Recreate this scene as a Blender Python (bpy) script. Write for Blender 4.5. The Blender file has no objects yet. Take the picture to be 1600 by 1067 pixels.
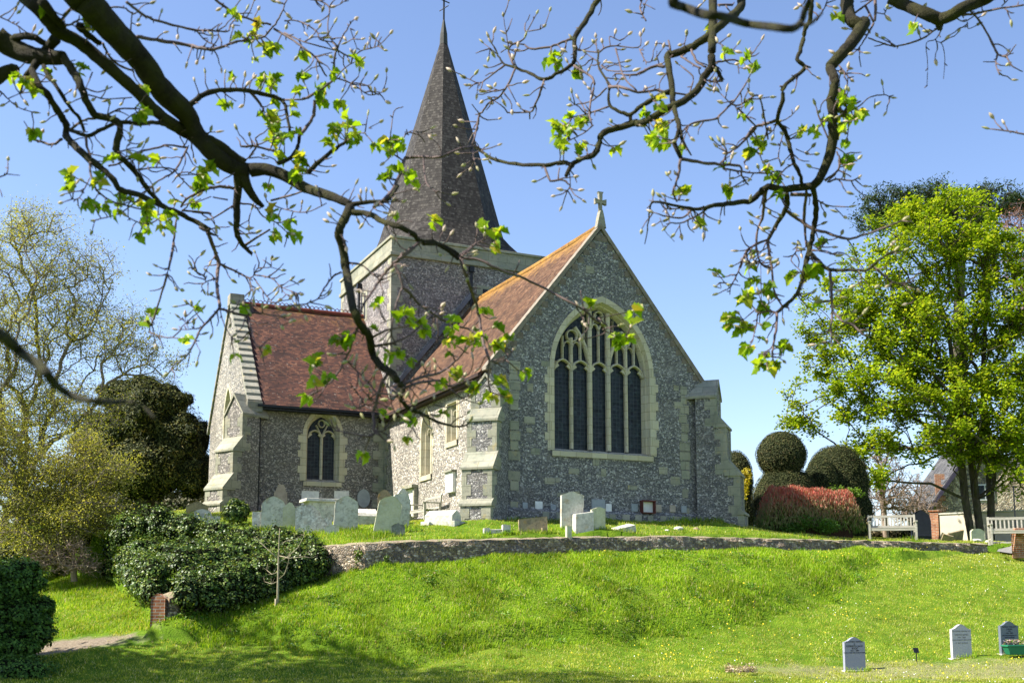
import bpy, math, random
import numpy as np
from mathutils import Vector, Matrix
from mathutils.geometry import tessellate_polygon
RNG = np.random.default_rng(7); random.seed(7)
sc = bpy.context.scene; COL = sc.collection
def R(d): return math.radians(d)
# ---------------------------------------------------------------- camera
F = 1748.0; YH = 930.0; PT = R(7.1); CY = YH - F*math.tan(PT); CZ = 1.75
cam = bpy.data.cameras.new('camera'); co = bpy.data.objects.new('camera', cam); COL.objects.link(co); sc.camera = co
cam.sensor_width = 36; cam.lens = 36*F/1600; cam.shift_y = (CY-533.5)/1600
cam.clip_start = .1; cam.clip_end = 3000
co.location = (0, 0, CZ); co.rotation_euler = (R(90)+PT, 0, 0)
cam.dof.use_dof = True; cam.dof.focus_distance = 36; cam.dof.aperture_fstop = 6.0
def at(x, y, Y):
    a = (x-800)/F; b = (CY-y)/F
    d = np.array([a, math.cos(PT)-b*math.sin(PT), math.sin(PT)+b*math.cos(PT)])
    return np.array([0, 0, CZ]) + d*(Y/d[1])
def atn(x, y, Y):
    x = np.asarray(x, float); y = np.asarray(y, float); Y = np.asarray(Y, float)
    a = (x-800)/F; b = (CY-y)/F
    dy = math.cos(PT)-b*math.sin(PT); dz = math.sin(PT)+b*math.cos(PT)
    return np.stack([a*Y/dy, Y+0*a, CZ+dz*Y/dy], -1)
def topix(P):
    P = np.asarray(P, float)-np.array([0, 0, CZ])
    yc = P[..., 1]*math.cos(PT)+P[..., 2]*math.sin(PT); zc = -P[..., 1]*math.sin(PT)+P[..., 2]*math.cos(PT)
    return 800+F*P[..., 0]/yc, CY-F*zc/yc
# ---------------------------------------------------------------- objects
def tag(o, label=None, cat=None, group=None, kind=None):
    for k, v in (('label', label), ('category', cat), ('group', group), ('kind', kind)):
        if v: o[k] = v
    return o
def empty(name, loc=(0, 0, 0), rz=0, label=None, cat=None, group=None):
    o = bpy.data.objects.new(name, None); COL.objects.link(o); o.location = loc; o.rotation_euler = (0, 0, rz)
    return tag(o, label, cat, group)
def npmesh(name, V, F_, mat=None, parent=None, smooth=False):
    V = np.ascontiguousarray(V, np.float32).reshape(-1, 3); Fs = F_ if isinstance(F_, list) else [F_]
    me = bpy.data.meshes.new(name); me.vertices.add(len(V)); me.vertices.foreach_set('co', V.ravel())
    nl = sum(f.size for f in Fs); npoly = sum(len(f) for f in Fs)
    me.loops.add(nl); me.polygons.add(npoly)
    me.loops.foreach_set('vertex_index', np.concatenate([f.ravel() for f in Fs]).astype(np.int32))
    tot = np.concatenate([np.full(len(f), f.shape[1]) for f in Fs]).astype(np.int32)
    st = np.concatenate([[0], np.cumsum(tot)[:-1]]).astype(np.int32)
    me.polygons.foreach_set('loop_start', st); me.polygons.foreach_set('loop_total', tot)
    me.polygons.foreach_set('use_smooth', np.full(npoly, smooth, bool))
    me.update(calc_edges=True)
    if mat: me.materials.append(mat)
    o = bpy.data.objects.new(name, me); COL.objects.link(o)
    if parent: o.parent = parent
    return o
class MB:
    def __init__(s): s.V = []; s.F = []
    def add(s, vs, fs):
        n = len(s.V); s.V += [tuple(map(float, v)) for v in vs]; s.F += [tuple(i+n for i in f) for f in fs]; return s
    def box(s, x0, x1, y0, y1, z0, z1, M=None):
        v = [(x, y, z) for z in (z0, z1) for y in (y0, y1) for x in (x0, x1)]
        if M is not None: v = [M @ Vector(p) for p in v]
        return s.add(v, [(0, 2, 3, 1), (4, 5, 7, 6), (0, 1, 5, 4), (2, 6, 7, 3), (0, 4, 6, 2), (1, 3, 7, 5)])
    def hexa(s, b, t):   # 4 bottom, 4 top points
        return s.add(list(b)+list(t), [(3, 2, 1, 0), (4, 5, 6, 7), (0, 1, 5, 4), (1, 2, 6, 5), (2, 3, 7, 6), (3, 0, 4, 7)])
    def prism(s, poly, m, d0, d1, cap=True):   # poly of (a, z), m(a, z, d) -> xyz
        n = len(poly); v = [m(a, z, d0) for a, z in poly]+[m(a, z, d1) for a, z in poly]
        f = [(i, (i+1) % n, n+(i+1) % n, n+i) for i in range(n)]
        if cap:
            tr = tessellate_polygon([[Vector((a, z, 0)) for a, z in poly]])
            f += [tuple(t) for t in tr]+[tuple(n+i for i in t) for t in tr]
        return s.add(v, f)
    def panel(s, outline, holes, m, d=0):
        loops = [outline]+list(holes); flat = [p for l in loops for p in l]
        tr = tessellate_polygon([[Vector((a, z, 0)) for a, z in l] for l in loops])
        return s.add([m(a, z, d) for a, z in flat], [tuple(t) for t in tr])
    def strip(s, A, B, close=False):
        n = len(A); s.add(list(A)+list(B), [(i, (i+1) % n, n+(i+1) % n, n+i) for i in range(n if close else n-1)]); return s
    def tube(s, pts, rad, k=6, cap=True):
        pts = [Vector(p) for p in pts]; n = len(pts)
        if not hasattr(rad, '__len__'): rad = [rad]*n
        vs = []; up = Vector((.123, .31, .94))
        for i, p in enumerate(pts):
            d = (pts[min(i+1, n-1)]-pts[max(i-1, 0)]).normalized()
            a = d.cross(up)
            if a.length < .05: a = d.cross(Vector((1, 0, 0)))
            a.normalize(); b = d.cross(a)
            for j in range(k):
                t = 2*math.pi*j/k; vs.append(p+(a*math.cos(t)+b*math.sin(t))*rad[i])
        fs = [(i*k+j, i*k+(j+1) % k, (i+1)*k+(j+1) % k, (i+1)*k+j) for i in range(n-1) for j in range(k)]
        if cap: fs += [tuple(range(k))[::-1], tuple((n-1)*k+j for j in range(k))]
        return s.add(vs, fs)
    def ribbon(s, pts, w, m, d0, d1):     # flat bar following a 2-d polyline in the (a, z) plane
        n = len(pts); L = []; Rr = []
        for i, (a, z) in enumerate(pts):
            p = pts[max(i-1, 0)]; q = pts[min(i+1, n-1)]; dx, dz = q[0]-p[0], q[1]-p[1]; l = math.hypot(dx, dz) or 1
            nx, nz = -dz/l*w/2, dx/l*w/2; L.append((a+nx, z+nz)); Rr.append((a-nx, z-nz))
        c = w*.28
        v = []
        for (l, r, p) in zip(L, Rr, pts):
            v += [m(*l, d1), m(*l, d0+.05), m(p[0]+(l[0]-p[0])*.35, p[1]+(l[1]-p[1])*.35, d0), m(p[0]+(r[0]-p[0])*.35, p[1]+(r[1]-p[1])*.35, d0), m(*r, d0+.05), m(*r, d1)]
        f = [(i*6+j, i*6+j+1, (i+1)*6+j+1, (i+1)*6+j) for i in range(n-1) for j in range(5)]
        return s.add(v, f)
    def build(s, name, mat, parent=None, smooth=False, loc=None, bevel=0):
        me = bpy.data.meshes.new(name); me.from_pydata(s.V, [], s.F); me.update()
        V = s.V; uv = me.uv_layers.new(name='UVMap').data
        for p in me.polygons:
            n = p.normal
            if abs(n.z) > .999: t = Vector((1, 0, 0)); b = Vector((0, 1, 0))
            else:
                t = Vector((-n.y, n.x, 0)).normalized()
                if t.x+.5*t.y < 0: t = -t
                b = n.cross(t)
                if b.z < 0: b = -b
            for li in p.loop_indices:
                c = Vector(V[me.loops[li].vertex_index]); uv[li].uv = (c.dot(t), c.dot(b))
        if smooth: me.polygons.foreach_set('use_smooth', [True]*len(me.polygons))
        if mat: me.materials.append(mat)
        o = bpy.data.objects.new(name, me); COL.objects.link(o)
        if parent: o.parent = parent
        if loc is not None: o.location = loc
        if bevel:
            md = o.modifiers.new('b', 'BEVEL'); md.width = bevel; md.segments = 2; md.limit_method = 'ANGLE'
        return o
# ---------------------------------------------------------------- materials
class MT:
    def __init__(s, name):
        s.m = bpy.data.materials.new(name); s.m.use_nodes = True; s.t = s.m.node_tree; s.t.nodes.clear()
        s.o = s.n('ShaderNodeOutputMaterial'); tc = s.n('ShaderNodeTexCoord'); s.obj = tc.outputs['Object']; s.uv = tc.outputs['UV']; s.gen = tc.outputs['Generated']
        s.geo = s.n('ShaderNodeNewGeometry')
    def n(s, t): return s.t.nodes.new(t)
    def l(s, a, b): s.t.links.new(a, b)
    def set(s, sock, v):
        if isinstance(v, bpy.types.NodeSocket): s.l(v, sock)
        elif hasattr(v, '__len__') and len(v) == 3 and sock.type == 'RGBA': sock.default_value = (*v, 1)
        else: sock.default_value = v
    def mp(s, v, scale=(1, 1, 1), loc=(0, 0, 0), rot=(0, 0, 0)):
        q = s.n('ShaderNodeMapping'); s.l(v, q.inputs[0]); q.inputs[3].default_value = scale; q.inputs[1].default_value = loc; q.inputs[2].default_value = rot; return q.outputs[0]
    def noise(s, scale, v=None, det=4, ro=.6, dist=0, out=0):
        q = s.n('ShaderNodeTexNoise'); s.l(v or s.obj, q.inputs['Vector']); q.inputs['Scale'].default_value = scale; q.inputs['Detail'].default_value = det
        q.inputs['Roughness'].default_value = ro; q.inputs['Distortion'].default_value = dist; return q.outputs[out]
    def vor(s, scale, v=None, feat='F1', out='Distance', rnd=1):
        q = s.n('ShaderNodeTexVoronoi'); q.feature = feat; s.l(v or s.obj, q.inputs['Vector']); q.inputs['Scale'].default_value = scale; q.inputs['Randomness'].default_value = rnd
        return q.outputs[out]
    def ramp(s, f, stops, interp='LINEAR'):
        q = s.n('ShaderNodeValToRGB'); q.color_ramp.interpolation = interp; e = q.color_ramp.elements
        while len(e) < len(stops): e.new(.5)
        for k, (p, c) in zip(e, stops):
            k.position = p; k.color = (*c, 1) if hasattr(c, '__len__') else (c, c, c, 1)
        s.l(f, q.inputs[0]); return q.outputs[0]
    def mix(s, f, a, b, mode='MIX'):
        q = s.n('ShaderNodeMix'); q.data_type = 'RGBA'; q.blend_type = mode
        s.set(q.inputs[0], f); s.set(q.inputs[6], a); s.set(q.inputs[7], b); return q.outputs[2]
    def math(s, op, a, b=0, c=0):
        q = s.n('ShaderNodeMath'); q.operation = op; s.set(q.inputs[0], a); s.set(q.inputs[1], b); s.set(q.inputs[2], c); return q.outputs[0]
    def sep(s, v):
        q = s.n('ShaderNodeSeparateXYZ'); s.l(v, q.inputs[0]); return q.outputs
    def comb(s, x, y, z):
        q = s.n('ShaderNodeCombineXYZ'); s.set(q.inputs[0], x); s.set(q.inputs[1], y); s.set(q.inputs[2], z); return q.outputs[0]
    def bump(s, h, st=.5, d=.02):
        q = s.n('ShaderNodeBump'); s.l(h, q.inputs['Height']); q.inputs['Strength'].default_value = st; q.inputs['Distance'].default_value = d; return q.outputs[0]
    def pbr(s, col, rough=.85, nor=None, spec=.3, metal=0, **kw):
        b = s.n('ShaderNodeBsdfPrincipled'); s.set(b.inputs['Base Color'], col); s.set(b.inputs['Roughness'], rough); b.inputs['Specular IOR Level'].default_value = spec
        b.inputs['Metallic'].default_value = metal
        if nor: s.l(nor, b.inputs['Normal'])
        s.bs = b; s.l(b.outputs[0], s.o.inputs[0]); return s.m
    def leaf(s, col, trans=.4, rough=.5, spec=.25):
        s.pbr(col, rough, spec=spec); t = s.n('ShaderNodeBsdfTranslucent'); hs = s.n('ShaderNodeMix'); hs.data_type = 'RGBA'; hs.blend_type = 'MULTIPLY'; hs.inputs[0].default_value = 1
        s.set(hs.inputs[6], col); hs.inputs[7].default_value = (1.25, 1.15, .5, 1); s.l(hs.outputs[2], t.inputs[0])
        m = s.n('ShaderNodeMixShader'); m.inputs[0].default_value = trans; s.l(s.bs.outputs[0], m.inputs[1]); s.l(t.outputs[0], m.inputs[2]); s.l(m.outputs[0], s.o.inputs[0]); return s.m
    @property
    def rnd(s): return s.geo.outputs['Random Per Island']
MATS = {}
def leafmat(name, stops, trans=.4, rough=.5, ns=.6, spec=.25):
    m = MT(name); c = m.ramp(m.rnd, stops); big = m.noise(ns, det=2)
    f = m.ramp(big, [(.3, .7), (.7, 1.2)]); c = m.mix(1, c, f, 'MULTIPLY'); return m.leaf(c, trans, rough, spec)
def flint(name, warm=(1, 1, 1), sc_=11.0, mortar=(.32, .305, .27), light=1.0):
    m = MT(name); v = m.mp(m.obj, (1, 1, 1.25)); wob = m.mix(.03, v, m.noise(4, v, 2, out=1), 'LINEAR_LIGHT')
    cell = m.vor(sc_, wob, out='Color'); r = m.sep(cell)
    edge = m.vor(sc_, wob, 'DISTANCE_TO_EDGE')
    flintc = m.ramp(r[0], [(0, (.02, .021, .03)), (.35, (.045, .047, .058)), (.6, (.1, .1, .105)), (.78, (.27, .265, .26)), (.92, (.5, .49, .47)), (1, (.62, .61, .58))])
    fine = m.noise(60, m.obj, 3); flintc = m.mix(.2, flintc, m.ramp(fine, [(.3, .05), (.7, .6)]))
    mk = m.ramp(edge, [(.04, 1), (.11, 0)]); c = m.mix(m.math('MULTIPLY', mk, .7), flintc, mortar)
    rowz = m.math('FRACT', m.math('MULTIPLY', m.math('ADD', m.sep(m.obj)[2], m.math('MULTIPLY', m.noise(1.5, det=3), .12)), 3.2)); c = m.mix(m.math('MULTIPLY', m.ramp(rowz, [(0, 1), (.16, 0)]), .35), c, mortar)
    pat = m.ramp(m.noise(.9, m.mp(m.obj, loc=(4, 4, 9)), 3, .5), [(.55, 0), (.62, 1)]); c = m.mix(m.math('MULTIPLY', pat, .3), c, m.ramp(m.noise(2, det=3), [(.4, (.16, .14, .12)), (.6, (.3, .29, .26))]))
    blotch = m.ramp(m.noise(.5, m.obj, 5, .65), [(.35, .8), (.65, 1.12)]); c = m.mix(1, c, blotch, 'MULTIPLY')
    sp = m.ramp(m.vor(2.1, v, out='Color'), [(.93, 0), (.94, 1)], 'CONSTANT'); c = m.mix(m.math('MULTIPLY', m.sep(sp)[0], .6), c, (.42, .4, .33))
    c = m.mix(1, c, tuple(w*light for w in warm), 'MULTIPLY')
    h = m.math('ADD', m.ramp(edge, [(0, 0), (.2, 1)]), m.math('MULTIPLY', fine, .5))
    rr = m.ramp(r[1], [(0, .35), (1, .85)])
    return m.pbr(c, rr, m.bump(h, .9, .04), .3)
def ashlar(name, a=(.38, .35, .265), b=(.26, .265, .2), lichen=.35, dark=.5, course=(.9, .32)):
    m = MT(name); br = m.n('ShaderNodeTexBrick'); m.l(m.uv, br.inputs['Vector']); br.inputs['Scale'].default_value = 1
    br.inputs['Brick Width'].default_value = course[0]; br.inputs['Row Height'].default_value = course[1]; br.inputs['Mortar Size'].default_value = .008
    br.inputs['Color1'].default_value = (1, 1, 1, 1); br.inputs['Color2'].default_value = (.78, .78, .78, 1); br.inputs['Mortar'].default_value = (.5, .48, .44, 1)
    c = m.mix(m.ramp(m.noise(1.1, det=5), [(.35, 0), (.65, 1)]), a, b); c = m.mix(1, c, br.outputs[0], 'MULTIPLY')
    c = m.mix(m.math('MULTIPLY', m.ramp(m.noise(6, det=6, ro=.7), [(.52, 0), (.68, 1)]), dark), c, (.09, .09, .085))
    c = m.mix(m.math('MULTIPLY', m.ramp(m.noise(3.1, m.mp(m.obj, loc=(7, 3, 1)), 6, .7), [(.58, 0), (.68, 1)]), lichen), c, (.5, .36, .1))
    return m.pbr(c, .9, m.bump(m.noise(25, det=5), .4, .02), .2)
def tiles(name, stops, w=.17, h=.105, orange=None, bumpd=.03, flatc=False, coarse=(.6, 1.2)):
    m = MT(name); br = m.n('ShaderNodeTexBrick'); wv = m.mix(.012, m.uv, m.noise(3, out=1), 'LINEAR_LIGHT'); m.l(wv, br.inputs['Vector'])
    br.inputs['Scale'].default_value = 1; br.inputs['Brick Width'].default_value = w; br.inputs['Row Height'].default_value = h
    br.inputs['Mortar Size'].default_value = .006; br.inputs['Mortar Smooth'].default_value = .3; br.inputs['Bias'].default_value = 0
    br.inputs['Color1'].default_value = (0, 0, 0, 1); br.inputs['Color2'].default_value = (1, 1, 1, 1); br.inputs['Mortar'].default_value = (.5, .5, .5, 1)
    c = m.ramp(br.outputs[0], stops); c = m.mix(1, c, m.ramp(m.noise(.9, det=6, ro=.7), [(.35, coarse[0]), (.65, coarse[1])]), 'MULTIPLY')
    c = m.mix(m.math('MULTIPLY', br.outputs[1], .75), c, (.02, .015, .012))
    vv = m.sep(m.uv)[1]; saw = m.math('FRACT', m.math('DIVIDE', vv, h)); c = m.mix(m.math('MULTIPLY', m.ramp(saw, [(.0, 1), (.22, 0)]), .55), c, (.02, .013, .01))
    sp = m.ramp(m.noise(9, det=3), [(.66, 0), (.7, 1)]); c = m.mix(m.math('MULTIPLY', sp, .45), c, (.34, .32, .27))
    if orange:
        z0, z1, st = orange; z = m.sep(m.obj)[2]; g = m.n('ShaderNodeMapRange'); m.l(z, g.inputs[0]); g.inputs[1].default_value = z0; g.inputs[2].default_value = z1
        k = m.math('MULTIPLY', m.ramp(m.math('ADD', m.math('MULTIPLY', g.outputs[0], .62), m.math('MULTIPLY', m.noise(2.5, det=6, ro=.75), .62)), [(.56, 0), (.78, 1)]), st)
        c = m.mix(k, c, m.ramp(m.noise(7, det=5, ro=.7), [(.35, (.26, .12, .03)), (.65, (.45, .25, .04))]))
    hgt = m.math('ADD', m.math('SUBTRACT', 1, saw), m.math('MULTIPLY', br.outputs[0], .35))
    return m.pbr(c, .85, m.bump(hgt, .9, bumpd), .25)
def plain(name, col, rough=.7, var=.25, ns=5, spec=.3, metal=0, bumps=.15):
    m = MT(name); c = m.mix(1, col, m.ramp(m.noise(ns, det=5), [(.3, 1-var), (.7, 1+var)]), 'MULTIPLY')
    return m.pbr(c, rough, m.bump(m.noise(ns*8, det=3), bumps, .01), spec, metal)
def gravestone(name, a, b, spots=(.6, .6, .56), sk=.5, dark=.4, orange=.2):
    m = MT(name); c = m.mix(m.ramp(m.noise(2.5, det=6), [(.35, 0), (.65, 1)]), a, b)
    c = m.mix(m.math('MULTIPLY', m.ramp(m.noise(14, det=4, ro=.7), [(.5, 0), (.58, 1)]), sk), c, spots)
    c = m.mix(m.math('MULTIPLY', m.ramp(m.noise(7, m.mp(m.obj, loc=(3, 9, 2)), 5, .7), [(.48, 0), (.62, 1)]), dark), c, (.08, .075, .06))
    c = m.mix(m.math('MULTIPLY', m.ramp(m.noise(5, m.mp(m.obj, loc=(5, 1, 8)), 5, .7), [(.56, 0), (.66, 1)]), orange), c, (.42, .25, .06))
    return m.pbr(c, .92, m.bump(m.noise(30, det=5), .5, .015), .15)
# ---------------------------------------------------------------- numpy foliage tools
def randdir(n):
    v = RNG.normal(size=(n, 3)); return v/np.linalg.norm(v, axis=1, keepdims=True)
def leafcloud(name, C, size, mat, parent=None, up=.4, asp=.55, jit=.35, droop=0, nrm=None):
    n = len(C); s = size*(1+jit*RNG.uniform(-1, 1, n))[:, None]
    N = randdir(n); N[:, 2] = np.abs(N[:, 2])+up
    if nrm is not None: N = N*.7+nrm*1.1
    N /= np.linalg.norm(N, axis=1, keepdims=True)
    D = randdir(n); D[:, 2] -= droop; D -= N*(D*N).sum(1, keepdims=True); D /= np.linalg.norm(D, axis=1, keepdims=True)+1e-9
    S = np.cross(N, D); V = np.empty((n, 4, 3))
    V[:, 0] = C-D*s*.5; V[:, 1] = C+S*s*asp*.5-N*s*.08; V[:, 2] = C+D*s*.5-N*s*.1; V[:, 3] = C-S*s*asp*.5-N*s*.08
    return npmesh(name, V, np.arange(n*4).reshape(n, 4), mat, parent)
def tubes_np(P0, P1, r0, r1, k=5):
    n = len(P0); d = P1-P0; d /= np.linalg.norm(d, axis=1, keepdims=True)+1e-9
    a = np.cross(d, np.array([.31, .12, .94])); a /= np.linalg.norm(a, axis=1, keepdims=True)+1e-9; b = np.cross(d, a)
    V = np.empty((n, 2*k, 3))
    for j in range(k):
        t = 2*math.pi*j/k; o = a*math.cos(t)+b*math.sin(t); V[:, j] = P0+o*np.asarray(r0)[:, None]; V[:, k+j] = P1+o*np.asarray(r1)[:, None]
    base = (np.arange(n)*2*k)[:, None]
    Fq = np.concatenate([base+np.array([[j, (j+1) % k, k+(j+1) % k, k+j]]) for j in range(k)])
    return V.reshape(-1, 3), Fq
def grow(seed_pts, T, rtip=.012, power=2.3, pull=.35, wig=.12, rmax=None):
    """greedy limb tree: seed_pts = trunk polyline, T = branch targets; returns tubes arrays"""
    P = [np.array(p, float) for p in seed_pts]; par = [-1]+list(range(len(P)-1)); plen = [0.0]
    for i in range(1, len(P)): plen.append(plen[-1]+np.linalg.norm(P[i]-P[i-1]))
    top = P[-1]; T = np.asarray(T); base = P[max(0, len(P)//2)]
    order = np.argsort(np.linalg.norm(T-base, axis=1)); A = np.array(P); L = np.array(plen)
    cap = len(P)+len(T); AA = np.zeros((cap, 3)); AA[:len(P)] = A; LL = np.zeros(cap); LL[:len(P)] = L; n = len(P)
    for t in T[order]:
        d = np.linalg.norm(AA[:n]-t, axis=1); dz = AA[:n, 2]-t[2]; cost = d+pull*LL[:n]+.5*np.maximum(dz-.2, 0)
        j = int(np.argmin(cost)); par.append(j); AA[n] = t; LL[n] = LL[j]+d[j]; n += 1
    w = np.full(n, rtip**power); w[:len(P)] = 0
    for i in range(n-1, 0, -1): w[par[i]] += w[i]
    r = w**(1/power)
    if rmax: r = np.minimum(r, rmax)
    P0 = []; P1 = []; R0 = []; R1 = []
    for i in range(1, n):
        a = AA[par[i]]; b = AA[i]; l = np.linalg.norm(b-a); ra = min(r[par[i]], r[i]*1.5+.004); rb = r[i]
        if i < len(P): ra = r[par[i]]*1.02
        k = 3 if l > .5 and i >= len(P) else 1; prev = a
        for q in range(1, k+1):
            t = q/k; c = a+(b-a)*t+(RNG.normal(size=3)*wig*l*.35 if q < k else 0); c[2] += 0 if q == k else .06*l
            P0.append(prev); P1.append(c); R0.append(ra+(rb-ra)*(q-1)/k); R1.append(ra+(rb-ra)*t); prev = c
    return np.array(P0), np.array(P1), np.array(R0), np.array(R1), AA[:n], r
def blobpts(blobs, n, shell=.35):
    """blobs: (cx,cy,cz,rx,ry,rz); random points biased to the outside of each ellipsoid"""
    B = np.array(blobs, float); vol = (B[:, 3]*B[:, 4]*B[:, 5])**.75; idx = RNG.choice(len(B), n, p=vol/vol.sum())
    d = randdir(n); r = RNG.uniform(shell, 1, n)**.6
    return B[idx, :3]+d*r[:, None]*B[idx, 3:], d
# ---------------------------------------------------------------- world and sun
SUN_AZ, SUN_EL = -101.5, 48.0
w = bpy.data.worlds.new('World'); sc.world = w; w.use_nodes = True; nt = w.node_tree; bg = nt.nodes['Background']
sky = nt.nodes.new('ShaderNodeTexSky'); sky.sky_type = 'NISHITA'; sky.sun_disc = False; sky.sun_elevation = R(SUN_EL); sky.sun_rotation = R(SUN_AZ)
sky.air_density = 1.0; sky.dust_density = .4; sky.ozone_density = 3.0; sky.altitude = 0
tn = nt.nodes.new('ShaderNodeMix'); tn.data_type = 'RGBA'; tn.blend_type = 'MULTIPLY'; tn.inputs[0].default_value = 1; tn.inputs[7].default_value = (1.02, .965, 1.01, 1); nt.links.new(sky.outputs[0], tn.inputs[6]); nt.links.new(tn.outputs[2], bg.inputs[0]); bg.inputs[1].default_value = .095
sl = bpy.data.lights.new('sun', 'SUN'); sl.energy = 5.0; sl.angle = R(.5); sl.color = (1, .95, .86); so = bpy.data.objects.new('sun', sl); COL.objects.link(so)
sd = Vector((math.sin(R(SUN_AZ))*math.cos(R(SUN_EL)), math.cos(R(SUN_AZ))*math.cos(R(SUN_EL)), math.sin(R(SUN_EL))))
so.rotation_euler = sd.to_track_quat('Z', 'Y').to_euler(); so.location = sd*60
sc.view_settings.view_transform = 'Standard'; sc.view_settings.look = 'None'; sc.view_settings.exposure = 1.36; sc.view_settings.gamma = 1
# ---------------------------------------------------------------- church frame
CA = R(25); CO = np.array([-.0618, 36.0, 4.163])
def cw(s, w_, z=0):   # church local -> world
    return CO+np.array([s*math.cos(CA)-w_*math.sin(CA), s*math.sin(CA)+w_*math.cos(CA), z])
# ---------------------------------------------------------------- terrain
def rbf(P):
    P = np.array(P, float); X = P[:, :2]; D = np.linalg.norm(X[:, None]-X[None], axis=2); n = len(P)
    A = np.zeros((n+1, n+1)); A[:n, :n] = D; A[:n, n] = 1; A[n, :n] = 1; b = np.append(P[:, 2], 0); c = np.linalg.solve(A, b)
    def f(Q):
        out = np.empty(len(Q))
        for i in range(0, len(Q), 20000):
            q = Q[i:i+20000]; out[i:i+20000] = np.linalg.norm(q[:, None]-X[None], axis=2) @ c[:n]+c[n]
        return out
    return f
WALL = [(1535, 850, 40.8, .28), (1340, 845, 38.2, .33), (1190, 842, 36.4, .36), (1040, 838, 34.8, .48), (900, 840, 33.4, .52), (770, 843, 32.2, .55), (600, 847, 30.75, .7), (572, 850, 30.55, .75), (530, 852, 30.75, .9), (498, 857, 31.3, .95)]
wl = [at(x, y, Y) for x, y, Y, h in WALL]
PIL = at(262, 985, 27.6)
T = [(*p[:2], p[2]-.03) for p in wl]
T += [tuple(cw(s, w_, z)) for s, w_, z in ((0, -.3, 0), (3.5, -.3, .08), (7.5, -1, .15), (-1.5, -1.5, -.12), (0, 5, .2), (-1.5, 5, .15), (0, 11, .8), (-3, 12, .9), (-6, 11.5, .9), (-8, 12, .9), (3, 8, .5), (3, 14, 1), (3, 30, 1.2), (-10, 25, 1.5), (9, 5, .3), (12, 12, .6))]
T += [tuple(at(x, y, Y)) for x, y, Y in ((1395, 843, 41), (1590, 848, 40), (1225, 832, 43), (1310, 838, 44), (1500, 849, 52), (1390, 842, 52), (1265, 838, 41), (640, 822, 34.5), (560, 826, 33.8), (440, 824, 34), (330, 818, 34), (860, 828, 33.8), (930, 826, 34.2), (225, 803, 50), (150, 815, 42), (300, 830, 33), (230, 865, 32), (0, 830, 50))]
T += [(PIL[0]-.6, PIL[1]+.6, 1.75), (-40, 70, 6), (0, 90, 6), (40, 90, 5), (60, 60, 4), (-70, 60, 5)]
TF = rbf(T)
Bp = [(0, 0, 0), (-12, 0, 0), (12, 0, 0), (-25, 10, .2), (25, 10, .2), (-12, 18, 0), (12, 18, 0), (0, 20, 0)]
Bp += [tuple(at(x, y, Y)) for x, y, Y in ((1335, 1048, 27), (1502, 1028, 28), (1578, 1024, 28.3), (1394, 880, 36.5), (1535, 862, 40.6), (1620, 870, 41), (1600, 950, 33), (1330, 928, 33.5), (1200, 975, 30.5), (1000, 1016, 28.3), (650, 1044, 26), (330, 1012, 26.9), (100, 1008, 27.3), (455, 968, 28.4),
       (498, 908, 30.9), (560, 893, 30.3), (600, 884, 30.4), (770, 868, 31.9), (900, 866, 33.1), (1040, 862, 34.5), (1190, 859, 36.1), (1340, 859, 37.9), (150, 905, 34), (210, 940, 30.5), (95, 960, 30), (0, 1040, 25.5), (-100, 1000, 28), (800, 1067, 22.5), (100, 1067, 23.2), (400, 1067, 22.8), (1300, 1067, 23.5), (60, 910, 36), (800, 960, 29.2), (600, 970, 28.6), (1000, 930, 31.3))]
Bp += [(PIL[0]+.3, PIL[1]-.4, PIL[2]-.1), (PIL[0]-.6, PIL[1]-.1, PIL[2]), (-30, 40, 2.6), (30, 40, 3.5), (22, 33, 2), (45, 50, 4), (-60, 40, 3)]
BF = rbf(Bp)
tp = [tuple(p[:2]) for p in wl]+[(PIL[0], PIL[1])]+[tuple(at(185, 885, 33.5)[:2]), tuple(at(80, 880, 38)[:2]), (-30, 42)]
TPOLY = np.array([(24, 42.8), *tp, (-400, 80), (-400, 900), (400, 900), (400, 60)])
def inpoly(Q, P):
    x, y = Q[:, 0], Q[:, 1]; r = np.zeros(len(Q), bool); n = len(P)
    for i in range(n):
        x0, y0 = P[i]; x1, y1 = P[(i+1) % n]
        if y0 == y1: continue
        c = ((y0 > y) != (y1 > y)) & (x < (x1-x0)*(y-y0)/(y1-y0)+x0); r ^= c
    return r
def segdist(Q, P):
    d = np.full(len(Q), 1e9)
    for a, b in zip(P[:-1], P[1:]):
        a = np.array(a); b = np.array(b); t = np.clip(((Q-a) @ (b-a))/((b-a) @ (b-a)), 0, 1); d = np.minimum(d, np.linalg.norm(Q-(a+t[:, None]*(b-a)), axis=1))
    return d
def vnoise(Q, s, seed=0):
    q = Q/s; i = np.floor(q).astype(int); f = q-i; f = f*f*(3-2*f)
    def h(a, b): k = (a*374761393+b*668265263+seed*1442695041) & 0xffffffff; k = ((k ^ (k >> 13))*1274126177) & 0xffffffff; return ((k ^ (k >> 16)) & 0xffff)/65535.
    a, b = i[:, 0], i[:, 1]
    return (h(a, b)*(1-f[:, 0])+h(a+1, b)*f[:, 0])*(1-f[:, 1])+(h(a, b+1)*(1-f[:, 0])+h(a+1, b+1)*f[:, 0])*f[:, 1]
TOEP = ((1394, 880, 36.5), (1330, 928, 33.5), (1200, 975, 30.5), (1000, 1016, 28.3), (650, 1044, 26.1), (330, 1012, 26.9))
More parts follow.
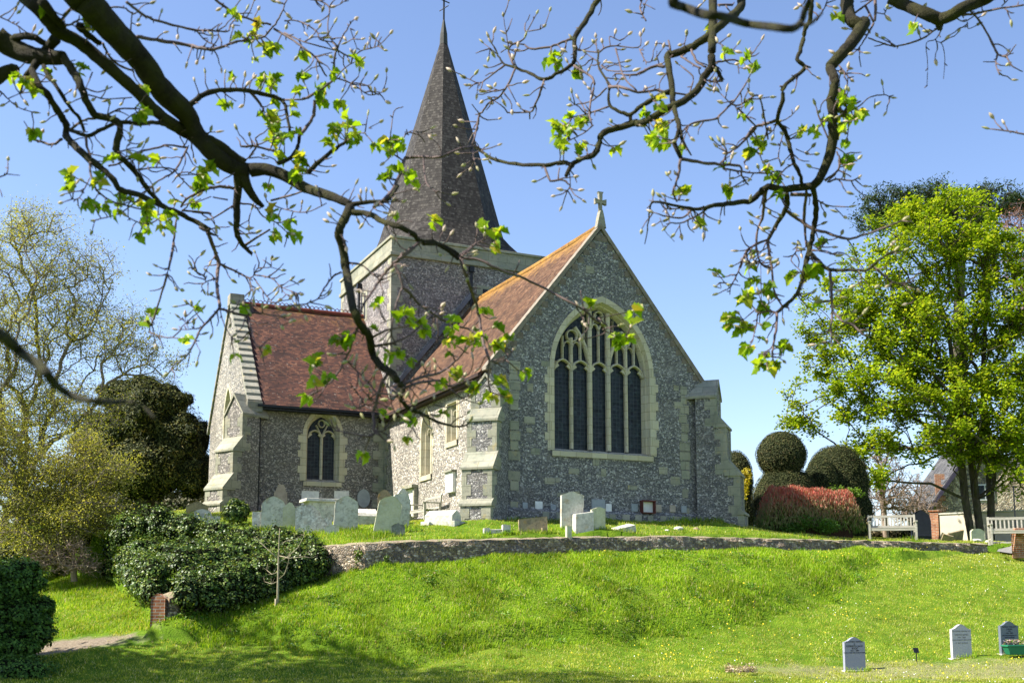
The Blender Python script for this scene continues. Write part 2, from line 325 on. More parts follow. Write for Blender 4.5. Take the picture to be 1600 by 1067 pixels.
def height(Q, rough=True):
    Q = np.asarray(Q, float).reshape(-1, 2); d = np.hypot(Q[:, 0], Q[:, 1]-20)
    k = np.clip((d-60)/60, 0, 1); Qc = Q*1.0
    s = np.where(d > 90, 90/np.maximum(d, 1), 1); Qc = np.stack([Q[:, 0]*s, 20+(Q[:, 1]-20)*s], 1)
    ins = inpoly(Q, TPOLY); out = np.empty(len(Q))
    if ins.any(): out[ins] = TF(Qc[ins])
    if (~ins).any(): out[~ins] = BF(Qc[~ins])
    if rough:
        bk = (~ins) & (Q[:, 1] > 24) & (Q[:, 1] < 40)
        if bk.any():
            q = Q[bk]; toe = [tuple(at(x, y, Y)[:2]) for x, y, Y in TOEP]; dd = segdist(q, toe)-.35+(vnoise(q, .9, 61)-.5)*.5; m_ = bankmask0(q); out[bk] += np.where(m_, .3*np.clip(dd/.45, 0, 1)*np.clip(segdist(q, [tuple(p[:2]) for p in wl])/1.5, 0, 1), 0)
    out = out*(1-k)+np.where(Q[:, 1] > 20, 4.5, 1)*k
    if rough: out += (vnoise(Q, 1.3, 3)-.5)*.10+(vnoise(Q, .5, 5)-.5)*.05
    return out
def H(x, y): return float(height([[x, y]], False)[0])
def hit(x, y, Y):   # distance at which the sight line meets the ground, near Y
    ys_ = np.linspace(Y-3.5, Y+3.5, 141); P = atn(np.full(141, x), np.full(141, y), ys_); d = P[:, 2]-height(P[:, :2], False); c = np.where((d[:-1] > 0) & (d[1:] <= 0))[0]
    c = c[inpoly(P[c, :2], TPOLY) == inpoly(np.array([at(x, y, Y)[:2]]), TPOLY)[0]] if len(c) else c
    return float(ys_[c[np.argmin(abs(ys_[c]-Y))]+1]) if len(c) else Y
def bankmask(Q):
    Q = Q+((vnoise(Q, .8, 41)-.5)*1.1+(vnoise(Q, .25, 42)-.5)*.5)[:, None]*np.array([[.3, 1]]); return bankmask0(Q)
def bankmask0(Q):   # 1 on the rough-grassed bank between its foot and the wall
    toe = np.array([at(x, y, Y)[:2] for x, y, Y in ((1394, 880, 36.5), (1330, 928, 33.5), (1200, 975, 30.5), (1000, 1016, 28.3), (650, 1044, 26.1), (330, 1012, 26.9), (235, 1002, 27))])
    return inpoly(Q, np.array([*toe, *[tuple(p[:2]) for p in wl[::-1][:]]]))
# ---------------------------------------------------------------- ground sheet
xs = np.concatenate([-np.geomspace(700, 22, 26), np.arange(-20, 22, .22), np.geomspace(22.4, 700, 26)])
ys = np.concatenate([-np.geomspace(60, 4, 8), np.arange(-2, 20, .8), np.arange(20, 44, .2), np.arange(44, 70, 1.2), np.geomspace(72, 900, 26)])
GX, GY = np.meshgrid(xs, ys); Q = np.stack([GX.ravel(), GY.ravel()], 1); Z = height(Q)
ny, nx = GX.shape; ii = (np.arange(ny-1)[:, None]*nx+np.arange(nx-1)[None]).ravel()
m = MT('turf'); big = m.noise(.35, det=5, ro=.65); mid = m.noise(2.2, det=5); fine = m.noise(22, det=4, ro=.7)
c = m.ramp(mid, [(.3, (.06, .13, .006)), (.5, (.11, .2, .01)), (.72, (.19, .28, .02))])
c = m.mix(m.math('MULTIPLY', m.ramp(m.math('ADD', m.math('MULTIPLY', big, .5), m.math('MULTIPLY', fine, .5)), [(.5, 0), (.66, 1)]), .45), c, (.2, .19, .05))
pos = m.sep(m.obj)
def near(cx, cy, rx, ry, soft=.35):
    dx = m.math('DIVIDE', m.math('SUBTRACT', pos[0], cx), rx); dy = m.math('DIVIDE', m.math('SUBTRACT', pos[1], cy), ry)
    d = m.math('SQRT', m.math('ADD', m.math('MULTIPLY', dx, dx), m.math('MULTIPLY', dy, dy)))
    d = m.math('ADD', d, m.math('MULTIPLY', m.math('SUBTRACT', m.noise(1.4, det=6, ro=.7), .5), 1.6)); return m.ramp(d, [(1-soft, 1), (1, 0)])
c = m.mix(m.math('MULTIPLY', m.math('MULTIPLY', near(9.8, 26.1, 5.2, 1.9), m.ramp(fine, [(.35, .15), (.6, 1)])), .8), c, (.36, .29, .17))
pc = at(95, 1012, 27.0)
c = m.mix(near(pc[0], pc[1], 2.2, .75), c, m.ramp(fine, [(.35, (.2, .15, .1)), (.65, (.36, .3, .22))]))
turf = m.pbr(c, .95, m.bump(m.math('ADD', fine, mid), 1, .08), .1)
o = npmesh('ground', np.stack([Q[:, 0], Q[:, 1], Z], 1), np.stack([ii, ii+1, ii+nx+1, ii+nx], 1), turf, smooth=True); tag(o, kind='structure')
# ---------------------------------------------------------------- grass blades (one object nobody could count)
def blades(n, x0, x1, y0, y1, hfun, wfun, name, mat, lean=.5, keep=None):
    Q = np.stack([RNG.uniform(x0, x1, n), RNG.uniform(y0, y1, n)], 1)
    px = 800+F*Q[:, 0]/Q[:, 1]; Q = Q[(px > -60) & (px < 1660)]
    if keep is not None: Q = Q[keep(Q)]
    d = segdist(Q, [p[:2] for p in wl]); Q = Q[d > .27]
    cq = (Q-CO[:2]); ls = cq[:, 0]*math.cos(CA)+cq[:, 1]*math.sin(CA); lw = -cq[:, 0]*math.sin(CA)+cq[:, 1]*math.cos(CA)
    Q = Q[~((lw > -.2) & (ls > -.8) & (ls < 7.7)) & ~((lw > 10.6) & (ls > -6.4))]
    n = len(Q); z = height(Q); h = hfun(Q)*RNG.uniform(.5, 1.25, n); wd = wfun*RNG.uniform(.6, 1.3, n)
    a = RNG.uniform(0, 2*math.pi, n); D = np.stack([np.cos(a), np.sin(a)], 1); b = a+RNG.uniform(-.9, .9, n); L = np.stack([np.cos(b), np.sin(b)], 1)*(RNG.uniform(.1, 1, n)*lean*h)[:, None]
    side = np.stack([-np.sin(a), np.cos(a)], 1)*wd[:, None]*.5
    V = np.empty((n, 5, 3)); V[:, 0, :2] = Q-side; V[:, 1, :2] = Q+side; V[:, 2, :2] = Q+side*.7+L*.35; V[:, 3, :2] = Q-side*.7+L*.35; V[:, 4, :2] = Q+L
    V[:, 0, 2] = V[:, 1, 2] = z-.02; V[:, 2, 2] = V[:, 3, 2] = z+h*.55; V[:, 4, 2] = z+h*.95
    b = (np.arange(n)*5)[:, None]
    return V.reshape(-1, 3), b+np.array([[0, 1, 2, 3]]), b+np.array([[3, 2, 4]])
TOE = [tuple(at(x, y, Y)[:2]) for x, y, Y in ((1394, 880, 36.5), (1330, 928, 33.5), (1200, 975, 30.5), (1000, 1016, 28.3), (650, 1044, 26.1), (330, 1012, 26.9), (235, 1002, 27))]
def grassmat(name, stops, big):
    m = MT(name); c = m.ramp(m.rnd, stops); c = m.mix(1, c, m.ramp(m.noise(.55, det=4, ro=.6), [(.36, big[0]), (.64, big[1])]), 'MULTIPLY')
    return m.leaf(c, .45, .6, .2)
gm = grassmat('rough_grass', [(0, (.1, .19, .006)), (.35, (.2, .36, .01)), (.7, (.31, .47, .016)), (.9, (.42, .5, .05)), (.95, (.56, .5, .22)), (1, (.5, .38, .2))], (.66, 1.2))
gs = grassmat('short_grass', [(0, (.21, .27, .02)), (.35, (.36, .42, .035)), (.7, (.47, .5, .07)), (.86, (.56, .54, .16)), (1, (.66, .58, .32))], (.75, 1.15))
def hb(Q): return (.035+.12*vnoise(Q, .9, 11)**1.8+.07*vnoise(Q, .28, 12)**2)*np.clip(.8+segdist(Q, TOE)*.4, .8, 1)
bm = lambda Q: bankmask(Q)
V1, a1, b1 = blades(330000, -10, 14, 25.5, 38, hb, .017, '', None, .9, bm)
lf = lambda Q: (~bankmask(Q)) & (~inpoly(Q, TPOLY)) & (Q[:, 0]/Q[:, 1] < -.29) & (Q[:, 1] > 27.2) & (np.hypot((Q[:, 0]-pc[0])/2.2, (Q[:, 1]-pc[1])/.8) > 1)
V1b, a1b, b1b = blades(60000, -20, -7.5, 26.5, 37, lambda Q: hb(Q)*1.1, .018, '', None, .9, lf)
tall = lambda Q: inpoly(Q, TPOLY) & ((segdist(Q, [p[:2] for p in wl]) < .45) | ((np.hypot(Q[:, 0]+4.6, Q[:, 1]-32.6) < 1.25)) | (segdist(Q, [tuple(at(300, 820, 33.7)[:2]), tuple(at(640, 834, 33.3)[:2])]) < .45) | (segdist(Q, [tuple(at(860, 829, 33.8)[:2]), tuple(at(960, 829, 33.9)[:2])]) < .3) | ((segdist(Q, [tuple(cw(0, -.2)[:2]), tuple(cw(7.5, -.5)[:2])]) < .5)))
V1c, a1c, b1c = blades(90000, -8, 16, 30, 42, lambda Q: .06+.16*vnoise(Q, .7, 4), .016, '', None, .8, tall)
def cat(parts):
    V = []; A = []; B = []; n = 0
    for v, a, b in parts: V.append(v); A.append(a+n); B.append(b+n); n += len(v)
    return np.concatenate(V), [np.concatenate(A), np.concatenate(B)]
V, Fs = cat([(V1, a1, b1), (V1b, a1b, b1b), (V1c, a1c, b1c)])
tag(npmesh('long_grass', V, Fs, gm), 'long bright green grass tufts on the bank below the flint wall', 'grass', kind='stuff')
def thin(Q):
    bare = np.hypot((Q[:, 0]-9.8)/4.8, (Q[:, 1]-26.1)/1.6)+(vnoise(Q, .5, 8)-.5)*1.6 < 1
    path = np.hypot((Q[:, 0]-pc[0])/2.1, (Q[:, 1]-pc[1])/.75)+(vnoise(Q, .5, 9)-.5)*.8 < 1
    return (~bare | (RNG.random(len(Q)) < .1+.6*vnoise(Q, .45, 77)**2)) & (~path | (RNG.random(len(Q)) < .03))
mown = lambda Q: (~bankmask(Q)) & (~inpoly(Q, TPOLY)) & thin(Q)
S1 = blades(300000, -14, 21, 21.8, 42, lambda Q: .03+.035*vnoise(Q, .6, 2), .017, '', None, 1.3, mown)
S2 = blades(150000, -14, 24, 31, 52, lambda Q: .035+.04*vnoise(Q, .8, 6), .02, '', None, 1.2, lambda Q: inpoly(Q, TPOLY))
V, Fs = cat([S1, S2]); tag(npmesh('short_grass', V, Fs, gs), 'short mown yellow green grass of the lower lawn and terrace', 'grass', kind='stuff')
# flowers in the grass
def flowers(name, label, n, r, mat, clump, keep):
    Q = np.stack([RNG.uniform(-9, 20, n*6), RNG.uniform(23, 42, n*6)], 1); Q = Q[keep(Q)]
    Q = Q[RNG.random(len(Q)) < np.clip((vnoise(Q, 1.6, clump)-.3)*2, .03, 1)][:n]; k = len(Q); z = height(Q)+.075+RNG.uniform(.02, .1, k)*bankmask(Q)
    C = np.stack([Q[:, 0], Q[:, 1], z], 1); V = np.empty((k, 7, 3)); V[:, 6] = C+[0, -.01, .006]; rr = r*RNG.uniform(.6, 1.2, k)
    for j in range(6): V[:, j] = C+np.stack([rr*math.cos(j*math.pi/3), rr*math.sin(j*math.pi/3)*.9, rr*.8*math.sin(j*math.pi/3)], 1)
    b = (np.arange(k)*7)[:, None]; Fq = np.concatenate([b+np.array([[j, (j+1) % 6, 6]]) for j in range(6)])
    tag(npmesh(name, V, Fq, mat), label, 'wild flowers', kind='stuff')
ybr = lambda Q: (~inpoly(Q, TPOLY)) & ((Q[:, 0]/Q[:, 1] > .05) | (RNG.random(len(Q)) < .12)) & ((segdist(Q, [tuple(at(x, y, Y)[:2]) for x, y, Y in ((1394, 880, 36.5), (1330, 928, 33.5), (1200, 975, 30.5), (1050, 1010, 28.3))]) < 1.5) | (RNG.random(len(Q)) < .3))
flowers('dandelions', 'yellow dandelions scattered over the grass bank and lawn', 420, .019, plain('dandelion_yellow', (.65, .5, .02), .8, .05), 21, ybr)
flowers('daisies', 'tiny white daisies in the lawn below the bank', 170, .014, plain('daisy_white', (.75, .75, .7), .8, .1), 33, lambda Q: (~inpoly(Q, TPOLY)) & (~bankmask(Q)) & (Q[:, 0]/Q[:, 1] > .1))
# ---------------------------------------------------------------- flint terrace wall
m_wall = flint('terrace_flint', (1.15, .98, .78), 12, (.34, .27, .17), 1.15)
mtop = MT('wall_top'); cc = mtop.ramp(mtop.noise(9, det=6, ro=.7), [(.35, (.16, .12, .07)), (.5, (.32, .26, .18)), (.65, (.14, .17, .05))]); mtop = mtop.pbr(cc, .95, mtop.bump(mtop.noise(24, det=5), 1, .04), .1)
pts = []; hs = []
for i in range(len(wl)-1):
    L = np.linalg.norm(wl[i+1]-wl[i]); k = max(1, int(L/.22))
    for j in range(k): t = j/k; pts.append(wl[i]*(1-t)+wl[i+1]*t); hs.append(WALL[i][3]*(1-t)+WALL[i+1][3]*t)
# the wall turns down hill to the brick end pier
LST = wl[-1]; ext = [LST, LST+(PIL-LST)*.25+[0, 0, .25], LST+(PIL-LST)*.6+[0, 0, .35], PIL+[-.14, .05, .82]]
for i in range(3):
    for j in range(8): t = j/8; pts.append(ext[i]*(1-t)+ext[i+1]*t); hs.append(1.2)
pts.append(ext[3]); hs.append(1.2); pts = np.array(pts); hs = np.array(hs)
tang = np.gradient(pts[:, :2], axis=0); tang /= np.linalg.norm(tang, axis=1, keepdims=True); nrm = np.stack([-tang[:, 1], tang[:, 0]], 1)   # towards camera side
rows = []; k = len(pts); r1 = RNG.uniform(-1, 1, (k, 6))
prof = [(.34, -1), (.27, .35), (.25, .75), (.23, .97), (.12, 1.04), (-.12, 1.05), (-.24, .98), (-.26, -.2)]
for q, (off, f) in enumerate(prof):
    z = pts[:, 2]-hs*(1-f) if f > -.5 else pts[:, 2]-hs-1.3
    j = RNG.uniform(-.045, .045, k); rows.append(np.concatenate([pts[:, :2]+nrm*(off+j)[:, None], (z+RNG.uniform(-.025, .025, k))[:, None]], 1))
V = np.stack(rows, 1); npf = len(prof); b = (np.arange(k-1)*npf)[:, None]
fr = np.concatenate([b+np.array([[j, j+1, npf+j+1, npf+j]]) for j in (0, 1, 2, 6)]); tpf = np.concatenate([b+np.array([[j, j+1, npf+j+1, npf+j]]) for j in (3, 4, 5)])
caps = np.array([[(0)*npf+j for j in range(8)], [(k-1)*npf+j for j in range(8)]])
root = empty('flint_wall', tuple(wl[3]), 0, 'low flint retaining wall running along the top of the grass bank', 'wall')
off = np.array(wl[3]); a = npmesh('wall_face', V-off, [fr, caps], m_wall, root); c_ = npmesh('wall_coping', V-off+[0, 0, .003], tpf, mtop, root, True)
# brick end pier of the wall
bm_ = MT('brick_red'); br = bm_.n('ShaderNodeTexBrick'); bm_.l(bm_.uv, br.inputs['Vector']); br.inputs['Scale'].default_value = 1; br.inputs['Brick Width'].default_value = .225; br.inputs['Row Height'].default_value = .075
br.inputs['Mortar Size'].default_value = .008; br.inputs['Color1'].default_value = (.3, .1, .045, 1); br.inputs['Color2'].default_value = (.42, .19, .09, 1); br.inputs['Mortar'].default_value = (.4, .36, .29, 1)
brick = bm_.pbr(bm_.mix(1, br.outputs[0], bm_.ramp(bm_.noise(5, det=5), [(.3, .6), (.7, 1.2)]), 'MULTIPLY'), .9, bm_.bump(bm_.noise(30), .4, .01), .2)
b = MB(); px_, py_ = at(241, 985, 27.45)[:2]; zz = PIL[2]
b.prism([(0, zz-.6), (.34, zz-.6), (.34, zz+.78), (.16, zz+.9), (0, zz+.8)], lambda a, z, d: (px_-.1+a, py_-.02+d, z), 0, .5)
tag(b.build('brick_pier', brick, bevel=.012), 'red brick pier end poking out of the ivy at the foot of the bank', 'pier')
# ---------------------------------------------------------------- church
church = empty('church', tuple(CO), CA, 'flint church with a shingled spire, tiled roofs and a tall traceried east window', 'church')
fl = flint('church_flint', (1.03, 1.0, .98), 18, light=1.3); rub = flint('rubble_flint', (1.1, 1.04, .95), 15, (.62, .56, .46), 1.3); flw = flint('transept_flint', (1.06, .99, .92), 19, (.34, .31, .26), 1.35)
ston = ashlar('dressed_stone'); cream = ashlar('window_stone', (.58, .5, .33), (.5, .46, .35), .12, .12, (.6, .3)); cap = ashlar('capping_stone', (.33, .3, .24), (.24, .25, .2), .5, .6)
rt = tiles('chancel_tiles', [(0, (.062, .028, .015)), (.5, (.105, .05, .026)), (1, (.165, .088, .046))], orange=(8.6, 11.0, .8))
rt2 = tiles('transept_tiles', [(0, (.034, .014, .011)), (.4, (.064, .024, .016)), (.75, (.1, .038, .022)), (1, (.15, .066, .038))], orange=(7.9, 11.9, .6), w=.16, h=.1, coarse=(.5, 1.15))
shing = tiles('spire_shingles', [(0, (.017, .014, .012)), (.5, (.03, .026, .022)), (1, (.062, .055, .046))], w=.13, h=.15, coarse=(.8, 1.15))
lead = plain('lead_grey', (.12, .13, .15), .6, .3, 3); iron = plain('black_iron', (.012, .013, .016), .5, .2); timber = plain('dark_timber', (.035, .02, .015), .8, .3, 6)
gm_ = MT('leaded_glass'); br = gm_.n('ShaderNodeTexBrick'); gm_.l(gm_.uv, br.inputs['Vector']); br.offset = 0; br.inputs['Scale'].default_value = 1; br.inputs['Brick Width'].default_value = .14; br.inputs['Row Height'].default_value = .14
br.inputs['Mortar Size'].default_value = .006; br.inputs['Color1'].default_value = (.006, .009, .015, 1); br.inputs['Color2'].default_value = (.018, .026, .034, 1); br.inputs['Mortar'].default_value = (.05, .055, .06, 1)
cc = gm_.mix(gm_.math('MULTIPLY', gm_.ramp(gm_.noise(7, det=4), [(.55, 0), (.7, 1)]), .4), br.outputs[0], (.06, .09, .1))
glass = gm_.pbr(cc, gm_.ramp(gm_.noise(5), [(.3, .25), (.7, .6)]), gm_.bump(gm_.vor(7.14, gm_.uv, out='Color', rnd=.2), .5, .03), .22)
X0, X1, XM = -.67, 7.57, 3.45
E_ = lambda a, z, d: (a, d, z)               # east wall plane (w = 0): d inward
S_ = lambda a, z, d: (X0+d, a, z)               # south wall plane (s = 0)
def arcR(hw, h): return (h*h+hw*hw)/(2*hw)
def arch(cx, hw, zs, h, n=12):   # left springing -> apex -> right springing
    Rr = arcR(hw, h); P = []
    t1 = math.acos(max(-1, (Rr-hw)/Rr))
    for i in range(n+1): t = t1*i/n; P.append((cx-hw+Rr-Rr*math.cos(t), zs+Rr*math.sin(t)))
    return P+[(2*cx-x, z) for x, z in P[-2::-1]]
def archz(x, cx, hw, zs, h):
    Rr = arcR(hw, h); dx = Rr-(hw-abs(x-cx)); return zs+math.sqrt(max(0, Rr*Rr-dx*dx))
def gothic(cx, hw, z0, zs, h): return [(cx-hw, z0)]+arch(cx, hw, zs, h)+[(cx+hw, z0)]
def jambs(b, cx, hw, z0, z1, m, out=.16, d=-.012, seed=1):
    rr = random.Random(seed); z = z0; k = 0
    while z < z1:
        h = min(rr.uniform(.26, .36), z1-z+.02); wl_ = out*(2.0 if k % 2 else 1.0)
        for sgn in (-1, 1):
            a0, a1 = cx+sgn*hw, cx+sgn*(hw+wl_); a0, a1 = min(a0, a1), max(a0, a1)
            b.prism([(a0, z+.004), (a1, z+.004), (a1, z+h-.004), (a0, z+h-.004)], m, d, .05)
        z += h; k += 1
def window(parent, m, cx, hw, z0, zs, h, mat, depth=.34, label=None, mullions=None, ringw=.17, square=False, glassmat=None):
    fr = MB(); gl = MB(); mu = MB()
    if square:
        op = [(cx-hw, z0), (cx-hw, zs), (cx+hw, zs), (cx+hw, z0)]; inn = [(cx-hw+.13, z0+.1), (cx-hw+.13, zs-.12), (cx+hw-.13, zs-.12), (cx+hw-.13, z0+.1)]; out = [(cx-hw-ringw, z0), (cx-hw-ringw, zs+ringw), (cx+hw+ringw, zs+ringw), (cx+hw+ringw, z0)]
    else:
        q = (hw-.13)/hw; op = gothic(cx, hw, z0, zs, h); inn = gothic(cx, hw-.13, z0+.1, zs, h*q*.99); out = gothic(cx, hw+ringw, z0, zs, h+ringw*1.25)
    fr.strip([m(*p, -.03) for p in out], [m(*p, -.03) for p in op]); fr.strip([m(*p, -.03) for p in out], [m(*p, .04) for p in out])
    mid = [((a[0]*.6+b[0]*.4), (a[1]*.6+b[1]*.4)) for a, b in zip(op, inn)]
    fr.strip([m(*p, -.03) for p in op], [m(*p, depth*.4) for p in mid]); mid2 = [((a[0]*.45+b[0]*.55), (a[1]*.45+b[1]*.55)) for a, b in zip(op, inn)]
    fr.strip([m(*p, depth*.4) for p in mid], [m(*p, depth*.42) for p in mid2]); fr.strip([m(*p, depth*.42) for p in mid2], [m(*p, depth) for p in inn])
    # sill
    fr.add([m(cx-hw-.1, z0-.2, -.05), m(cx+hw+.1, z0-.2, -.05), m(cx+hw+.1, z0-.03, -.06), m(cx-hw-.1, z0-.03, -.06), m(cx+hw, z0+.1, depth), m(cx-hw, z0+.1, depth), m(cx-hw-.1, z0-.2, .03), m(cx+hw+.1, z0-.2, .03)], [(0, 1, 2, 3), (3, 2, 4, 5), (6, 7, 1, 0)])
    if not square: jambs(fr, cx, hw+ringw-.02, z0-.02, zs, m, .1, -.014, int(cx*10)+3)
    else: jambs(fr, cx, hw+ringw-.02, z0-.02, zs, m, .08, -.014, 5)
    gl.add([m(*p, depth-.004) for p in inn], [tuple(t) for t in tessellate_polygon([[Vector((*p, 0)) for p in inn]])])
    if mullions: mullions(mu)
    wo = fr.build('window_frame', mat, parent); 
    if label: wo['label'] = label
    gl.build('glass', glassmat or glass, wo)
    if mullions: mu.build('tracery', mat, wo)
    return op, wo
def head(b, cx, hw, zs, m, d0, d1, w=.07, cusp=True, hh=None):
    h = hh or hw*1.15; b.ribbon(arch(cx, hw, zs, h, 6), w, m, d0+.01, d1)
    if cusp:
        for sg in (-1, 1):
            x = cx+sg*hw*.93; z = zs+h*.36
            b.prism([(x, z-.1*hw/.3), (cx+sg*hw*.42, z+.02), (x-sg*.03, z+.16*hw/.3)], m, d0+.05, d1-.02)
    # spandrel stone above the head, left open
# ---- east window
EC, EH, EZ0, EZS, EHH = 3.47, 1.86, 2.36, 5.12, 2.44
def east_tr(b):
    L0, R0 = EC-1.73, EC+1.73; H0 = EHH*(1.73/1.86)*.99; m = E_; d0, d1 = .17, .33; z0 = EZ0+.1
    ms = [L0+.66, L0+.66+.71, R0-1.37, R0-.66]; ww = [.11, .15, .15, .11]
    zt = lambda x: archz(x, EC, 1.73, EZS, H0)
    for x, w in ((ms[0], .11), (ms[3], .11)): b.ribbon([(x, z0), (x, EZS+1.15)], w, m, d0+.012, d1)
    for x in (ms[1], ms[2]): b.ribbon([(x, z0), (x, zt(x)+.02)], .15, m, d0-.01, d1+.002)
    edges = [L0]+ms+[R0]
    for i in range(5):
        c = (edges[i]+edges[i+1])/2; hw = (edges[i+1]-edges[i])/2; head(b, c, hw, EZS-.02, m, d0, d1, .075, True, .4)
        b.ribbon([(c, EZS+.38), (c, min(zt(c), EZS+(1.2 if i in (0, 1, 3, 4) else 1.5)))], .065, m, d0+.03, d1+.003*i)
    Rr = arcR(1.73, H0)
    for sg in (-1, 1):          # sub-arches over each outer pair of lights
        x0 = ms[1] if sg < 0 else ms[2]; P = []
        for i in range(13):
            t = .72*i/12; P.append((x0+sg*(Rr-Rr*math.cos(t)), EZS+Rr*math.sin(t)))
        P = [p for p in P if p[1] < zt(p[0])+.05]; b.ribbon(P, .13, m, d0-.004, d1+.006)
        cc = (x0+(EC+sg*1.73))/2; zc = EZS+1.22
        b.ribbon([(cc+.2*math.cos(a), zc+.2*math.sin(a)) for a in np.linspace(0, 2*math.pi, 13)], .06, m, d0+.02, d1+.008)
        for q in (-1, 1): head(b, cc+q*.17, .15, EZS+.82, m, d0+.02, d1+.01, .045, False, .2)
        for q in (.25, .75):
            xx = x0+(EC+sg*1.73-x0)*(.0 if q < .5 else 0)+sg*(.12 if q < .5 else .33)*-1
            b.ribbon([(x0+sg*.2, EZS+.85), (x0+sg*.2, min(zt(x0+sg*.2), EZS+1.9))], .05, m, d0+.03, d1+.012)
    for q in (-1, 1): head(b, EC+q*.15, .15, EZS+1.5, m, d0+.02, d1, .055, True, .22)
    b.ribbon([(EC+.17*math.cos(a), EZS+1.98+.19*math.sin(a)) for a in np.linspace(0, 2*math.pi, 13)], .06, m, d0+.02, d1+.005)
    for x in (ms[1]-.02, ms[2]+.02):
        s_ = 1 if x > EC else -1; b.ribbon([(x+s_*.02, EZS+1.3), (x-s_*.28, EZS+2.05)], .05, m, d0+.03, d1+.007)
    for z in np.arange(z0+.35, EZS, .4): pass
op_e, wE = window(church, E_, EC, EH, EZ0, EZS, EHH, cream, .36, 'tall five light east window with pointed tracery', east_tr, .17)
# ---- walls
RZ, EV = 10.1, 5.35; HWD = 3.5; slope = (10.3-5.3)/3.8; GAP = .0
w = MB(); w.panel([(X0, -1), (X1, -1), (X1, 5.0), (XM, 10.1), (X0, 5.0)], [op_e], E_)
# south wall with two windows
lanc = gothic(5.92, .5, 2.0, 3.6, .85); sq = [(2.93, 2.95), (2.93, 4.3), (3.83, 4.3), (3.83, 2.95)]
w2_ = MB(); w2_.panel([(0, -1), (10.8, -1), (10.8, 4.95), (0, 4.95)], [lanc, sq], S_); w2_.panel([(0, -1), (11, -1), (11, 4.95), (0, 4.95)], [], lambda a, z, d: (X1, a, z))
w.build('chancel_wall', fl, church)
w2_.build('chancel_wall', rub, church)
def two(cx, z0, zs, zt, m, hw, sqr=False, d0=.16, d1=.3):
    def f(b):
        b.ribbon([(cx, z0+.08), (cx, zs-.02)], .11, m, d0, d1)
        for q in (-1, 1): head(b, cx+q*hw/2, hw/2, (zs-.3) if sqr else zs-.05, m, d0, d1, .07, True)
        if not sqr:
            b.ribbon([(cx, zs), (cx-hw*.2, zs+.25), (cx-hw*.42, zs+hw*.9)], .06, m, d0+.03, d1+.004); b.ribbon([(cx, zs), (cx+hw*.2, zs+.25), (cx+hw*.42, zs+hw*.9)], .06, m, d0+.03, d1+.004)
            b.ribbon([(cx+.13*math.cos(a), zs+hw*1.02+.15*math.sin(a)) for a in np.linspace(0, 2*math.pi, 11)], .05, m, d0+.04, d1+.006)
    return f
window(church, S_, 5.92, .5, 2.0, 3.6, .85, cream, .3, 'narrow pointed window in the sunlit chancel side', two(5.92, 2.0, 3.6, 4.4, S_, .37), .1)
window(church, S_, 3.38, .45, 2.95, 4.3, 0, cream, .3, 'square headed two light window in the sunlit chancel side', two(3.38, 2.95, 4.2, 4.3, S_, .32, True), .1, True)
# transept: east wall plane w = TW, s -6.05..0
TW, TS, TW2, TR = 10.8, -6.3, 18.9, 9.95
T_ = lambda a, z, d: (a, TW+d, z)
TC, TH = -3.25, .68
op_t = gothic(TC, TH, 2.1, 3.95, .98)
w = MB(); w.panel([(TS, -1), (0, -1), (0, 5.1), (TS, 5.1)], [op_t], T_); w.build('transept_wall', flw, church)
window(church, T_, TC, TH, 2.1, 3.95, .98, cream, .34, 'two light traceried transept window', two(TC, 2.1, 3.9, 4.9, T_, .55, False, .16, .32), .15)
TMID = (TW+TW2)/2
w = MB(); G_ = lambda a, z, d: (TS+d, a, z); lw = gothic(TMID-.1, .75, 2.6, 5.0, 1.3)
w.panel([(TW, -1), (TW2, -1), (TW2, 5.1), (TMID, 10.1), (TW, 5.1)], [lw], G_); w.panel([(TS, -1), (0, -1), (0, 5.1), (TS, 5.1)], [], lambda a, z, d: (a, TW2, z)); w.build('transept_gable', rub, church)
window(church, G_, TMID-.1, .75, 2.6, 5.0, 1.3, cream, .32, None, two(TMID-.1, 2.6, 4.9, 6.2, G_, .62), .13)
# nave behind the tower
w = MB(); w.box(.2, 7.2, 18.5, 38, -1, 5.4); w.prism([(.2, 5.41), (7.2, 5.41), (3.7, 10.0)], lambda a, z, d: (a, d, z), 18.5, 38); w.build('nave_wall', flw, church)
w = MB(); w.hexa([(-.1, 18.51, 5.2), (3.7, 18.51, 10.1), (3.7, 38.2, 10.1), (-.1, 38.2, 5.2)], [(-.1, 18.51, 5.35), (3.7, 18.51, 10.25), (3.7, 38.2, 10.25), (-.1, 38.2, 5.35)])
w.hexa([(7.5, 18.51, 5.2), (3.701, 18.51, 10.1), (3.701, 38.2, 10.1), (7.5, 38.2, 5.2)], [(7.5, 18.51, 5.35), (3.701, 18.51, 10.25), (3.701, 38.2, 10.25), (7.5, 38.2, 5.35)]); w.build('nave_roof', rt2, church)
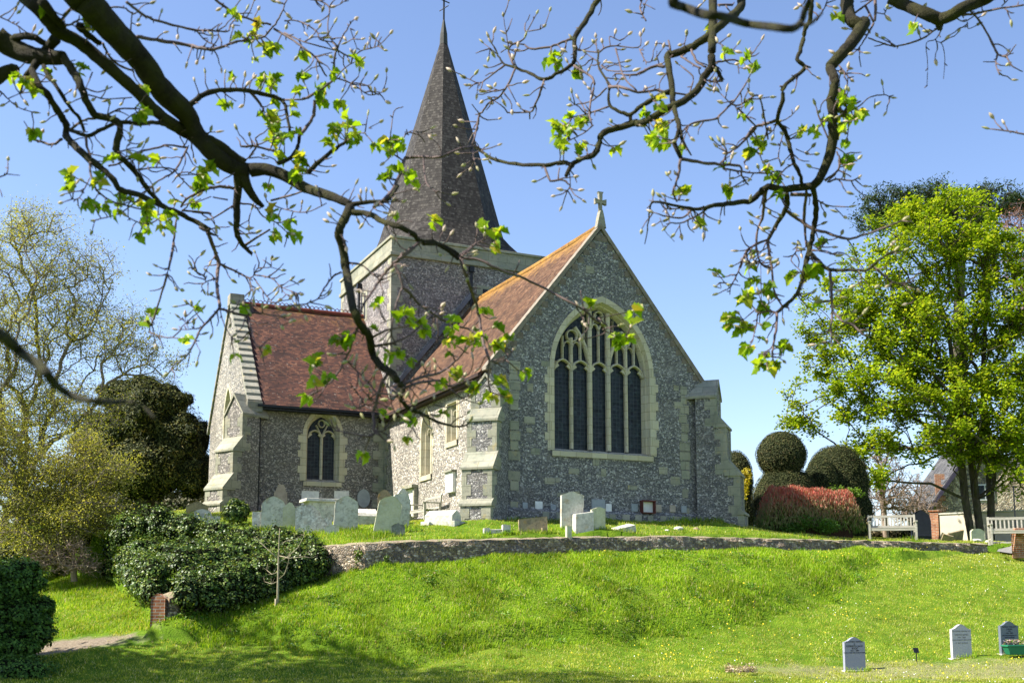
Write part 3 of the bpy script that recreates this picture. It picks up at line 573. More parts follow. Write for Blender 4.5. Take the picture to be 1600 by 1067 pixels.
# ---- chancel roof
def slab(b, p, th=.09):    # p: four corners of the underside, roof slab
    n = (Vector(p[1])-Vector(p[0])).cross(Vector(p[3])-Vector(p[0])).normalized()
    if n.z < 0: n = -n
    b.hexa(p, [tuple(Vector(q)+n*th) for q in p])
def sagslab(b, e0, e1, r1, r0, th, n=14, sag=.05, seed=0):   # eave start/end, ridge end/start
    e0, e1, r1, r0 = map(Vector, (e0, e1, r1, r0)); rr = random.Random(seed); top = []; k = 8
    nn = (e1-e0).cross(r0-e0).normalized(); nn = nn if nn.z > 0 else -nn
    G = {}
    for i in range(n+1):
        t = i/n
        for j in range(k+1):
            u = j/k; p = (e0*(1-t)+e1*t)*(1-u)+(r0*(1-t)+r1*t)*u
            d = -sag*math.sin(math.pi*t)*(.4+.6*u)+rr.uniform(-.012, .012); G[i, j] = len(top); top.append(tuple(p+nn*(th+d)))
    f = [(G[i, j], G[i+1, j], G[i+1, j+1], G[i, j+1]) for i in range(n) for j in range(k)]; m0 = len(top); v = top+[tuple(q) for q in (e0, e1, r1, r0)]
    f += [tuple([m0, *[G[i, 0] for i in range(n+1)], m0+1]), tuple([m0, *[G[0, j] for j in range(k+1)], m0+3]), tuple([m0+1, *[G[n, j] for j in range(k+1)], m0+2]), (m0, m0+1, m0+2, m0+3)]
    b.add(v, f)
b = MB(); z0 = 4.72; RS = 1.245; zr = z0+(XM+.92)*RS
sagslab(b, (-.92, .32, z0), (-.92, 10.5, z0), (XM, 11.0, zr), (XM, .32, zr), .1, seed=1)
b.build('chancel_roof', rt, church, False)
b = MB(); slab(b, [(2*XM+.92, .32, z0), (2*XM+.92, 11.0, z0), (XM+.002, 11.0, zr), (XM+.002, .32, zr)]); b.build('chancel_roof', rt, church)
b = MB(); b.tube([(XM, .3, zr+.1), (XM, 5, zr+.06), (XM, 11, zr+.1)], .11, 8); b.build('ridge_tiles', rt, church, True)
b = MB(); b.box(-1.02, -.9, .3, 10.5, 4.68, 4.79); b.box(-.95, X0, .3, 10.79, 4.61, 4.67); b.build('gutter', timber, church)
# coping of the east gable
b = MB()
for sg in (-1, 1):
    P = [(XM, 10.34), (XM+sg*4.32, 4.97), (XM+sg*4.32, 4.86), (XM+sg*4.2, 4.86), (XM, 10.16)]
    b.prism(P, E_, -.04, .34)
b.build('gable_coping', plain('verge_brown', (.2, .17, .13), .9, .35, 6), church, bevel=.015)
# cross
b = MB(); xo = -.05
b.prism([(3.33, 10.22), (3.67, 10.22), (3.6, 10.62), (3.54, 10.85), (3.46, 10.85), (3.4, 10.62)], E_, .0, .22)
b.prism([(3.45, 10.84), (3.55, 10.84), (3.55, 11.12), (3.72, 11.07), (3.72, 11.27), (3.56, 11.22), (3.57, 11.45), (3.6, 11.52), (3.4, 11.52), (3.43, 11.45), (3.44, 11.22), (3.28, 11.27), (3.28, 11.07), (3.45, 11.12)], E_, .05, .17)
b.build('gable_cross', cap, church, bevel=.012)
# plinth
b = MB(); b.prism([(-.14, -1), (-.14, .3), (-.0, .42), (0, -1)], lambda a, z, d: (d, a, z), X0-.1, X1+.1); b.prism([(X0-.1, -1), (X0-.1, .4), (X0, .5), (X0, -1)], lambda a, z, d: (a, d, z), .3, 10.8)
b.prism([(TW-.09, -1), (TW-.09, .9), (TW, 1.0), (TW, -1)], lambda a, z, d: (d, a, z), TS, 0); b.build('plinth', fl, church)
# ---- diagonal buttress
def buttress(parent, corner, ang, stages, wd, zpk, mats, gable=.75):
    """stages: list of (ztop_vertical, projection) from the bottom; ang: outward direction in the local frame"""
    ca, sa = math.cos(ang), math.sin(ang)
    def m(p, l, z): return (corner[0]+p*ca-l*sa, corner[1]+p*sa+l*ca, z)
    body = MB(); trim = MB(); h = wd/2; zb = -1
    for i, (zt, pr) in enumerate(stages):
        nx_ = stages[i+1][1] if i+1 < len(stages) else None
        body.hexa([m(-.2, -h, zb), m(pr, -h, zb), m(pr, h, zb), m(-.2, h, zb)], [m(-.2, -h, zt), m(pr, -h, zt), m(pr, h, zt), m(-.2, h, zt)])
        rr = random.Random(i+int(corner[1])); z = max(zb, -.4); k = 0
        while z < zt-.02:                      # dressed corner stones
            hh = min(rr.uniform(.25, .36), zt-z); L1 = (.30 if k % 2 else .15); e = .008
            for sg in (-1, 1):
                for (p0, p1, l0, l1) in ((pr-(.4 if k % 2 == 0 else .2), pr+e, sg*h+sg*e, sg*(h-.02)), (pr-.02, pr+e*1.5, sg*(h+e*.5), sg*(h-L1))):
                    l0, l1 = min(l0, l1), max(l0, l1)
                    trim.hexa([m(p0, l0, z), m(p1, l0, z), m(p1, l1, z), m(p0, l1, z)], [m(p0, l0, z+hh), m(p1, l0, z+hh), m(p1, l1, z+hh), m(p0, l1, z+hh)])
            z += hh; k += 1
        if nx_ is not None:                    # weathering slope up to the next stage
            zn = zt+(pr-nx_)*1.4; hs_ = h+.05; e = .05
            trim.add([m(pr+e, -hs_, zt-.07), m(pr+e, hs_, zt-.07), m(pr+e, hs_, zt), m(pr+e, -hs_, zt), m(nx_-.02, hs_, zn), m(nx_-.02, -hs_, zn), m(nx_-.1, -hs_, zt-.07), m(nx_-.1, hs_, zt-.07)],
                     [(0, 1, 2, 3), (3, 2, 4, 5), (0, 3, 5, 6), (1, 7, 4, 2), (0, 6, 7, 1)])
            zb = zt+.0
        else:
            hs_ = h+.06; e = .05; g0 = zt
            body.add([m(-.5, -h, g0), m(pr, -h, g0), m(pr, 0, g0+gable-.06), m(-.5, 0, g0+gable-.06), m(pr, h, g0), m(-.5, h, g0)], [(1, 4, 2), (0, 1, 2, 3), (4, 5, 3, 2)])
            for sg in (-1, 1):
                trim.hexa([m(-.6, sg*hs_, g0-.06), m(pr+e, sg*hs_, g0-.06), m(pr+e, 0, g0+gable-.05), m(-.6, 0, g0+gable-.05)], [m(-.6, sg*hs_, g0+.03), m(pr+e, sg*hs_, g0+.03), m(pr+e, 0, g0+gable+.06), m(-.6, 0, g0+gable+.06)])
    bo = body.build('buttress', mats[0], parent); trim.build('dressed_stone', mats[1], bo)
    return bo
buttress(church, (X0, 0), R(225), [(.4, 1.35), (1.55, 1.22), (3.12, .82), (3.95, .52)], 1.0, 4.6, (fl, ston), .65)
buttress(church, (X1, 0), R(-45), [(.4, 1.38), (1.75, 1.27), (3.45, .85), (4.5, .52)], 1.0, 5, (fl, ston), .62)
buttress(church, (TS, TW), R(207), [(1.0, 1.55), (1.6, 1.45), (3.1, 1.02), (4.5, .62)], 1.05, 5.6, (flw, ston), .8)
# quoins
def quoins(b, s, w_, ds, dw, z0, z1, seed=0):   # ds, dw: directions (+-1) the stones run along each wall
    rr = random.Random(seed); z = z0; k = 0; e = .009
    while z < z1:
        h = min(rr.uniform(.27, .38), z1-z); l1, l2 = ((.5, .26) if k % 2 else (.26, .5))
        b.box(*sorted((s-ds*e, s+ds*l1)), *sorted((w_-dw*e, w_+dw*.05)), z, z+h-.005); b.box(*sorted((s-ds*e, s+ds*.05)), *sorted((w_-dw*e*.9, w_+dw*l2)), z, z+h-.006); z += h; k += 1
b = MB(); 
rr = random.Random(4)
for zc in np.arange(.3, 5.1, .33):      # dressed strip beside each end buttress
    for s0 in (.02, 6.62):
        if rr.random() < .8: b.box(s0-rr.uniform(0, .1), s0+rr.uniform(.2, .36), -.011, .03, zc, zc+.3)
for i in range(38):
    s0 = rr.uniform(.4, 6.4); z = rr.uniform(.8, 9); 
    if abs(s0-3.47) < 2.3 and 2 < z < 8 or abs(s0-3.5) > (9.4-z)/1.3: continue
    b.box(s0, s0+rr.uniform(.15, .4), -.009, .03, z, z+rr.uniform(.12, .28))
for i in range(14):
    s0 = .1+i*.5; b.box(s0, s0+rr.uniform(.2, .3), -.148, -.1, .02, .29) if i > 1 else None
b.build('wall_quoins', ston, church)['kind'] = 'stuff'; b = MB()
for sg in (-1, 1):                      # brick edged strip below the coping
    for i in range(17):
        t = i/17; a = XM+sg*(.12+3.9*t); z = 9.85-4.87*t; b.box(a-.1, a+.13, -.01, .03, z-.12, z+.08)
b.build('gable_bricks', plain('verge_brick', (.16, .13, .1), .9, .35, 6), church)['kind'] = 'stuff'
b = MB(); quoins(b, X0, TW, -1, -1, -.5, 4.6, 6); b.build('transept_quoins', ston, church)
# ---- transept roof
tz = 4.98
b = MB(); sagslab(b, (TS+.42, TW-.36, tz-.08), (.6, TW-.36, tz-.08), (.6, TMID, TR), (TS+.42, TMID, TR), .1, seed=4); slab(b, [(TS+.42, TW2+.36, tz-.08), (.6, TW2+.36, tz-.08), (.6, TMID+.002, TR), (TS+.42, TMID+.002, TR)])
b.build('transept_roof', rt2, church)
b = MB(); b.box(TS+.3, .1, TW-.5, TW-.36, tz-.12, tz-.02); b.box(TS+.35, 0, TW-.4, TW-.012, tz-.2, tz-.14); b.build('gutter', iron, church)
crest = plain('crest_red', (.15, .035, .024), .7, .3, 4); b = MB(); b.tube([(TS+.4, TMID, TR+.1), (-.1, TMID, TR+.1)], .1, 6)
x = TS+.45
while x < -.15:
    b.tube([(x, TMID, TR+.17), (x-.035, TMID, TR+.27), (x+.05, TMID, TR+.33), (x+.135, TMID, TR+.27), (x+.1, TMID, TR+.17)], .022, 4); x += .19
b.build('ridge_cresting', crest, church)
# stepped stone coping of the transept gable: overlapping slabs
b = MB(); n = 17
for sg, wf in ((-1, TW-.38), (1, TW2+.38)):
    for i in range(n):
        t0, t1 = i/n, (i+1.12)/n; w0 = wf+(TMID-wf)*t0; w1 = wf+(TMID-wf)*min(t1, 1); za = 5.0+(10.2-5.0)*t0; zb_ = 5.0+(10.2-5.0)*min(t1, 1)
        b.hexa([(TS-.08, w0, za-.12), (TS+.48, w0, za-.12), (TS+.48, w1, zb_-.2), (TS-.08, w1, zb_-.2)], [(TS-.08, w0, za+.14), (TS+.48, w0, za+.14), (TS+.48, w1, zb_+.03), (TS-.08, w1, zb_+.03)])
b.box(TS-.1, TS+.5, TMID-.3, TMID+.3, 9.9, 10.38); b.box(TS-.1, TS+.5, TW-.45, TW+.05, 4.65, 5.06); b.build('gable_coping', cap, church, bevel=.012)
# downpipes
def pipe(pts, r, name='downpipe', par=church): b = MB(); b.tube(pts, r, 8); b.box(pts[0][0]-.1, pts[0][0]+.1, pts[0][1]-.1, pts[0][1]+.08, pts[0][2]-.2, pts[0][2]+.05); b.build(name, iron, par, False)
pipe([(-5.85, TW-.14, 4.85), (-5.85, TW-.14, 0)], .065)
# ---- tower
t0, t1, u0, u1 = -.4, 7.1, 11.0, 18.5; flt = flint('tower_flint', (1.07, 1.0, .96), 17, (.42, .37, .33), 1.25)
w = MB(); w.box(t0, t1, u0, u1, -1, 11.84); w.build('tower_wall', flt, church)
b = MB(); b.box(t0-.09, t1+.09, u0-.09, u1+.09, 11.82, 11.98); b.box(t0-.02, t1+.02, u0-.02, u1+.02, 11.98, 12.58); b.box(t0-.08, t1+.08, u0-.08, u1+.08, 12.58, 12.7); b.build('tower_parapet', ston, church, bevel=.02)
b = MB(); quoins(b, t0, u0, 1, 1, 5, 11.82, 3); quoins(b, t0, u1, 1, -1, 7, 11.82, 8); quoins(b, t1, u0, -1, 1, 5, 11.82, 5)
b.box(3.5, 4.3, u0-.012, u0+.1, 9.9, 11.0); b.box(t0-.012, t0+.1, 14.3, 15.0, 9.8, 11.2); b.build('tower_quoins', ston, church)['kind'] = 'stuff'
b = MB(); b.box(3.78, 4.02, u0-.02, u0+.1, 10.0, 10.85); b.build('louvre', iron, church)
b = MB(); b.box(t0-.02, t0+.1, 14.56, 14.72, 9.9, 11.1); b.build('louvre', iron, church)
pipe([(3.2, u0-.12, 11.7), (3.2, u0-.12, 9.3)], .06); pipe([(t0-.12, 15.2, 11.6), (t0-.12, 15.2, 8.8)], .06)
b = MB(); zc = lambda s: z0_+(s+.92)*RS; z0_ = 4.72+.5
P = [(-.38, zc(-.38)), (3.2, zc(3.2)), (3.2, zc(3.2)+.28), (-.38, zc(-.38)+.28)]; b.prism(P, lambda a, z, d: (a, d, z), u0-.16, u0+.02); b.build('flashing', lead, church)
# ---- spire
SC, SW_ = 3.33, 14.75
b = MB(); rings = []
def ring(z, r, sqf):
    P = []
    for i in range(16):
        a = R(22.5*i); k = math.cos(R(22.5))/math.cos(((a+R(22.5)) % R(45))-R(22.5)); ro = r*k; s_ = r*math.cos(R(22.5))/max(abs(math.cos(a)), abs(math.sin(a)))
        q = ro*(1-sqf)+s_*sqf; P.append((SC+q*math.cos(a), SW_+q*math.sin(a), z))
    return P
zs_ = [(12.6, 3.5, .8), (12.95, 3.36, .62), (13.45, 3.15, .4), (14.05, 2.92, .16), (14.8, 2.7, .0), (15.6, 2.48, .0), (17.6, 1.93, 0), (19.9, 1.28, 0), (22.1, .66, 0), (24.0, .13, 0), (24.4, .06, 0)]
for i, (z, r, q) in enumerate(zs_): rings.append(ring(z, r, q))
for A, B in zip(rings[:-1], rings[1:]):
    n = len(b.V); b.V += A+B; b.F += [(n+i, n+(i+1) % 16, n+16+(i+1) % 16, n+16+i) for i in range(16)]
b.build('spire', shing, church)
b = MB(); b.tube([(SC, SW_, 23.7), (SC, SW_, 24.3), (SC, SW_, 24.7), (SC, SW_, 25.0)], [.2, .17, .1, .05], 8); b.build('spire_cap', plain('cap_lead_dark', (.045, .045, .04), .7, .3, 4), church)
b = MB(); b.tube([(SC, SW_, 24.9), (SC, SW_, 27.0)], .045, 6); b.tube([(SC-.32, SW_-.1, 26.0), (SC+.32, SW_+.1, 26.0)], .03, 5); b.tube([(SC+.1, SW_-.32, 25.6), (SC-.1, SW_+.32, 25.6)], .025, 5)
b.add([(SC-.5, SW_-.16, 26.35), (SC+.1, SW_+.03, 26.3), (SC+.1, SW_+.03, 26.45), (SC-.5, SW_-.16, 26.6), (SC-.5, SW_-.15, 26.35), (SC+.1, SW_+.04, 26.3), (SC+.1, SW_+.04, 26.45), (SC-.5, SW_-.15, 26.6)], [(0, 1, 2, 3), (4, 7, 6, 5), (0, 4, 5, 1), (3, 2, 6, 7), (0, 3, 7, 4), (1, 5, 6, 2)]); b.build('weathervane', iron, church)
# ---- memorial tablets on the walls
tw = plain('tablet_white', (.72, .7, .66), .8, .15, 6); tg = plain('tablet_grey', (.3, .32, .33), .8, .15, 5); tbf = plain('tablet_buff', (.42, .35, .27), .85, .2, 5)
def on_east(px0, px1, py0, py1):   # pixel box -> east wall local s, z
    def loc(x, y):
        d = at(x, y, 10)-np.array([0, 0, CZ]); u_ = np.array([-math.sin(CA), math.cos(CA), 0]); t = np.dot(CO-np.array([0, 0, CZ]), u_)/np.dot(d, u_); q = d*t+np.array([0, 0, CZ])-CO
        return q[0]*math.cos(CA)+q[1]*math.sin(CA), q[2]
    a, z1_ = loc(px0, (py0+py1)/2); b_, _ = loc(px1, (py0+py1)/2); c = (px0+px1)/2
    return a, b_, loc(c, py1)[1], loc(c, py0)[1]
for i, (p, mt) in enumerate((((835.6, 847, 783, 797), tw), ((924, 945, 780, 796), tg), ((946, 955, 787, 799), tw), ((986, 996, 787, 799), tg), ((1001, 1019, 784, 800), tw), ((1024, 1033, 788, 800), tbf), ((860, 868, 788, 798), tg), ((816, 824, 785, 797), tg), ((1046, 1055, 789, 800), tbf), ((1064, 1072, 790, 801), tg))):
    a, c, z0, z1 = on_east(*p); b = MB(); b.box(a, c, -.185 if z0 < .3 else -.04, .02, max(z0, .02), z1); b.build('memorial_tablet', mt, church, bevel=.008)
    if i == 4: f = MB(); f.box(a-.04, c+.04, -.19, .0, z1+.003, z1+.045); f.box(a-.03, a-.003, -.19, 0, z0-.02, z1); f.box(c+.003, c+.03, -.19, 0, z0-.02, z1); f.box(a-.03, c+.03, -.19, 0, z0-.05, z0-.021); f.build('tablet_surround', plain('surround_red', (.12, .04, .03), .85, .2), church)
def on_w(px0, px1, py0, py1, W0):
    def loc(x, y):
        d = at(x, y, 10)-np.array([0, 0, CZ]); u_ = np.array([-math.sin(CA), math.cos(CA), 0]); t = (np.dot(CO-np.array([0, 0, CZ]), u_)+W0)/np.dot(d, u_); q = d*t+np.array([0, 0, CZ])-CO
        return q[0]*math.cos(CA)+q[1]*math.sin(CA), q[2]
    c = (px0+px1)/2; return loc(px0, py0)[0], loc(px1, py0)[0], loc(c, py1)[1], loc(c, py0)[1]
def tpl(px, mt, d=.05, shape=None):
    a0, a1, zb, zt = on_w(*px, TW); w_ = a1-a0; h = zt-zb
    poly = [(a0+w_*x, zb+h*y) for x, y in (shape or ((0, 0), (1, 0), (1, 1), (0, 1)))]
    b = MB(); b.prism(poly, T_, -d, .02); b.build('memorial_tablet', mt, church, bevel=.008)
tpl((428, 449, 757, 800), tbf, .05, ((0, 0), (1, 0), (1, .72), (.88, .76), (.8, .92), (.7, 1), (.3, 1), (.2, .92), (.12, .76), (0, .72)))
tpl((471, 498, 767, 795), tw, .03); tpl((522, 545, 767, 795), tw, .03)
tpl((558, 578, 764, 793), tg, .05, [(.5+.5*math.cos(t), .5+.5*math.sin(t)) for t in np.linspace(0, 2*math.pi, 20)[:-1]])
b = MB(); b.box(X0-.13, X0+.02, 3.0, 3.68, 1.13, 1.83); b.build('memorial_tablet', tw, church, bevel=.008); b = MB(); b.box(X0-.2, X0+.02, 2.93, 3.75, 1.84, 1.9); b.build('tablet_ledge', ston, church)
b = MB(); b.box(X0-.1, X0+.02, 6.95, 7.75, .55, 1.6); b.build('memorial_tablet', tw, church, bevel=.01); b = MB(); b.box(X0-.26, X0+.02, 6.75, 7.95, 1.61, 1.72); b.box(X0-.16, X0+.02, 6.76, 6.92, .5, 1.6); b.box(X0-.16, X0+.02, 7.78, 7.94, .5, 1.6); b.build('tablet_surround', ston, church)
# ---------------------------------------------------------------- gravestones
gs_grey = gravestone('stone_pale', (.62, .59, .49), (.44, .44, .36), sk=.45, dark=.45, orange=.25)
gs_mott = gravestone('stone_mottled', (.6, .56, .5), (.4, .37, .33), (.75, .74, .7), .7, .5, .25)
gs_green = gravestone('stone_greenish', (.56, .55, .36), (.42, .42, .28), sk=.2, dark=.15, orange=.2)
gs_brown = gravestone('stone_brown', (.34, .26, .16), (.22, .18, .11), (.4, .34, .22), .3, .5, .6)
gs_white = gravestone('stone_white', (.6, .57, .48), (.44, .42, .35), (.68, .67, .62), .4, .3, .35)
gs_dark = gravestone('stone_dark', (.2, .21, .19), (.12, .13, .12), (.4, .4, .36), .3, .4, .1)
new_a = plain('granite_blue_grey', (.26, .27, .33), .55, .08, 40, .4); new_b = plain('stone_light_grey', (.42, .41, .43), .7, .06, 20); new_c = plain('slate_dark_grey', (.13, .15, .18), .45, .08, 30, .5)
def sh_round(n=9): return [(0, 0), (0, .72)]+[(.5-.5*math.cos(t), .72+.28*math.sin(t)) for t in np.linspace(.15, math.pi-.15, n)]+[(1, .72), (1, 0)]
def sh_point(): return [(0, 0), (0, .74), (.06, .84), (.2, .93), (.38, .985), (.5, 1), (.62, .985), (.8, .93), (.94, .84), (1, .74), (1, 0)]
def sh_should(): return [(0, 0), (0, .8), (.1, .83), (.16, .9), (.2, .9), (.3, .97), (.5, 1), (.7, .97), (.8, .9), (.84, .9), (.9, .83), (1, .8), (1, 0)]
def sh_ogee(): return [(0, 0), (0, .86), (.08, .865), (.2, .9), (.32, .96), (.42, .99), (.5, 1), (.58, .99), (.68, .96), (.8, .9), (.92, .865), (1, .86), (1, 0)]
def sh_gable(): return [(0, 0), (0, .9), (.03, .9), (.45, 1), (.55, 1), (.97, .9), (1, .9), (1, .6), (.97, .57), (.97, .2), (1, .16), (1, 0)]
def sh_scroll(): return [(0, 0), (0, .9), (.1, .96), (.3, 1), (.5, .97), (.62, .85), (.68, .6), (.75, .56), (.85, .62), (.92, .55), (1, .58), (1, 0)]
def sh_rect(): return [(0, 0), (0, .94), (.05, 1), (.95, 1), (1, .94), (1, 0)]
BASES = []
def stone(x0, x1, yt, yb, Y, shape, mat, label, yaw=0, lean=0, tilt=0, th=.1, sink=.15, group='old gravestones on the churchyard terrace', name='gravestone', cat_='gravestone', shear=0):
    """pixel box at distance Y; yaw turns the face, lean tips sideways, tilt tips backwards (degrees)"""
    Y = hit((x0+x1)/2, yb, Y); p0 = at(x0, yb, Y); p1 = at(x1, yb, Y); wd = (p1[0]-p0[0])/max(.5, math.cos(R(yaw))); h = at((x0+x1)/2, yt, Y)[2]-p0[2]; c = (p0+p1)/2
    gz = H(c[0], Y); BASES.append((c[0], c[1], wd, R(yaw)))
    b = MB(); P = [((x-.5)*wd, y*h if y > 0 else -sink-(max(0, c[2]-gz))) for x, y in shape]
    rr = random.Random(int(x0*7+yt)); P = [(x+rr.uniform(-.012, .012), z+rr.uniform(-.012, .012)) for x, z in P]
    b.prism(P, lambda a, z, d: (a, d, z), -th/2, th/2)
    o = b.build(name, mat, bevel=.012); o.location = c; o.rotation_euler = (R(-tilt), R(lean), R(yaw)); tag(o, label, cat_, group); return o
Y1 = 34.2
stone(291, 323, 784, 815, 34.5, sh_should(), gs_brown, 'mottled brown gravestone rising behind the ivy left of a lower white one', 12)
stone(304, 343, 796, 820, 33.6, sh_scroll(), gs_white, 'low white lichened gravestone with a broken scrolled top, leftmost on the terrace front', 10)
stone(396, 462, 797, 826, 34.9, [(0, 0), (0, .9), (.2, .93), (.22, 1), (.7, 1), (.72, 1.25), (.85, 1.1), (.88, .95), (1, .9), (1, 0)], gs_mott, 'wide weathered gravestone mostly hidden behind the tall round topped pale one', 14)
stone(409, 444, 776, 826, 34.3, sh_point(), gs_grey, 'tall pale gravestone with a smooth pointed arch top above the ivy', 14)
stone(442, 461, 785, 826, 35.2, sh_should(), gs_green, 'narrow greenish gravestone just right of the tall pointed arch one', 14)
stone(462, 517, 788, 832, 33.8, [(0, 0), (0, .86), (.06, .92), (.2, .99), (.4, 1), (.55, .93), (.64, .8), (.7, .6), (.78, .5), (.86, .55), (.92, .48), (1, .5), (1, 0)], gs_mott, 'lichen spotted gravestone with a round top and broken right shoulder', 10)
stone(521, 557, 775, 827, 34.4, sh_point(), gs_grey, 'upright pale gravestone with a pointed top right of the chest tomb', 14, 3)
stone(508, 529, 820, 836, 33.2, sh_round(), gs_white, 'tiny bluish white footstone in the grass at the ivy edge', 10)
stone(590, 611, 765, 815, 35.6, sh_round(), gs_brown, 'brown orange round topped gravestone peeping over the leaning one', 10)
stone(610, 637, 768, 826, 34.9, [(0, 0), (0, .8), (.15, .9), (.5, .97), (.62, 1), (.85, .93), (1, .78), (1, 0)], gs_grey, 'tall bluish gravestone just behind the leaning green one', 24, 3)
stone(620, 637, 763, 820, 35.6, sh_round(), gs_white, 'slim ornate gravestone with a pale round rim behind the bluish one', 30)
stone(583, 620, 774, 833, 33.6, sh_point(), gs_green, 'big greenish gravestone leaning sharply to the right on the terrace edge', 12, 10, 0, .12)
stone(612, 632, 818, 836, 32.9, sh_round(), gs_dark, 'small dark round footstone below the leaning gravestone', 8)
stone(876, 911, 768, 827, 34.6, sh_gable(), gs_white, 'tall gravestone with a shallow gabled head and shaped shoulders before the east wall', 16, 1, 0, .13)
stone(924, 946, 792, 829, 33.9, sh_gable(), gs_green, 'shouldered gravestone end attached to the pale chest tomb block', 16, 0, 0, .12)
stone(811, 855, 808, 831, 33.6, [(0, 0), (0, .9), (1, 1), (1, 0)], gs_brown, 'low wide rectangular gravestone slab standing in the terrace grass', 14, -2, 5)
for x0, x1, yt, yb, Y, mt, lb in ((756, 764, 825, 833, 33.2, gs_white, 'tiny white kerb stone left of the square footstone on the terrace'), (785, 796, 820, 833, 33.2, gs_white, 'small square footstone left of the wide rectangular slab'), (846, 854, 824, 833, 33.1, gs_brown, 'tiny mossy kerb stone at the right foot of the wide slab'), (884, 892, 822, 833, 33.1, gs_green, 'tiny mossy kerb stone in front of the tall gabled gravestone')):
    stone(x0, x1, yt, yb, Y, sh_rect(), mt, lb, 20, 0, 0, .14)
def slabstone(name, label, px, py, Y, size, rot, mat, cat_='tomb', group=None, prof=None):
    Y = hit(px, py, Y); p = at(px, py, Y); b = MB(); L, W_, h = size
    P = prof or [(-W_/2, -.15), (W_/2, -.15), (W_/2, h), (-W_/2, h)]
    b.prism(P, lambda a, z, d: (d, a, z), -L/2, L/2); o = b.build(name, mat, bevel=.015); o.location = (p[0], p[1], p[2]); o.rotation_euler = tuple(R(a) for a in rot); return tag(o, label, cat_, group)
# chest tomb behind the gravestones: body, top slab
p = at(508, 815, 36.2); r = empty('chest_tomb', tuple(p), R(25), 'pale chest tomb with a flat overhanging top slab behind the gravestones', 'tomb', 'tombs on the terrace')
b = MB(); b.box(-.62, .72, -.35, .35, -.3, .62); b.build('chest', gs_grey, r, bevel=.01); b = MB(); b.hexa([(-.76, -.45, .62), (.85, -.45, .62), (.85, .45, .62), (-.76, .45, .62)], [(-.74, -.43, .72), (.83, -.43, .72), (.83, .43, .72), (-.74, .43, .72)]); b.build('top_slab', gs_white, r, bevel=.01)
p = at(570, 822, 35.4); r = empty('chest_tomb', tuple(p), R(18), 'low white tomb with a sloping lichened lid left of the leaning gravestone', 'tomb', 'tombs on the terrace')
b = MB(); b.box(-.38, .3, -.3, .5, -.3, .3); b.build('chest', gs_white, r, bevel=.01); b = MB(); b.prism([(-.42, .3), (.42, .3), (.36, .4), (0, .56), (-.36, .4)], lambda a, z, d: (d, a+.1, z), -.45, .36); b.build('lid', gs_white, r, bevel=.01)
p = at(692, 819, hit(692, 819, 35.2)); r = empty('coped_tomb', tuple(p), R(-30), 'pale coffin shaped stone with a ridged top beside the wooden seat', 'tomb', 'tombs on the terrace')
b = MB(); b.box(-.62, .62, -.3, .3, -.2, .08); b.build('plinth', gs_grey, r, bevel=.01); b = MB(); b.prism([(-.26, .08), (.26, .08), (.24, .26), (0, .43), (-.24, .26)], lambda a, z, d: (d, a, z), -.5, .5); b.build('coped_stone', gs_white, r, bevel=.01)
p = at(911, 829, hit(911, 829, 34.1)); b = MB(); b.hexa([(-.33, -.28, -.2), (.27, -.28, -.2), (.27, .28, -.2), (-.33, .28, -.2)], [(-.31, -.25, .5), (.27, -.25, .58), (.27, .25, .58), (-.31, .25, .5)]); o = b.build('chest_tomb', gs_white, bevel=.02); o.location = p; o.rotation_euler = (0, 0, R(14)); tag(o, 'white block shaped chest tomb right of the tall gabled gravestone', 'tomb', 'tombs on the terrace')
o = slabstone('fallen_slab', 'white flat grave slab lying tilted below the east window', 968, 827, 34.2, (.9, .5, .07), (8, -14, 18), gs_white, 'grave slab')
o = slabstone('fallen_slab', 'thin flat stone lying in the grass at the far left of the row below the east wall', 773, 830, 33.4, (.45, .35, .05), (0, -3, 10), gs_white, 'grave slab')
# loose stones
def rock(px, py, Y, r_, mat, label, name='rough_stone', group='loose stones on the terrace', sq=.6):
    Y = hit(px, py, Y); p = at(px, py, Y); n = 60; i = np.arange(n)+.5; ph = np.arccos(1-2*i/n); th = math.pi*(1+5**.5)*i; D = np.stack([np.cos(th)*np.sin(ph), np.sin(th)*np.sin(ph), np.cos(ph)], 1)
    import bmesh
    bm2 = bmesh.new(); rr = random.Random(int(px))
    for d in D: k = r_*(1+rr.uniform(-.16, .16)); bm2.verts.new((d[0]*k, d[1]*k*.8, d[2]*k*sq))
    bmesh.ops.convex_hull(bm2, input=bm2.verts); me = bpy.data.meshes.new(name); bm2.to_mesh(me); bm2.free(); me.materials.append(mat); o = bpy.data.objects.new(name, me); COL.objects.link(o)
    o.location = p; o.rotation_euler = (.2, .1, px); return tag(o, label, 'stone', group)
rock(1059, 827, 35.2, .17, gs_grey, 'pale rough stone left of two in the grass by the north east buttress'); rock(1088, 827, 35.4, .13, gs_brown, 'small brown rough stone under a grass tuft by the north east buttress'); rock(1042, 829, 35.1, .08, gs_white, 'smallest pale pebble like stone below the east wall')
# right hand churchyard stones
stone(1516, 1539, 826, 843, 44, sh_round(), gs_green, 'small round topped gravestone at the foot of the sycamore trunks', 10, group=None)
slabstone('broken_slab', 'brown broken slab propped in front of the cream wall', 1492, 846, 44, (.75, .08, .45), (25, -12, 20), gs_brown, 'grave slab'); slabstone('broken_slab', 'smaller brown broken slab leaning at the left of the bigger one by the cream wall', 1478, 846, 43.6, (.4, .08, .3), (30, 14, 0), gs_brown, 'grave slab')
rock(1528, 845, 43, .25, gs_white, 'flat white rock below the small round gravestone', group=None, sq=.35); rock(1545, 847, 42.6, .14, gs_grey, 'little grey rock left of the white bench', group=None)
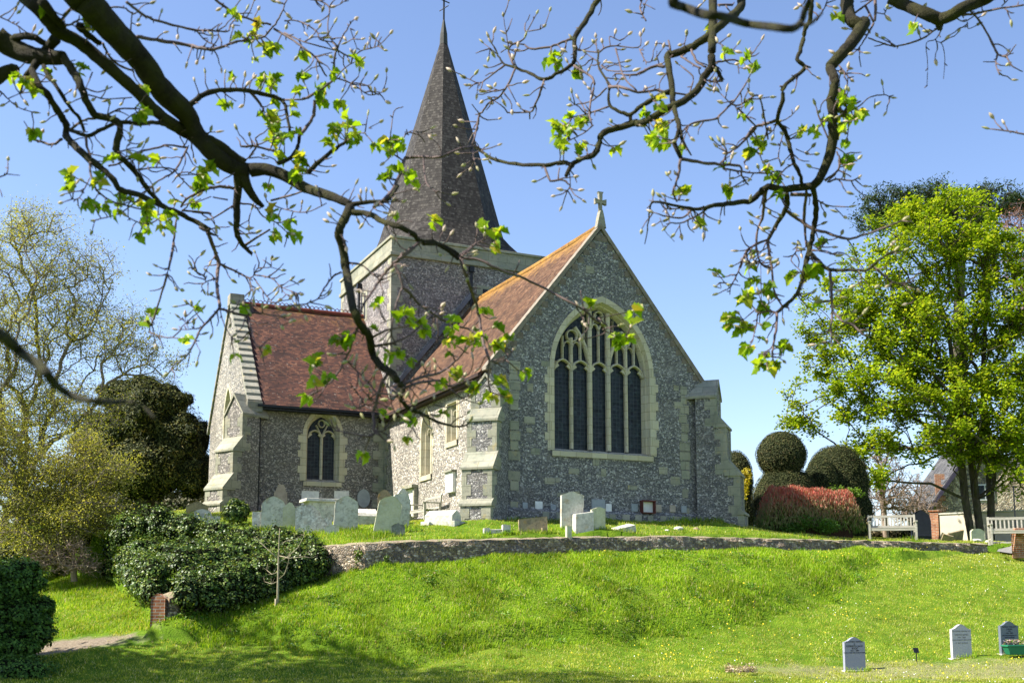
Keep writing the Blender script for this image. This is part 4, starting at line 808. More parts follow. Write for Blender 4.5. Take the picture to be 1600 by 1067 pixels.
# ---------------------------------------------------------------- three modern headstones
def txt(s, size, loc, rot, par, mat):
    c = bpy.data.curves.new('lettering', 'FONT'); c.body = s; c.size = size; c.align_x = 'CENTER'; c.align_y = 'CENTER'; c.extrude = .002; o = bpy.data.objects.new('tmp', c); COL.objects.link(o)
    dg = bpy.context.evaluated_depsgraph_get(); me = bpy.data.meshes.new_from_object(o.evaluated_get(dg)); bpy.data.objects.remove(o); me.materials.clear(); me.materials.append(mat)
    q = bpy.data.objects.new('lettering', me); COL.objects.link(q); q.parent = par; q.location = loc; q.rotation_euler = rot; return q
ink = plain('letter_dark', (.03, .035, .045), .6, .05); ink2 = plain('letter_grey', (.2, .2, .2), .6, .05)
def headstone(x0, x1, yt, yb, Y, yaw, mat, label, lines, im, th=.09, base=True):
    p0 = at(x0, yb, Y); p1 = at(x1, yb, Y); wd = (p1[0]-p0[0]); h = at((x0+x1)/2, yt, Y)[2]-p0[2]; c = (p0+p1)/2; c[2] = min(c[2], H(c[0], Y)+.05)
    h = at((x0+x1)/2, yt, Y)[2]-c[2]; BASES.append((c[0], c[1], wd, R(yaw)))
    r = empty('headstone', tuple(c), R(yaw), label, 'headstone', 'new headstones on the lower lawn'); b = MB(); P = [((x-.5)*wd, y*h if y > 0 else -.1) for x, y in sh_ogee()]
    b.prism(P, lambda a, z, d: (a, d, z), 0, th); b.build('stone', mat, r, bevel=.006)
    b = MB(); b.box(-wd/2-.05, wd/2+.05, -.06, th+.05, -.1, .02); b.build('base', gs_grey, r, bevel=.008)
    for s_, sz, f in lines: txt(s_, sz, (0, -.003, h*f), (R(90), 0, 0), r, im)
headstone(1319, 1354.5, 995, 1048, 27, 14, new_a, 'blue grey headstone standing alone, leftmost of three on the lower lawn', (('IN LOVING MEMORY', .05, .865), ('OF', .036, .80), ('KENNETH JACK', .062, .735), ('RYDE', .062, .665), ('1921 - 2004', .048, .6), ('MUCH LOVED AND ALWAYS MISSED', .036, .54)), ink)
headstone(1487, 1521, 975, 1029, 28, 14, new_b, 'light grey headstone, the middle one of three on the lower lawn', (('IN LOVING MEMORY OF', .045, .8), ('HAROLD JAMES', .055, .7), ('1919 - 2002', .048, .62), ('A DEAR HUSBAND AND FATHER', .038, .55), ('AT REST IN PEACE', .044, .46)), ink2)
headstone(1563, 1595, 970, 1022, 28.4, 14, new_c, 'dark grey headstone behind the green flower trough at the right edge', (('ROBERT WILLIAM', .05, .83), ('TURNER', .045, .76), ('1924', .04, .7), ('1924 - 2003', .045, .64), ('BELOVED HUSBAND OF', .038, .57), ('MARY TURNER', .042, .51)), ink)
# flower trough
p = at(1592, 1022, 27.9); r = empty('flower_trough', tuple(p), R(12), 'green plastic flower trough of pale blooms before the dark headstone', 'planter'); grn = plain('green_plastic', (.015, .16, .085), .45, .1, 5, .4)
b = MB(); b.hexa([(-.3, -.09, 0), (.34, -.09, 0), (.34, .09, 0), (-.3, .09, 0)], [(-.38, -.12, .2), (.42, -.12, .2), (.42, .12, .2), (-.38, .12, .2)]); b.box(-.4, .44, -.14, .14, .195, .235); b.build('trough', grn, r, bevel=.01)
C = np.stack([RNG.uniform(-.36, .4, 260), RNG.uniform(-.1, .1, 260), .24+RNG.uniform(0, .13, 260)], 1)
leafcloud('flower', C[:150], .055, leafmat('blooms', [(0, (.75, .7, .68)), (.5, (.6, .4, .36)), (.75, (.25, .06, .1)), (1, (.8, .8, .7))], .2), r, 1, 1); leafcloud('foliage', C[150:], .07, leafmat('trough_leaf', [(0, (.04, .09, .01)), (1, (.12, .2, .03))], .3), r, .5)
p = at(1432, 1028, 27.6); r = empty('grave_marker', (p[0], p[1], H(p[0], p[1])), R(20), 'small black plate marker on a thin stake between the headstones', 'marker'); hgt = at(1434, 1018, 27.6)[2]-r.location[2]
b = MB(); b.tube([(0, 0, -.1), (0, 0, hgt+.05)], .013, 6); b.build('stake', iron, r); b = MB(); b.hexa([(-.075, -.03, hgt-.02), (.075, -.03, hgt-.02), (.075, -.01, hgt-.02), (-.075, -.01, hgt-.02)], [(-.075, .02, hgt+.1), (.075, .02, hgt+.1), (.075, .04, hgt+.1), (-.075, .04, hgt+.1)]); b.build('plate', iron, r, bevel=.004)
# dried wreath low at the bottom edge
p = at(1157, 1063, 25.6); gz = H(p[0], p[1]); C = np.array([(p[0]+.28*math.cos(t)*q+RNG.normal()*.04, p[1]+.2*math.sin(t)*q+RNG.normal()*.04, gz+.05+abs(RNG.normal())*.08) for t in np.linspace(0, 6.28*6, 420) for q in (1,)])
o = leafcloud('dried_wreath', C, .09, leafmat('dry_straw', [(0, (.25, .17, .08)), (.5, (.42, .33, .2)), (1, (.6, .52, .4))], .2), None, .2, .3); tag(o, 'clump of dried straw coloured flowers at the bottom edge of the lawn', 'dried flowers')
# ---------------------------------------------------------------- benches
wood = MT('weathered_oak'); cc = wood.ramp(wood.noise(3, wood.mp(wood.obj, (1, 12, 12)), 6, .7), [(.3, (.24, .22, .17)), (.7, (.5, .47, .39))]); wood = wood.pbr(cc, .85, wood.bump(wood.noise(8, wood.mp(wood.obj, (1, 15, 15)), 4), .3, .01), .2)
def bench(loc, yaw, L, label, nslat=13, mat=wood):
    r = empty('bench', tuple(loc), R(yaw), label, 'bench', 'wooden benches in the churchyard'); h = L/2
    for sg in (-1, 1):
        b = MB(); b.box(sg*h-.035, sg*h+.035, -.04, .04, -.05, .64); b.build('leg', mat, r, bevel=.006)
        b = MB(); b.hexa([(sg*h-.035, .5, -.05), (sg*h+.035, .5, -.05), (sg*h+.035, .58, -.05), (sg*h-.035, .58, -.05)], [(sg*h-.035, .6, .95), (sg*h+.035, .6, .95), (sg*h+.035, .66, .95), (sg*h-.035, .66, .95)]); b.build('leg', mat, r, bevel=.006)
        b = MB(); b.box(sg*h-.05, sg*h+.05, -.08, .58, .642, .685); b.build('armrest', mat, r, bevel=.008); b = MB(); b.box(sg*h-.02, sg*h+.02, .041, .5, .12, .18); b.build('side_rail', mat, r)
    b = MB()
    for i in range(5): b.box(-h+.04, h-.04, -.03+i*.105, .06+i*.105, .42+.0, .445)
    b.box(-h+.036, h-.036, -.025, .015, .33, .41); b.build('seat', mat, r, bevel=.004)
    b = MB(); b.box(-h+.036, h-.036, .595, .635, .84, .93); b.box(-h+.036, h-.036, .555, .59, .47, .54)
    for i in range(nslat): x = -h+.12+(L-.24)*i/(nslat-1); b.hexa([(x-.025, .56, .54), (x+.025, .56, .54), (x+.025, .58, .54), (x-.025, .58, .54)], [(x-.025, .6, .84), (x+.025, .6, .84), (x+.025, .62, .84), (x-.025, .62, .84)])
    b.build('backrest', mat, r, bevel=.004); return r
p = at(1396, 843, 40.5); bench((p[0], p[1], p[2]), -14, 1.6, 'weathered wooden bench behind the flint wall beside the clipped yews')
p = at(1592, 848, 38.5); bench((p[0]+.1, p[1], p[2]), -14, 1.9, 'pale wooden bench cut off by the right edge under the sycamore')
p = cw(-1.6, 4.3, -.05); g0 = H(p[0], p[1]); bench((p[0], p[1], g0), -62, 1.3, 'old low wooden seat against the sunlit chancel wall behind the gravestones', 9)
# ---------------------------------------------------------------- right background: cream wall, gate, cottage
crm = plain('cream_render', (.62, .54, .42), .9, .12, 2); slate = tiles('slate_roof', [(0, (.05, .05, .055)), (1, (.13, .125, .125))], w=.25, h=.2)
P0 = at(1457, 850, 52); P1 = at(1640, 850, 49); ang = math.atan2(P1[1]-P0[1], P1[0]-P0[0]); L = math.hypot(*(P1-P0)[:2]); top = at(1457, 806, 52)[2]-P0[2]
r = empty('garden_wall', tuple(P0), ang, 'cream rendered garden wall with a brick end pier in front of the cottage', 'wall'); b = MB(); b.box(.36, L+4, 0, .3, -.6, top+.05); b.build('wall_face', crm, r); b = MB(); b.box(.34, L+4, -.04, .34, top+.052, top+.12); b.build('coping', gs_white, r)
b = MB(); b.box(-.05, .33, -.06, .36, -.6, top+.2); b.box(-.1, .38, -.1, .4, top+.2, top+.27); b.build('pier', brick, r)
gp = at(1449, 848, 51.5); b = MB(); b.prism([(-.46, -.1), (-.46, 1.0), (-.4, 1.25), (-.2, 1.45), (0, 1.52), (.2, 1.45), (.4, 1.25), (.46, 1.0), (.46, -.1)], lambda a, z, d: (a, d, z), 0, .06); b.box(-.46, .46, -.02, 0, .3, .38)
o = b.build('arched_gate', plain('gate_dark_blue', (.02, .025, .04), .6, .2), bevel=.01); o.location = (gp[0]-.25, gp[1], gp[2]); tag(o, 'dark round topped wooden gate left of the brick pier of the cream wall', 'gate')
# cottage: flint gable facing, ridge running back, brick dressings and chimney
cf = flint('cottage_flint', (1.15, 1.05, .85), 7, (.42, .36, .26), 1.15)
K = at(1466, 850, 62); kr = empty('cottage', tuple(K), R(-8), 'flint cottage with brick corners, slate roof and chimney behind the cream wall', 'house'); W_ = 5.2; ev = at(1466, 778, 62)[2]-K[2]; rg = ev+3.6
b = MB(); b.panel([(0, -1), (W_, -1), (W_, ev), (W_/2, rg), (0, ev)], [], lambda a, z, d: (a, 0, z)); b.box(0.001, W_-.001, .002, 8, -1, ev); b.box(W_, W_+7, 2.2, 8, -1, ev-.2); b.build('wall', cf, kr)
for x in (0, W_-.35):
    b = MB()
    for i in range(14): w2 = .5 if i % 2 else .3; z = i*.3-.3; b.box(x-.02 if x == 0 else W_+.02-w2, x+w2 if x == 0 else W_+.02, -.02, .05, z, z+.305)
    b.build('brick_corner', brick, kr)
b = MB(); sl_ = (rg-ev)/(W_/2)
for sg in (-1, 1): x0 = W_/2+sg*(W_/2+.45); slab(b, [(x0, -.4, ev-.45*sl_), (x0, 8.2, ev-.45*sl_), (W_/2+sg*.003, 8.2, rg+.0), (W_/2+sg*.003, -.4, rg+.0)], .1)
slab(b, [(W_+.2, 1.9, ev-.3), (W_+7.2, 1.9, ev-.3), (W_+7.2, 5, ev+2.7), (W_+.2, 5, ev+2.7)], .1); rf = b.build('roof', slate, kr)
b = MB()
for sg in (-1, 1): x0 = W_/2+sg*(W_/2+.45); b.hexa([(x0, -.46, ev-.45*sl_-.18), (W_/2, -.46, rg-.18), (W_/2, -.4, rg-.18), (x0, -.4, ev-.45*sl_-.18)], [(x0, -.46, ev-.45*sl_+.1), (W_/2, -.46, rg+.12), (W_/2, -.4, rg+.12), (x0, -.4, ev-.45*sl_+.1)])
b.build('bargeboard', plain('board_dark', (.04, .035, .06), .6, .1), kr)
b = MB(); b.box(W_+1.2, W_+2.0, 4.4, 5.2, ev+1, ev+4.6); b.box(W_+1.12, W_+2.08, 4.32, 5.28, ev+4.6, ev+4.75); b.tube([(W_+1.6, 4.8, ev+4.75), (W_+1.6, 4.8, ev+5.2)], .16, 8); b.build('chimney', brick, rf)
def cwin(x, z, w2, h2): b = MB(); b.box(x, x+w2, -.05, .02, z, z+h2); f = b.build('window', plain('window_white', (.6, .6, .58), .6, .05), kr); g = MB(); g.box(x+.07, x+w2/2-.03, -.06, 0, z+.08, z+h2-.08); g.build('pane', glass, f); g = MB(); g.box(x+w2/2+.03, x+w2-.07, -.06, 0, z+.08, z+h2-.08); g.build('pane', glass, f)
cwin(2.1, 2.4, 1.0, .9)
# path and gate post by the right edge
A0 = at(1540, 860, 41.2); A1 = at(1640, 874, 39.5); n = 12; V = []
for i in range(n+1):
    t = i/n; c = A0*(1-t)+A1*t; c2 = c+np.array([.55+.4*t, .95, 0])*1.0
    for q in (c, c2): V.append((q[0], q[1], max(H(q[0], q[1]), 0)+.075))
m_p = MT('tarmac'); m_p = m_p.pbr(m_p.ramp(m_p.noise(30, det=5), [(.35, (.12, .115, .11)), (.65, (.25, .24, .22))]), .95, m_p.bump(m_p.noise(40), .5, .02), .1)
tag(npmesh('footpath', V, np.array([[2*i, 2*i+1, 2*i+3, 2*i+2] for i in range(n)]), m_p), kind='structure')
p = at(1594, 863, 39.2); b = MB(); b.box(-.2, .3, -.2, .2, -.2, .75); b.box(-.25, .35, -.24, .24, .75, .85); b.box(-.18, .28, -.215, -.2, .1, .6); o = b.build('brick_pillar', brick, bevel=.015); o.location = p; tag(o, 'short weathered brick pillar at the right edge in front of the bench', 'pillar')
b = MB(); b.tube([(0, 0, -.2), (0, 0, 2.0)], .025, 6); b.tube([(-.04, 0, 2.0), (.04, 0, 2.03)], .03, 6); o = b.build('iron_post', iron); o.location = at(1588, 845, 41.5); tag(o, 'thin dark iron post standing beside the right hand bench', 'post')

# grass growing up round the foot of every stone, and coarse weeds on the bank
def blademesh(Q, h, wd, lean=.7):
    n = len(Q); z = height(Q); a = RNG.uniform(0, 2*math.pi, n); L = np.stack([np.cos(a+.5), np.sin(a+.5)], 1)*(RNG.uniform(.1, 1, n)*lean*h)[:, None]; side = np.stack([-np.sin(a), np.cos(a)], 1)*wd*.5
    V = np.empty((n, 5, 3)); V[:, 0, :2] = Q-side; V[:, 1, :2] = Q+side; V[:, 2, :2] = Q+side*.7+L*.35; V[:, 3, :2] = Q-side*.7+L*.35; V[:, 4, :2] = Q+L
    V[:, 0, 2] = V[:, 1, 2] = z-.02; V[:, 2, 2] = V[:, 3, 2] = z+h*.55; V[:, 4, 2] = z+h*.95; b = (np.arange(n)*5)[:, None]; return V.reshape(-1, 3), [b+np.array([[0, 1, 2, 3]]), b+np.array([[3, 2, 4]])]
Q = []
for x, y, w_, a in BASES:
    k = int(110*max(w_, .3)/.6); t = RNG.uniform(-.6, .6, k)*w_; o_ = RNG.choice([-1, 1], k, p=[.75, .25])*RNG.uniform(.07, .16, k); Q.append(np.stack([x+t*math.cos(a)-o_*math.sin(a)*-1*-1, y+t*math.sin(a)+o_*math.cos(a)], 1))
Q = np.concatenate(Q); V, Fs = blademesh(Q, RNG.uniform(.05, .17, len(Q)), .014); tag(npmesh('long_grass', V, Fs, gm), 'uncut grass growing up around the feet of the gravestones', 'grass', kind='stuff')
cl = np.stack([RNG.uniform(-9, 13, 260), RNG.uniform(26, 37, 260)], 1); cl = cl[bankmask(cl)]; P = cl[RNG.integers(0, len(cl), 5200)]+RNG.normal(size=(5200, 2))*.11
P = P[segdist(P, [p[:2] for p in wl]) > .3]; C = np.concatenate([P, (height(P)+RNG.uniform(.03, .15, len(P)))[:, None]], 1)
tag(leafcloud('weeds', C, .075, leafmat('weed_leaf', [(0, (.03, .09, .01)), (.6, (.08, .2, .02)), (.85, (.16, .28, .04)), (1, (.35, .28, .14))], .3), None, .8, .4), 'darker broad leaved weeds scattered over the grass bank', 'weeds', kind='stuff')
# ---------------------------------------------------------------- plants
def bark(name, a, b, sc_=8, moss=None):
    m = MT(name); c = m.ramp(m.noise(sc_, m.mp(m.obj, (1, 1, .35)), 6, .7), [(.32, a), (.68, b)])
    if moss: c = m.mix(m.math('MULTIPLY', m.ramp(m.noise(3.5, det=4), [(.5, 0), (.62, 1)]), .6), c, moss)
    return m.pbr(c, .92, m.bump(m.noise(sc_*3, m.mp(m.obj, (1, 1, .3)), 5), .7, .02), .15)
bk_dark = bark('bark_dark', (.03, .024, .018), (.11, .09, .065), 6, (.06, .07, .02)); bk_tan = bark('bark_tan', (.1, .08, .06), (.26, .22, .17), 6); bk_pink = bark('bark_pinkish', (.12, .08, .075), (.26, .18, .16), 6)
def pixblobs(L):   # (px, py, Y, radius px horiz, radius px vert) -> ellipsoids
    out = []
    for q in L:
        x, y, Y, rx, ry = q[:5]; c = at(x, y, Y); s_ = Y/F; out.append((c[0], c[1], c[2], rx*s_, max(rx, ry)*s_*(q[5] if len(q) > 5 else .9), ry*s_))
    return out
def tree(name, label, base, trunk, blobs, nt, nleaf, lsz, lmat, bmat, rtip=.012, spread=.35, shell=.3, trunks=1, group=None, power=2.3, asp=.6, droop=0, minr=.006, kk=5, up=.4, rmax=None, lname='foliage', bname='trunk', wig=.12, cat_='tree', subn=3):
    B = pixblobs(blobs); base = np.array(base, float); base[2] = H(base[0], base[1])-.1; r = empty(name, tuple(base), 0, label, cat_, group); allA = []
    T, _ = blobpts(B, nt, shell); tg = [T] if trunks == 1 else [T[i::trunks] for i in range(trunks)]
    Vs = []; Fs = []; n0 = 0; tips = []
    for k, Tk in enumerate(tg):
        tr = [np.array(p, float) for p in (trunk[k] if trunks > 1 else trunk)]
        P0, P1, R0, R1, A, rr_ = grow(tr, Tk, rtip, power, rmax=rmax, wig=wig); tips.append(A[len(tr):])
        # fine twigs fanning from every node
        m_ = len(A[len(tr):]); S = np.repeat(A[len(tr):], subn, 0); E2 = S+randdir(len(S))*RNG.uniform(.4, 1.1, len(S))[:, None]*spread*[1, 1, .8]+[0, 0, .1*spread]
        allA.append((S+E2)/2); allA.append(E2)
        P0 = np.concatenate([P0, S]); P1 = np.concatenate([P1, E2]); R0 = np.concatenate([R0, np.full(len(S), rtip*.7)]); R1 = np.concatenate([R1, np.full(len(S), rtip*.3)])
        v, f = tubes_np(P0-base, P1-base, np.maximum(R0, minr*.5), np.maximum(R1, minr*.35), kk); Vs.append(v); Fs.append(f+n0); n0 += len(v)
    npmesh(bname, np.concatenate(Vs), np.concatenate(Fs), bmat, r, True)
    if nleaf:
        E2 = np.concatenate(allA+tips*1); i = RNG.integers(0, len(E2), nleaf); C = E2[i]+RNG.normal(size=(nleaf, 3))*spread*.33*[1, 1, .8]; C[:, 2] -= droop*RNG.random(nleaf)
        q = leafcloud(lname, C-base, lsz, lmat, r, up, asp)
        if lname == 'buds': q['kind'] = 'stuff'
    return r
# --- big sycamore on the right
syc = leafmat('sycamore_leaf', [(0, (.1, .17, .006)), (.35, (.19, .3, .01)), (.7, (.3, .4, .02)), (1, (.42, .46, .04))], .55, .6, .35, .12)
Ys = 48; sb = at(1533, 846, Ys)
tr = [[at(x, y, Ys+dy) for x, y in P] for P, dy in (([(1520, 850), (1508, 780), (1500, 705), (1492, 600), (1480, 500)], -.2), ([(1534, 850), (1525, 780), (1514, 690), (1508, 590), (1500, 470), (1490, 380)], .1), ([(1548, 852), (1548, 780), (1543, 690), (1535, 600), (1540, 480), (1560, 380)], .3))]
tree('sycamore_tree', 'tall bright green leafy sycamore with three trunks in front of the cottage', sb, tr,
     [(1330, 470, Ys, 80, 60), (1420, 400, Ys, 100, 80), (1500, 360, Ys, 90, 75), (1285, 540, Ys, 55, 50), (1380, 520, Ys, 110, 75), (1480, 500, Ys, 110, 85), (1300, 620, Ys, 75, 45), (1400, 610, Ys-1, 110, 60), (1500, 620, Ys-1, 110, 65), (1340, 700, Ys-.5, 70, 30), (1440, 690, Ys-1.5, 95, 36), (1540, 700, Ys-1, 90, 50), (1590, 560, Ys, 90, 80), (1640, 640, Ys, 80, 90), (1600, 745, Ys-2, 45, 40), (1440, 330, Ys+.5, 60, 30), (1260, 660, Ys, 40, 25), (1500, 312, Ys+1, 40, 18), (1590, 670, Ys-2, 60, 50), (1600, 460, Ys-1, 60, 90), (1560, 400, Ys-1, 50, 60), (1360, 750, Ys-1.5, 40, 18)],
     900, 108000, .135, syc, bk_dark, .014, .5, .15, 3, minr=.012, up=.55, asp=.8, rmax=.24, subn=3)
# --- pine and bare tree behind the sycamore
pine = leafmat('pine_needles', [(0, (.012, .03, .008)), (.6, (.03, .06, .014)), (1, (.06, .09, .025))], .15, .7, .5)
Yp = 66; tree('pine_tree', 'dark green pine whose top shows above the sycamore', at(1500, 850, Yp), [at(x, y, Yp) for x, y in ((1500, 850), (1495, 600), (1500, 400))], [(1390, 322, Yp, 48, 30), (1360, 350, Yp, 30, 25), (1560, 318, Yp, 55, 30), (1450, 312, Yp, 55, 24), (1620, 330, Yp, 40, 40), (1500, 340, Yp, 60, 40)], 240, 22000, .22, pine, bk_dark, .03, .6, .1, asp=.25, minr=.02, up=.1)
Yb = 56; tree('bare_tree', 'pinkish brown leafless tree at the right edge beside the sycamore', at(1625, 850, Yb), [at(x, y, Yb) for x, y in ((1625, 850), (1618, 650), (1612, 520))], [(1590, 400, Yb, 45, 70), (1610, 480, Yb, 45, 70), (1585, 340, Yb, 25, 30)], 330, 2500, .1, leafmat('red_buds', [(0, (.16, .06, .04)), (1, (.3, .14, .09))], .2), bk_pink, .012, .5, .1, minr=.016, lname='buds')
# --- pale hazy shrubs and bare trees between the yews and the cottage
tw1 = bark('bark_warm', (.16, .11, .08), (.34, .26, .2), 6)
Yb = 56; tree('bare_tree', 'leafless pale brown tree between the clipped yews and the arched gate', at(1385, 840, Yb), [at(x, y, Yb) for x, y in ((1385, 845), (1380, 790), (1376, 730))], [(1380, 720, Yb, 30, 50), (1400, 760, Yb, 36, 40), (1370, 780, Yb, 22, 40), (1410, 790, Yb, 30, 25)], 420, 1500, .08, leafmat('brown_buds', [(0, (.2, .13, .07)), (1, (.34, .24, .14))], .2), tw1, .011, .4, .1, minr=.018, lname='buds')
Yb = 60; tree('bare_tree', 'faint leafless thicket left of the cottage gable above the garden wall', at(1430, 840, Yb), [at(x, y, Yb) for x, y in ((1430, 845), (1430, 815), (1432, 790))], [(1428, 775, Yb, 36, 38), (1450, 800, Yb, 24, 28), (1410, 800, Yb, 24, 24)], 420, 700, .07, leafmat('brown_buds', [(0, (.2, .13, .07)), (1, (.34, .24, .14))], .2), tw1, .01, .35, .1, minr=.016, lname='buds')
# --- left: pale leafed tree with wide thin branches
wil = leafmat('spring_leaf', [(0, (.17, .19, .03)), (.4, (.28, .3, .05)), (.8, (.4, .4, .1)), (1, (.5, .47, .18))], .5, .6, .4, .12)
Yw = 38
tree('field_maple', 'airy pale yellow green tree filling the left edge above the path', at(30, 900, Yw), [at(x, y, Yw) for x, y in ((25, 905), (28, 840), (36, 760), (30, 680))],
     [(20, 400, Yw, 95, 80), (110, 430, Yw, 80, 70), (60, 520, Yw, 120, 80), (170, 520, Yw, 85, 55), (225, 560, Yw-.5, 70, 40), (40, 640, Yw, 120, 80), (120, 640, Yw-1, 80, 50), (-60, 560, Yw, 90, 190), (60, 350, Yw+.5, 60, 34)],
     1300, 70000, .072, wil, bk_tan, .008, .55, .12, minr=.013, up=.2, asp=.5, subn=4, rmax=.17)
Yw2 = 34
tree('field_maple', 'drooping pale green lower boughs of leafy tree over the hedge at left', at(-25, 910, Yw2), [at(x, y, Yw2) for x, y in ((-25, 915), (-10, 850), (15, 790))],
     [(50, 760, Yw2, 90, 60), (115, 745, Yw2-.3, 70, 42), (190, 735, Yw2-.5, 36, 16), (60, 830, Yw2-.5, 80, 40), (140, 800, Yw2-.5, 70, 34), (-20, 700, Yw2, 80, 80), (130, 700, Yw2, 50, 24)],
     900, 56000, .066, wil, bk_tan, .008, .55, .08, minr=.012, up=.2, asp=.5, subn=4, rmax=.12)
# bare bushes below it
Yh = 33; tree('thorn_bush', 'brown leafless thorn bush on the grass slope by the left path', at(115, 905, Yh), [at(x, y, Yh) for x, y in ((116, 908), (115, 880), (116, 860))], [(115, 870, Yh, 34, 32), (140, 885, Yh, 24, 16), (90, 880, Yh, 24, 22), (60, 870, Yh, 30, 24)], 420, 900, .05, leafmat('thorn_buds', [(0, (.16, .13, .05)), (1, (.3, .26, .1))], .3), tw1, .007, .25, .1, minr=.01, lname='buds', bname='stems', cat_='bush')
# --- dense evergreens
def dense(name, label, blobs, n, lsz, lmat, core=.8, asp=.45, rough=.3, cat_='tree', sub='foliage', trunk=None, shell=.72, group=None, jitter=.16, up=.15, coremat=None, nub=.5, lname='foliage', droop=0, tufts=0):
    B = np.array(pixblobs(blobs)); base = B[:, :3].mean(0); base[2] = H(base[0], base[1]); r = empty(name, tuple(base), 0, label, cat_, group)
    if tufts:
        ex = []
        for q in B:
            for _ in range(tufts):
                dv = randdir(1)[0]; dv[2] = abs(dv[2])*.9-.15; k = RNG.uniform(.16, .34); ex.append([*(q[:3]+dv*q[3:]*RNG.uniform(.78, .98)), *(q[3:]*k)])
        B = np.concatenate([B, np.array(ex)])
    d = randdir(n); vol = (B[:, 3]*B[:, 4]*B[:, 5])**.67; idx = RNG.choice(len(B), n, p=vol/vol.sum()); bb = B[idx]
    # lumps: the radius changes with direction
    ph = RNG.uniform(0, 6.28, (len(B), 3)); lump = 1+rough*.22*np.sin(d[:, 0]*23+ph[idx, 2])*np.sin(d[:, 2]*21+ph[idx, 0])*np.sin(d[:, 1]*19)+rough*.5*(np.sin(d[:, 0]*nub*9+ph[idx, 0])*np.sin(d[:, 1]*nub*9+ph[idx, 1])+np.sin(d[:, 2]*nub*11+ph[idx, 2])*.6)
    C = bb[:, :3]+d*bb[:, 3:]*(lump*(1-jitter*RNG.random(n)**2*2.2))[:, None]
    # drop leaves buried deep in other blobs
    keep = np.ones(n, bool)
    for j in range(len(B)): q = np.linalg.norm((C-B[j, :3])/B[j, 3:], axis=1); keep &= ~((q < shell) & (idx != j))
    C = C[keep]; dd = d[keep]; ok = C[:, 2] > height(C[:, :2], False)-.05; C = C[ok]; dd = dd[ok]
    leafcloud(lname, C-base, lsz, lmat, r, up, asp, nrm=dd, droop=droop)
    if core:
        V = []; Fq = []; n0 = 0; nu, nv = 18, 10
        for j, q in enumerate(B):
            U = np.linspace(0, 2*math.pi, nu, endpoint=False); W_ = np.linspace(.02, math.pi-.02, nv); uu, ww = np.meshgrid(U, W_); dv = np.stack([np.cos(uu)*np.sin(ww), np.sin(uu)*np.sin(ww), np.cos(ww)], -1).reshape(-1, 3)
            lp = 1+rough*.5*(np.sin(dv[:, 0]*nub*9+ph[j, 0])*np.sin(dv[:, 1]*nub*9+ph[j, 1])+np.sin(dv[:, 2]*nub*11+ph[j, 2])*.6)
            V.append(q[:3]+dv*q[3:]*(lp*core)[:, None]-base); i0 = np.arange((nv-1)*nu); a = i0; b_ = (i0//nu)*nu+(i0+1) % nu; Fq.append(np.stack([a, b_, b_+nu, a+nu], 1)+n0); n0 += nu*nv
        npmesh('filler_core', np.concatenate(V), np.concatenate(Fq), coremat or lmat, r, True)  # opaque dark core added inside the leaves to block the sky
    if trunk: 
        b = MB(); b.tube([Vector(p)-Vector(base) for p in trunk[0]], trunk[1], 8); b.build('trunk', bk_dark, r, True)
    return r
core_dark = plain('core_fill_dark', (.012, .015, .006), 1, .3, 6, .05)  # near-black colour for the solid cores added inside the foliage
yew = leafmat('yew_leaf', [(0, (.02, .032, .004)), (.5, (.055, .07, .008)), (.85, (.11, .11, .014)), (1, (.18, .14, .02))], .2, .6, .55)
Yy = 52
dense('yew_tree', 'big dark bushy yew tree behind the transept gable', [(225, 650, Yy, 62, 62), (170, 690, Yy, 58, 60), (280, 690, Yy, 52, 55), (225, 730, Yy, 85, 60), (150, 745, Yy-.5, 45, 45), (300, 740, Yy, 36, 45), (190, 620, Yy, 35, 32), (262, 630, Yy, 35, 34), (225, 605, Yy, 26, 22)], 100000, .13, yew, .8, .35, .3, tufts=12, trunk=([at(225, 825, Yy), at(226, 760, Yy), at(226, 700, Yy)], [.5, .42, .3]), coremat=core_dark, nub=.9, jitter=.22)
clip = leafmat('clipped_yew', [(0, (.022, .032, .008)), (.5, (.045, .055, .012)), (.9, (.085, .085, .02)), (1, (.14, .1, .04))], .1, .7, 1.6)
K2 = dict(core=.95, rough=.05, jitter=.045, shell=.9, asp=.4, coremat=core_dark, up=.1, nub=.6)
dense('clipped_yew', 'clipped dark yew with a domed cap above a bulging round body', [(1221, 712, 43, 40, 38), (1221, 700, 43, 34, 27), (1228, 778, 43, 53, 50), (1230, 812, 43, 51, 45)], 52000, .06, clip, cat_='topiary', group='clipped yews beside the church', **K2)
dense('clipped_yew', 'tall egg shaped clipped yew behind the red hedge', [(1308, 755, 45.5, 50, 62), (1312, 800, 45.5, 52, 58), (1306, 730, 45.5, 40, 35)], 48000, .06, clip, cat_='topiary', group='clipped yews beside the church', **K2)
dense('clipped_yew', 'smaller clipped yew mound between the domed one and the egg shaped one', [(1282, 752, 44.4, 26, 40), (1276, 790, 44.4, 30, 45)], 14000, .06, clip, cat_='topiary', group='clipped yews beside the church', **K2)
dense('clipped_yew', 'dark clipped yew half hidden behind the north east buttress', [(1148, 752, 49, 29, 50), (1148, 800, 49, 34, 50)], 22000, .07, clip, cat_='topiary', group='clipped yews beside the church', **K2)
C = blobpts(pixblobs([(1166, 745, 47.5, 9, 18), (1162, 765, 47.5, 7, 18)]), 500, .2)[0]
tag(leafcloud('flowering_shrub', C, .13, leafmat('yellow_shrub', [(0, (.12, .16, .01)), (.5, (.4, .33, .02)), (1, (.6, .45, .03))], .4), None, .3), 'small yellow leafed shrub poking out beside the north east buttress', 'shrub')
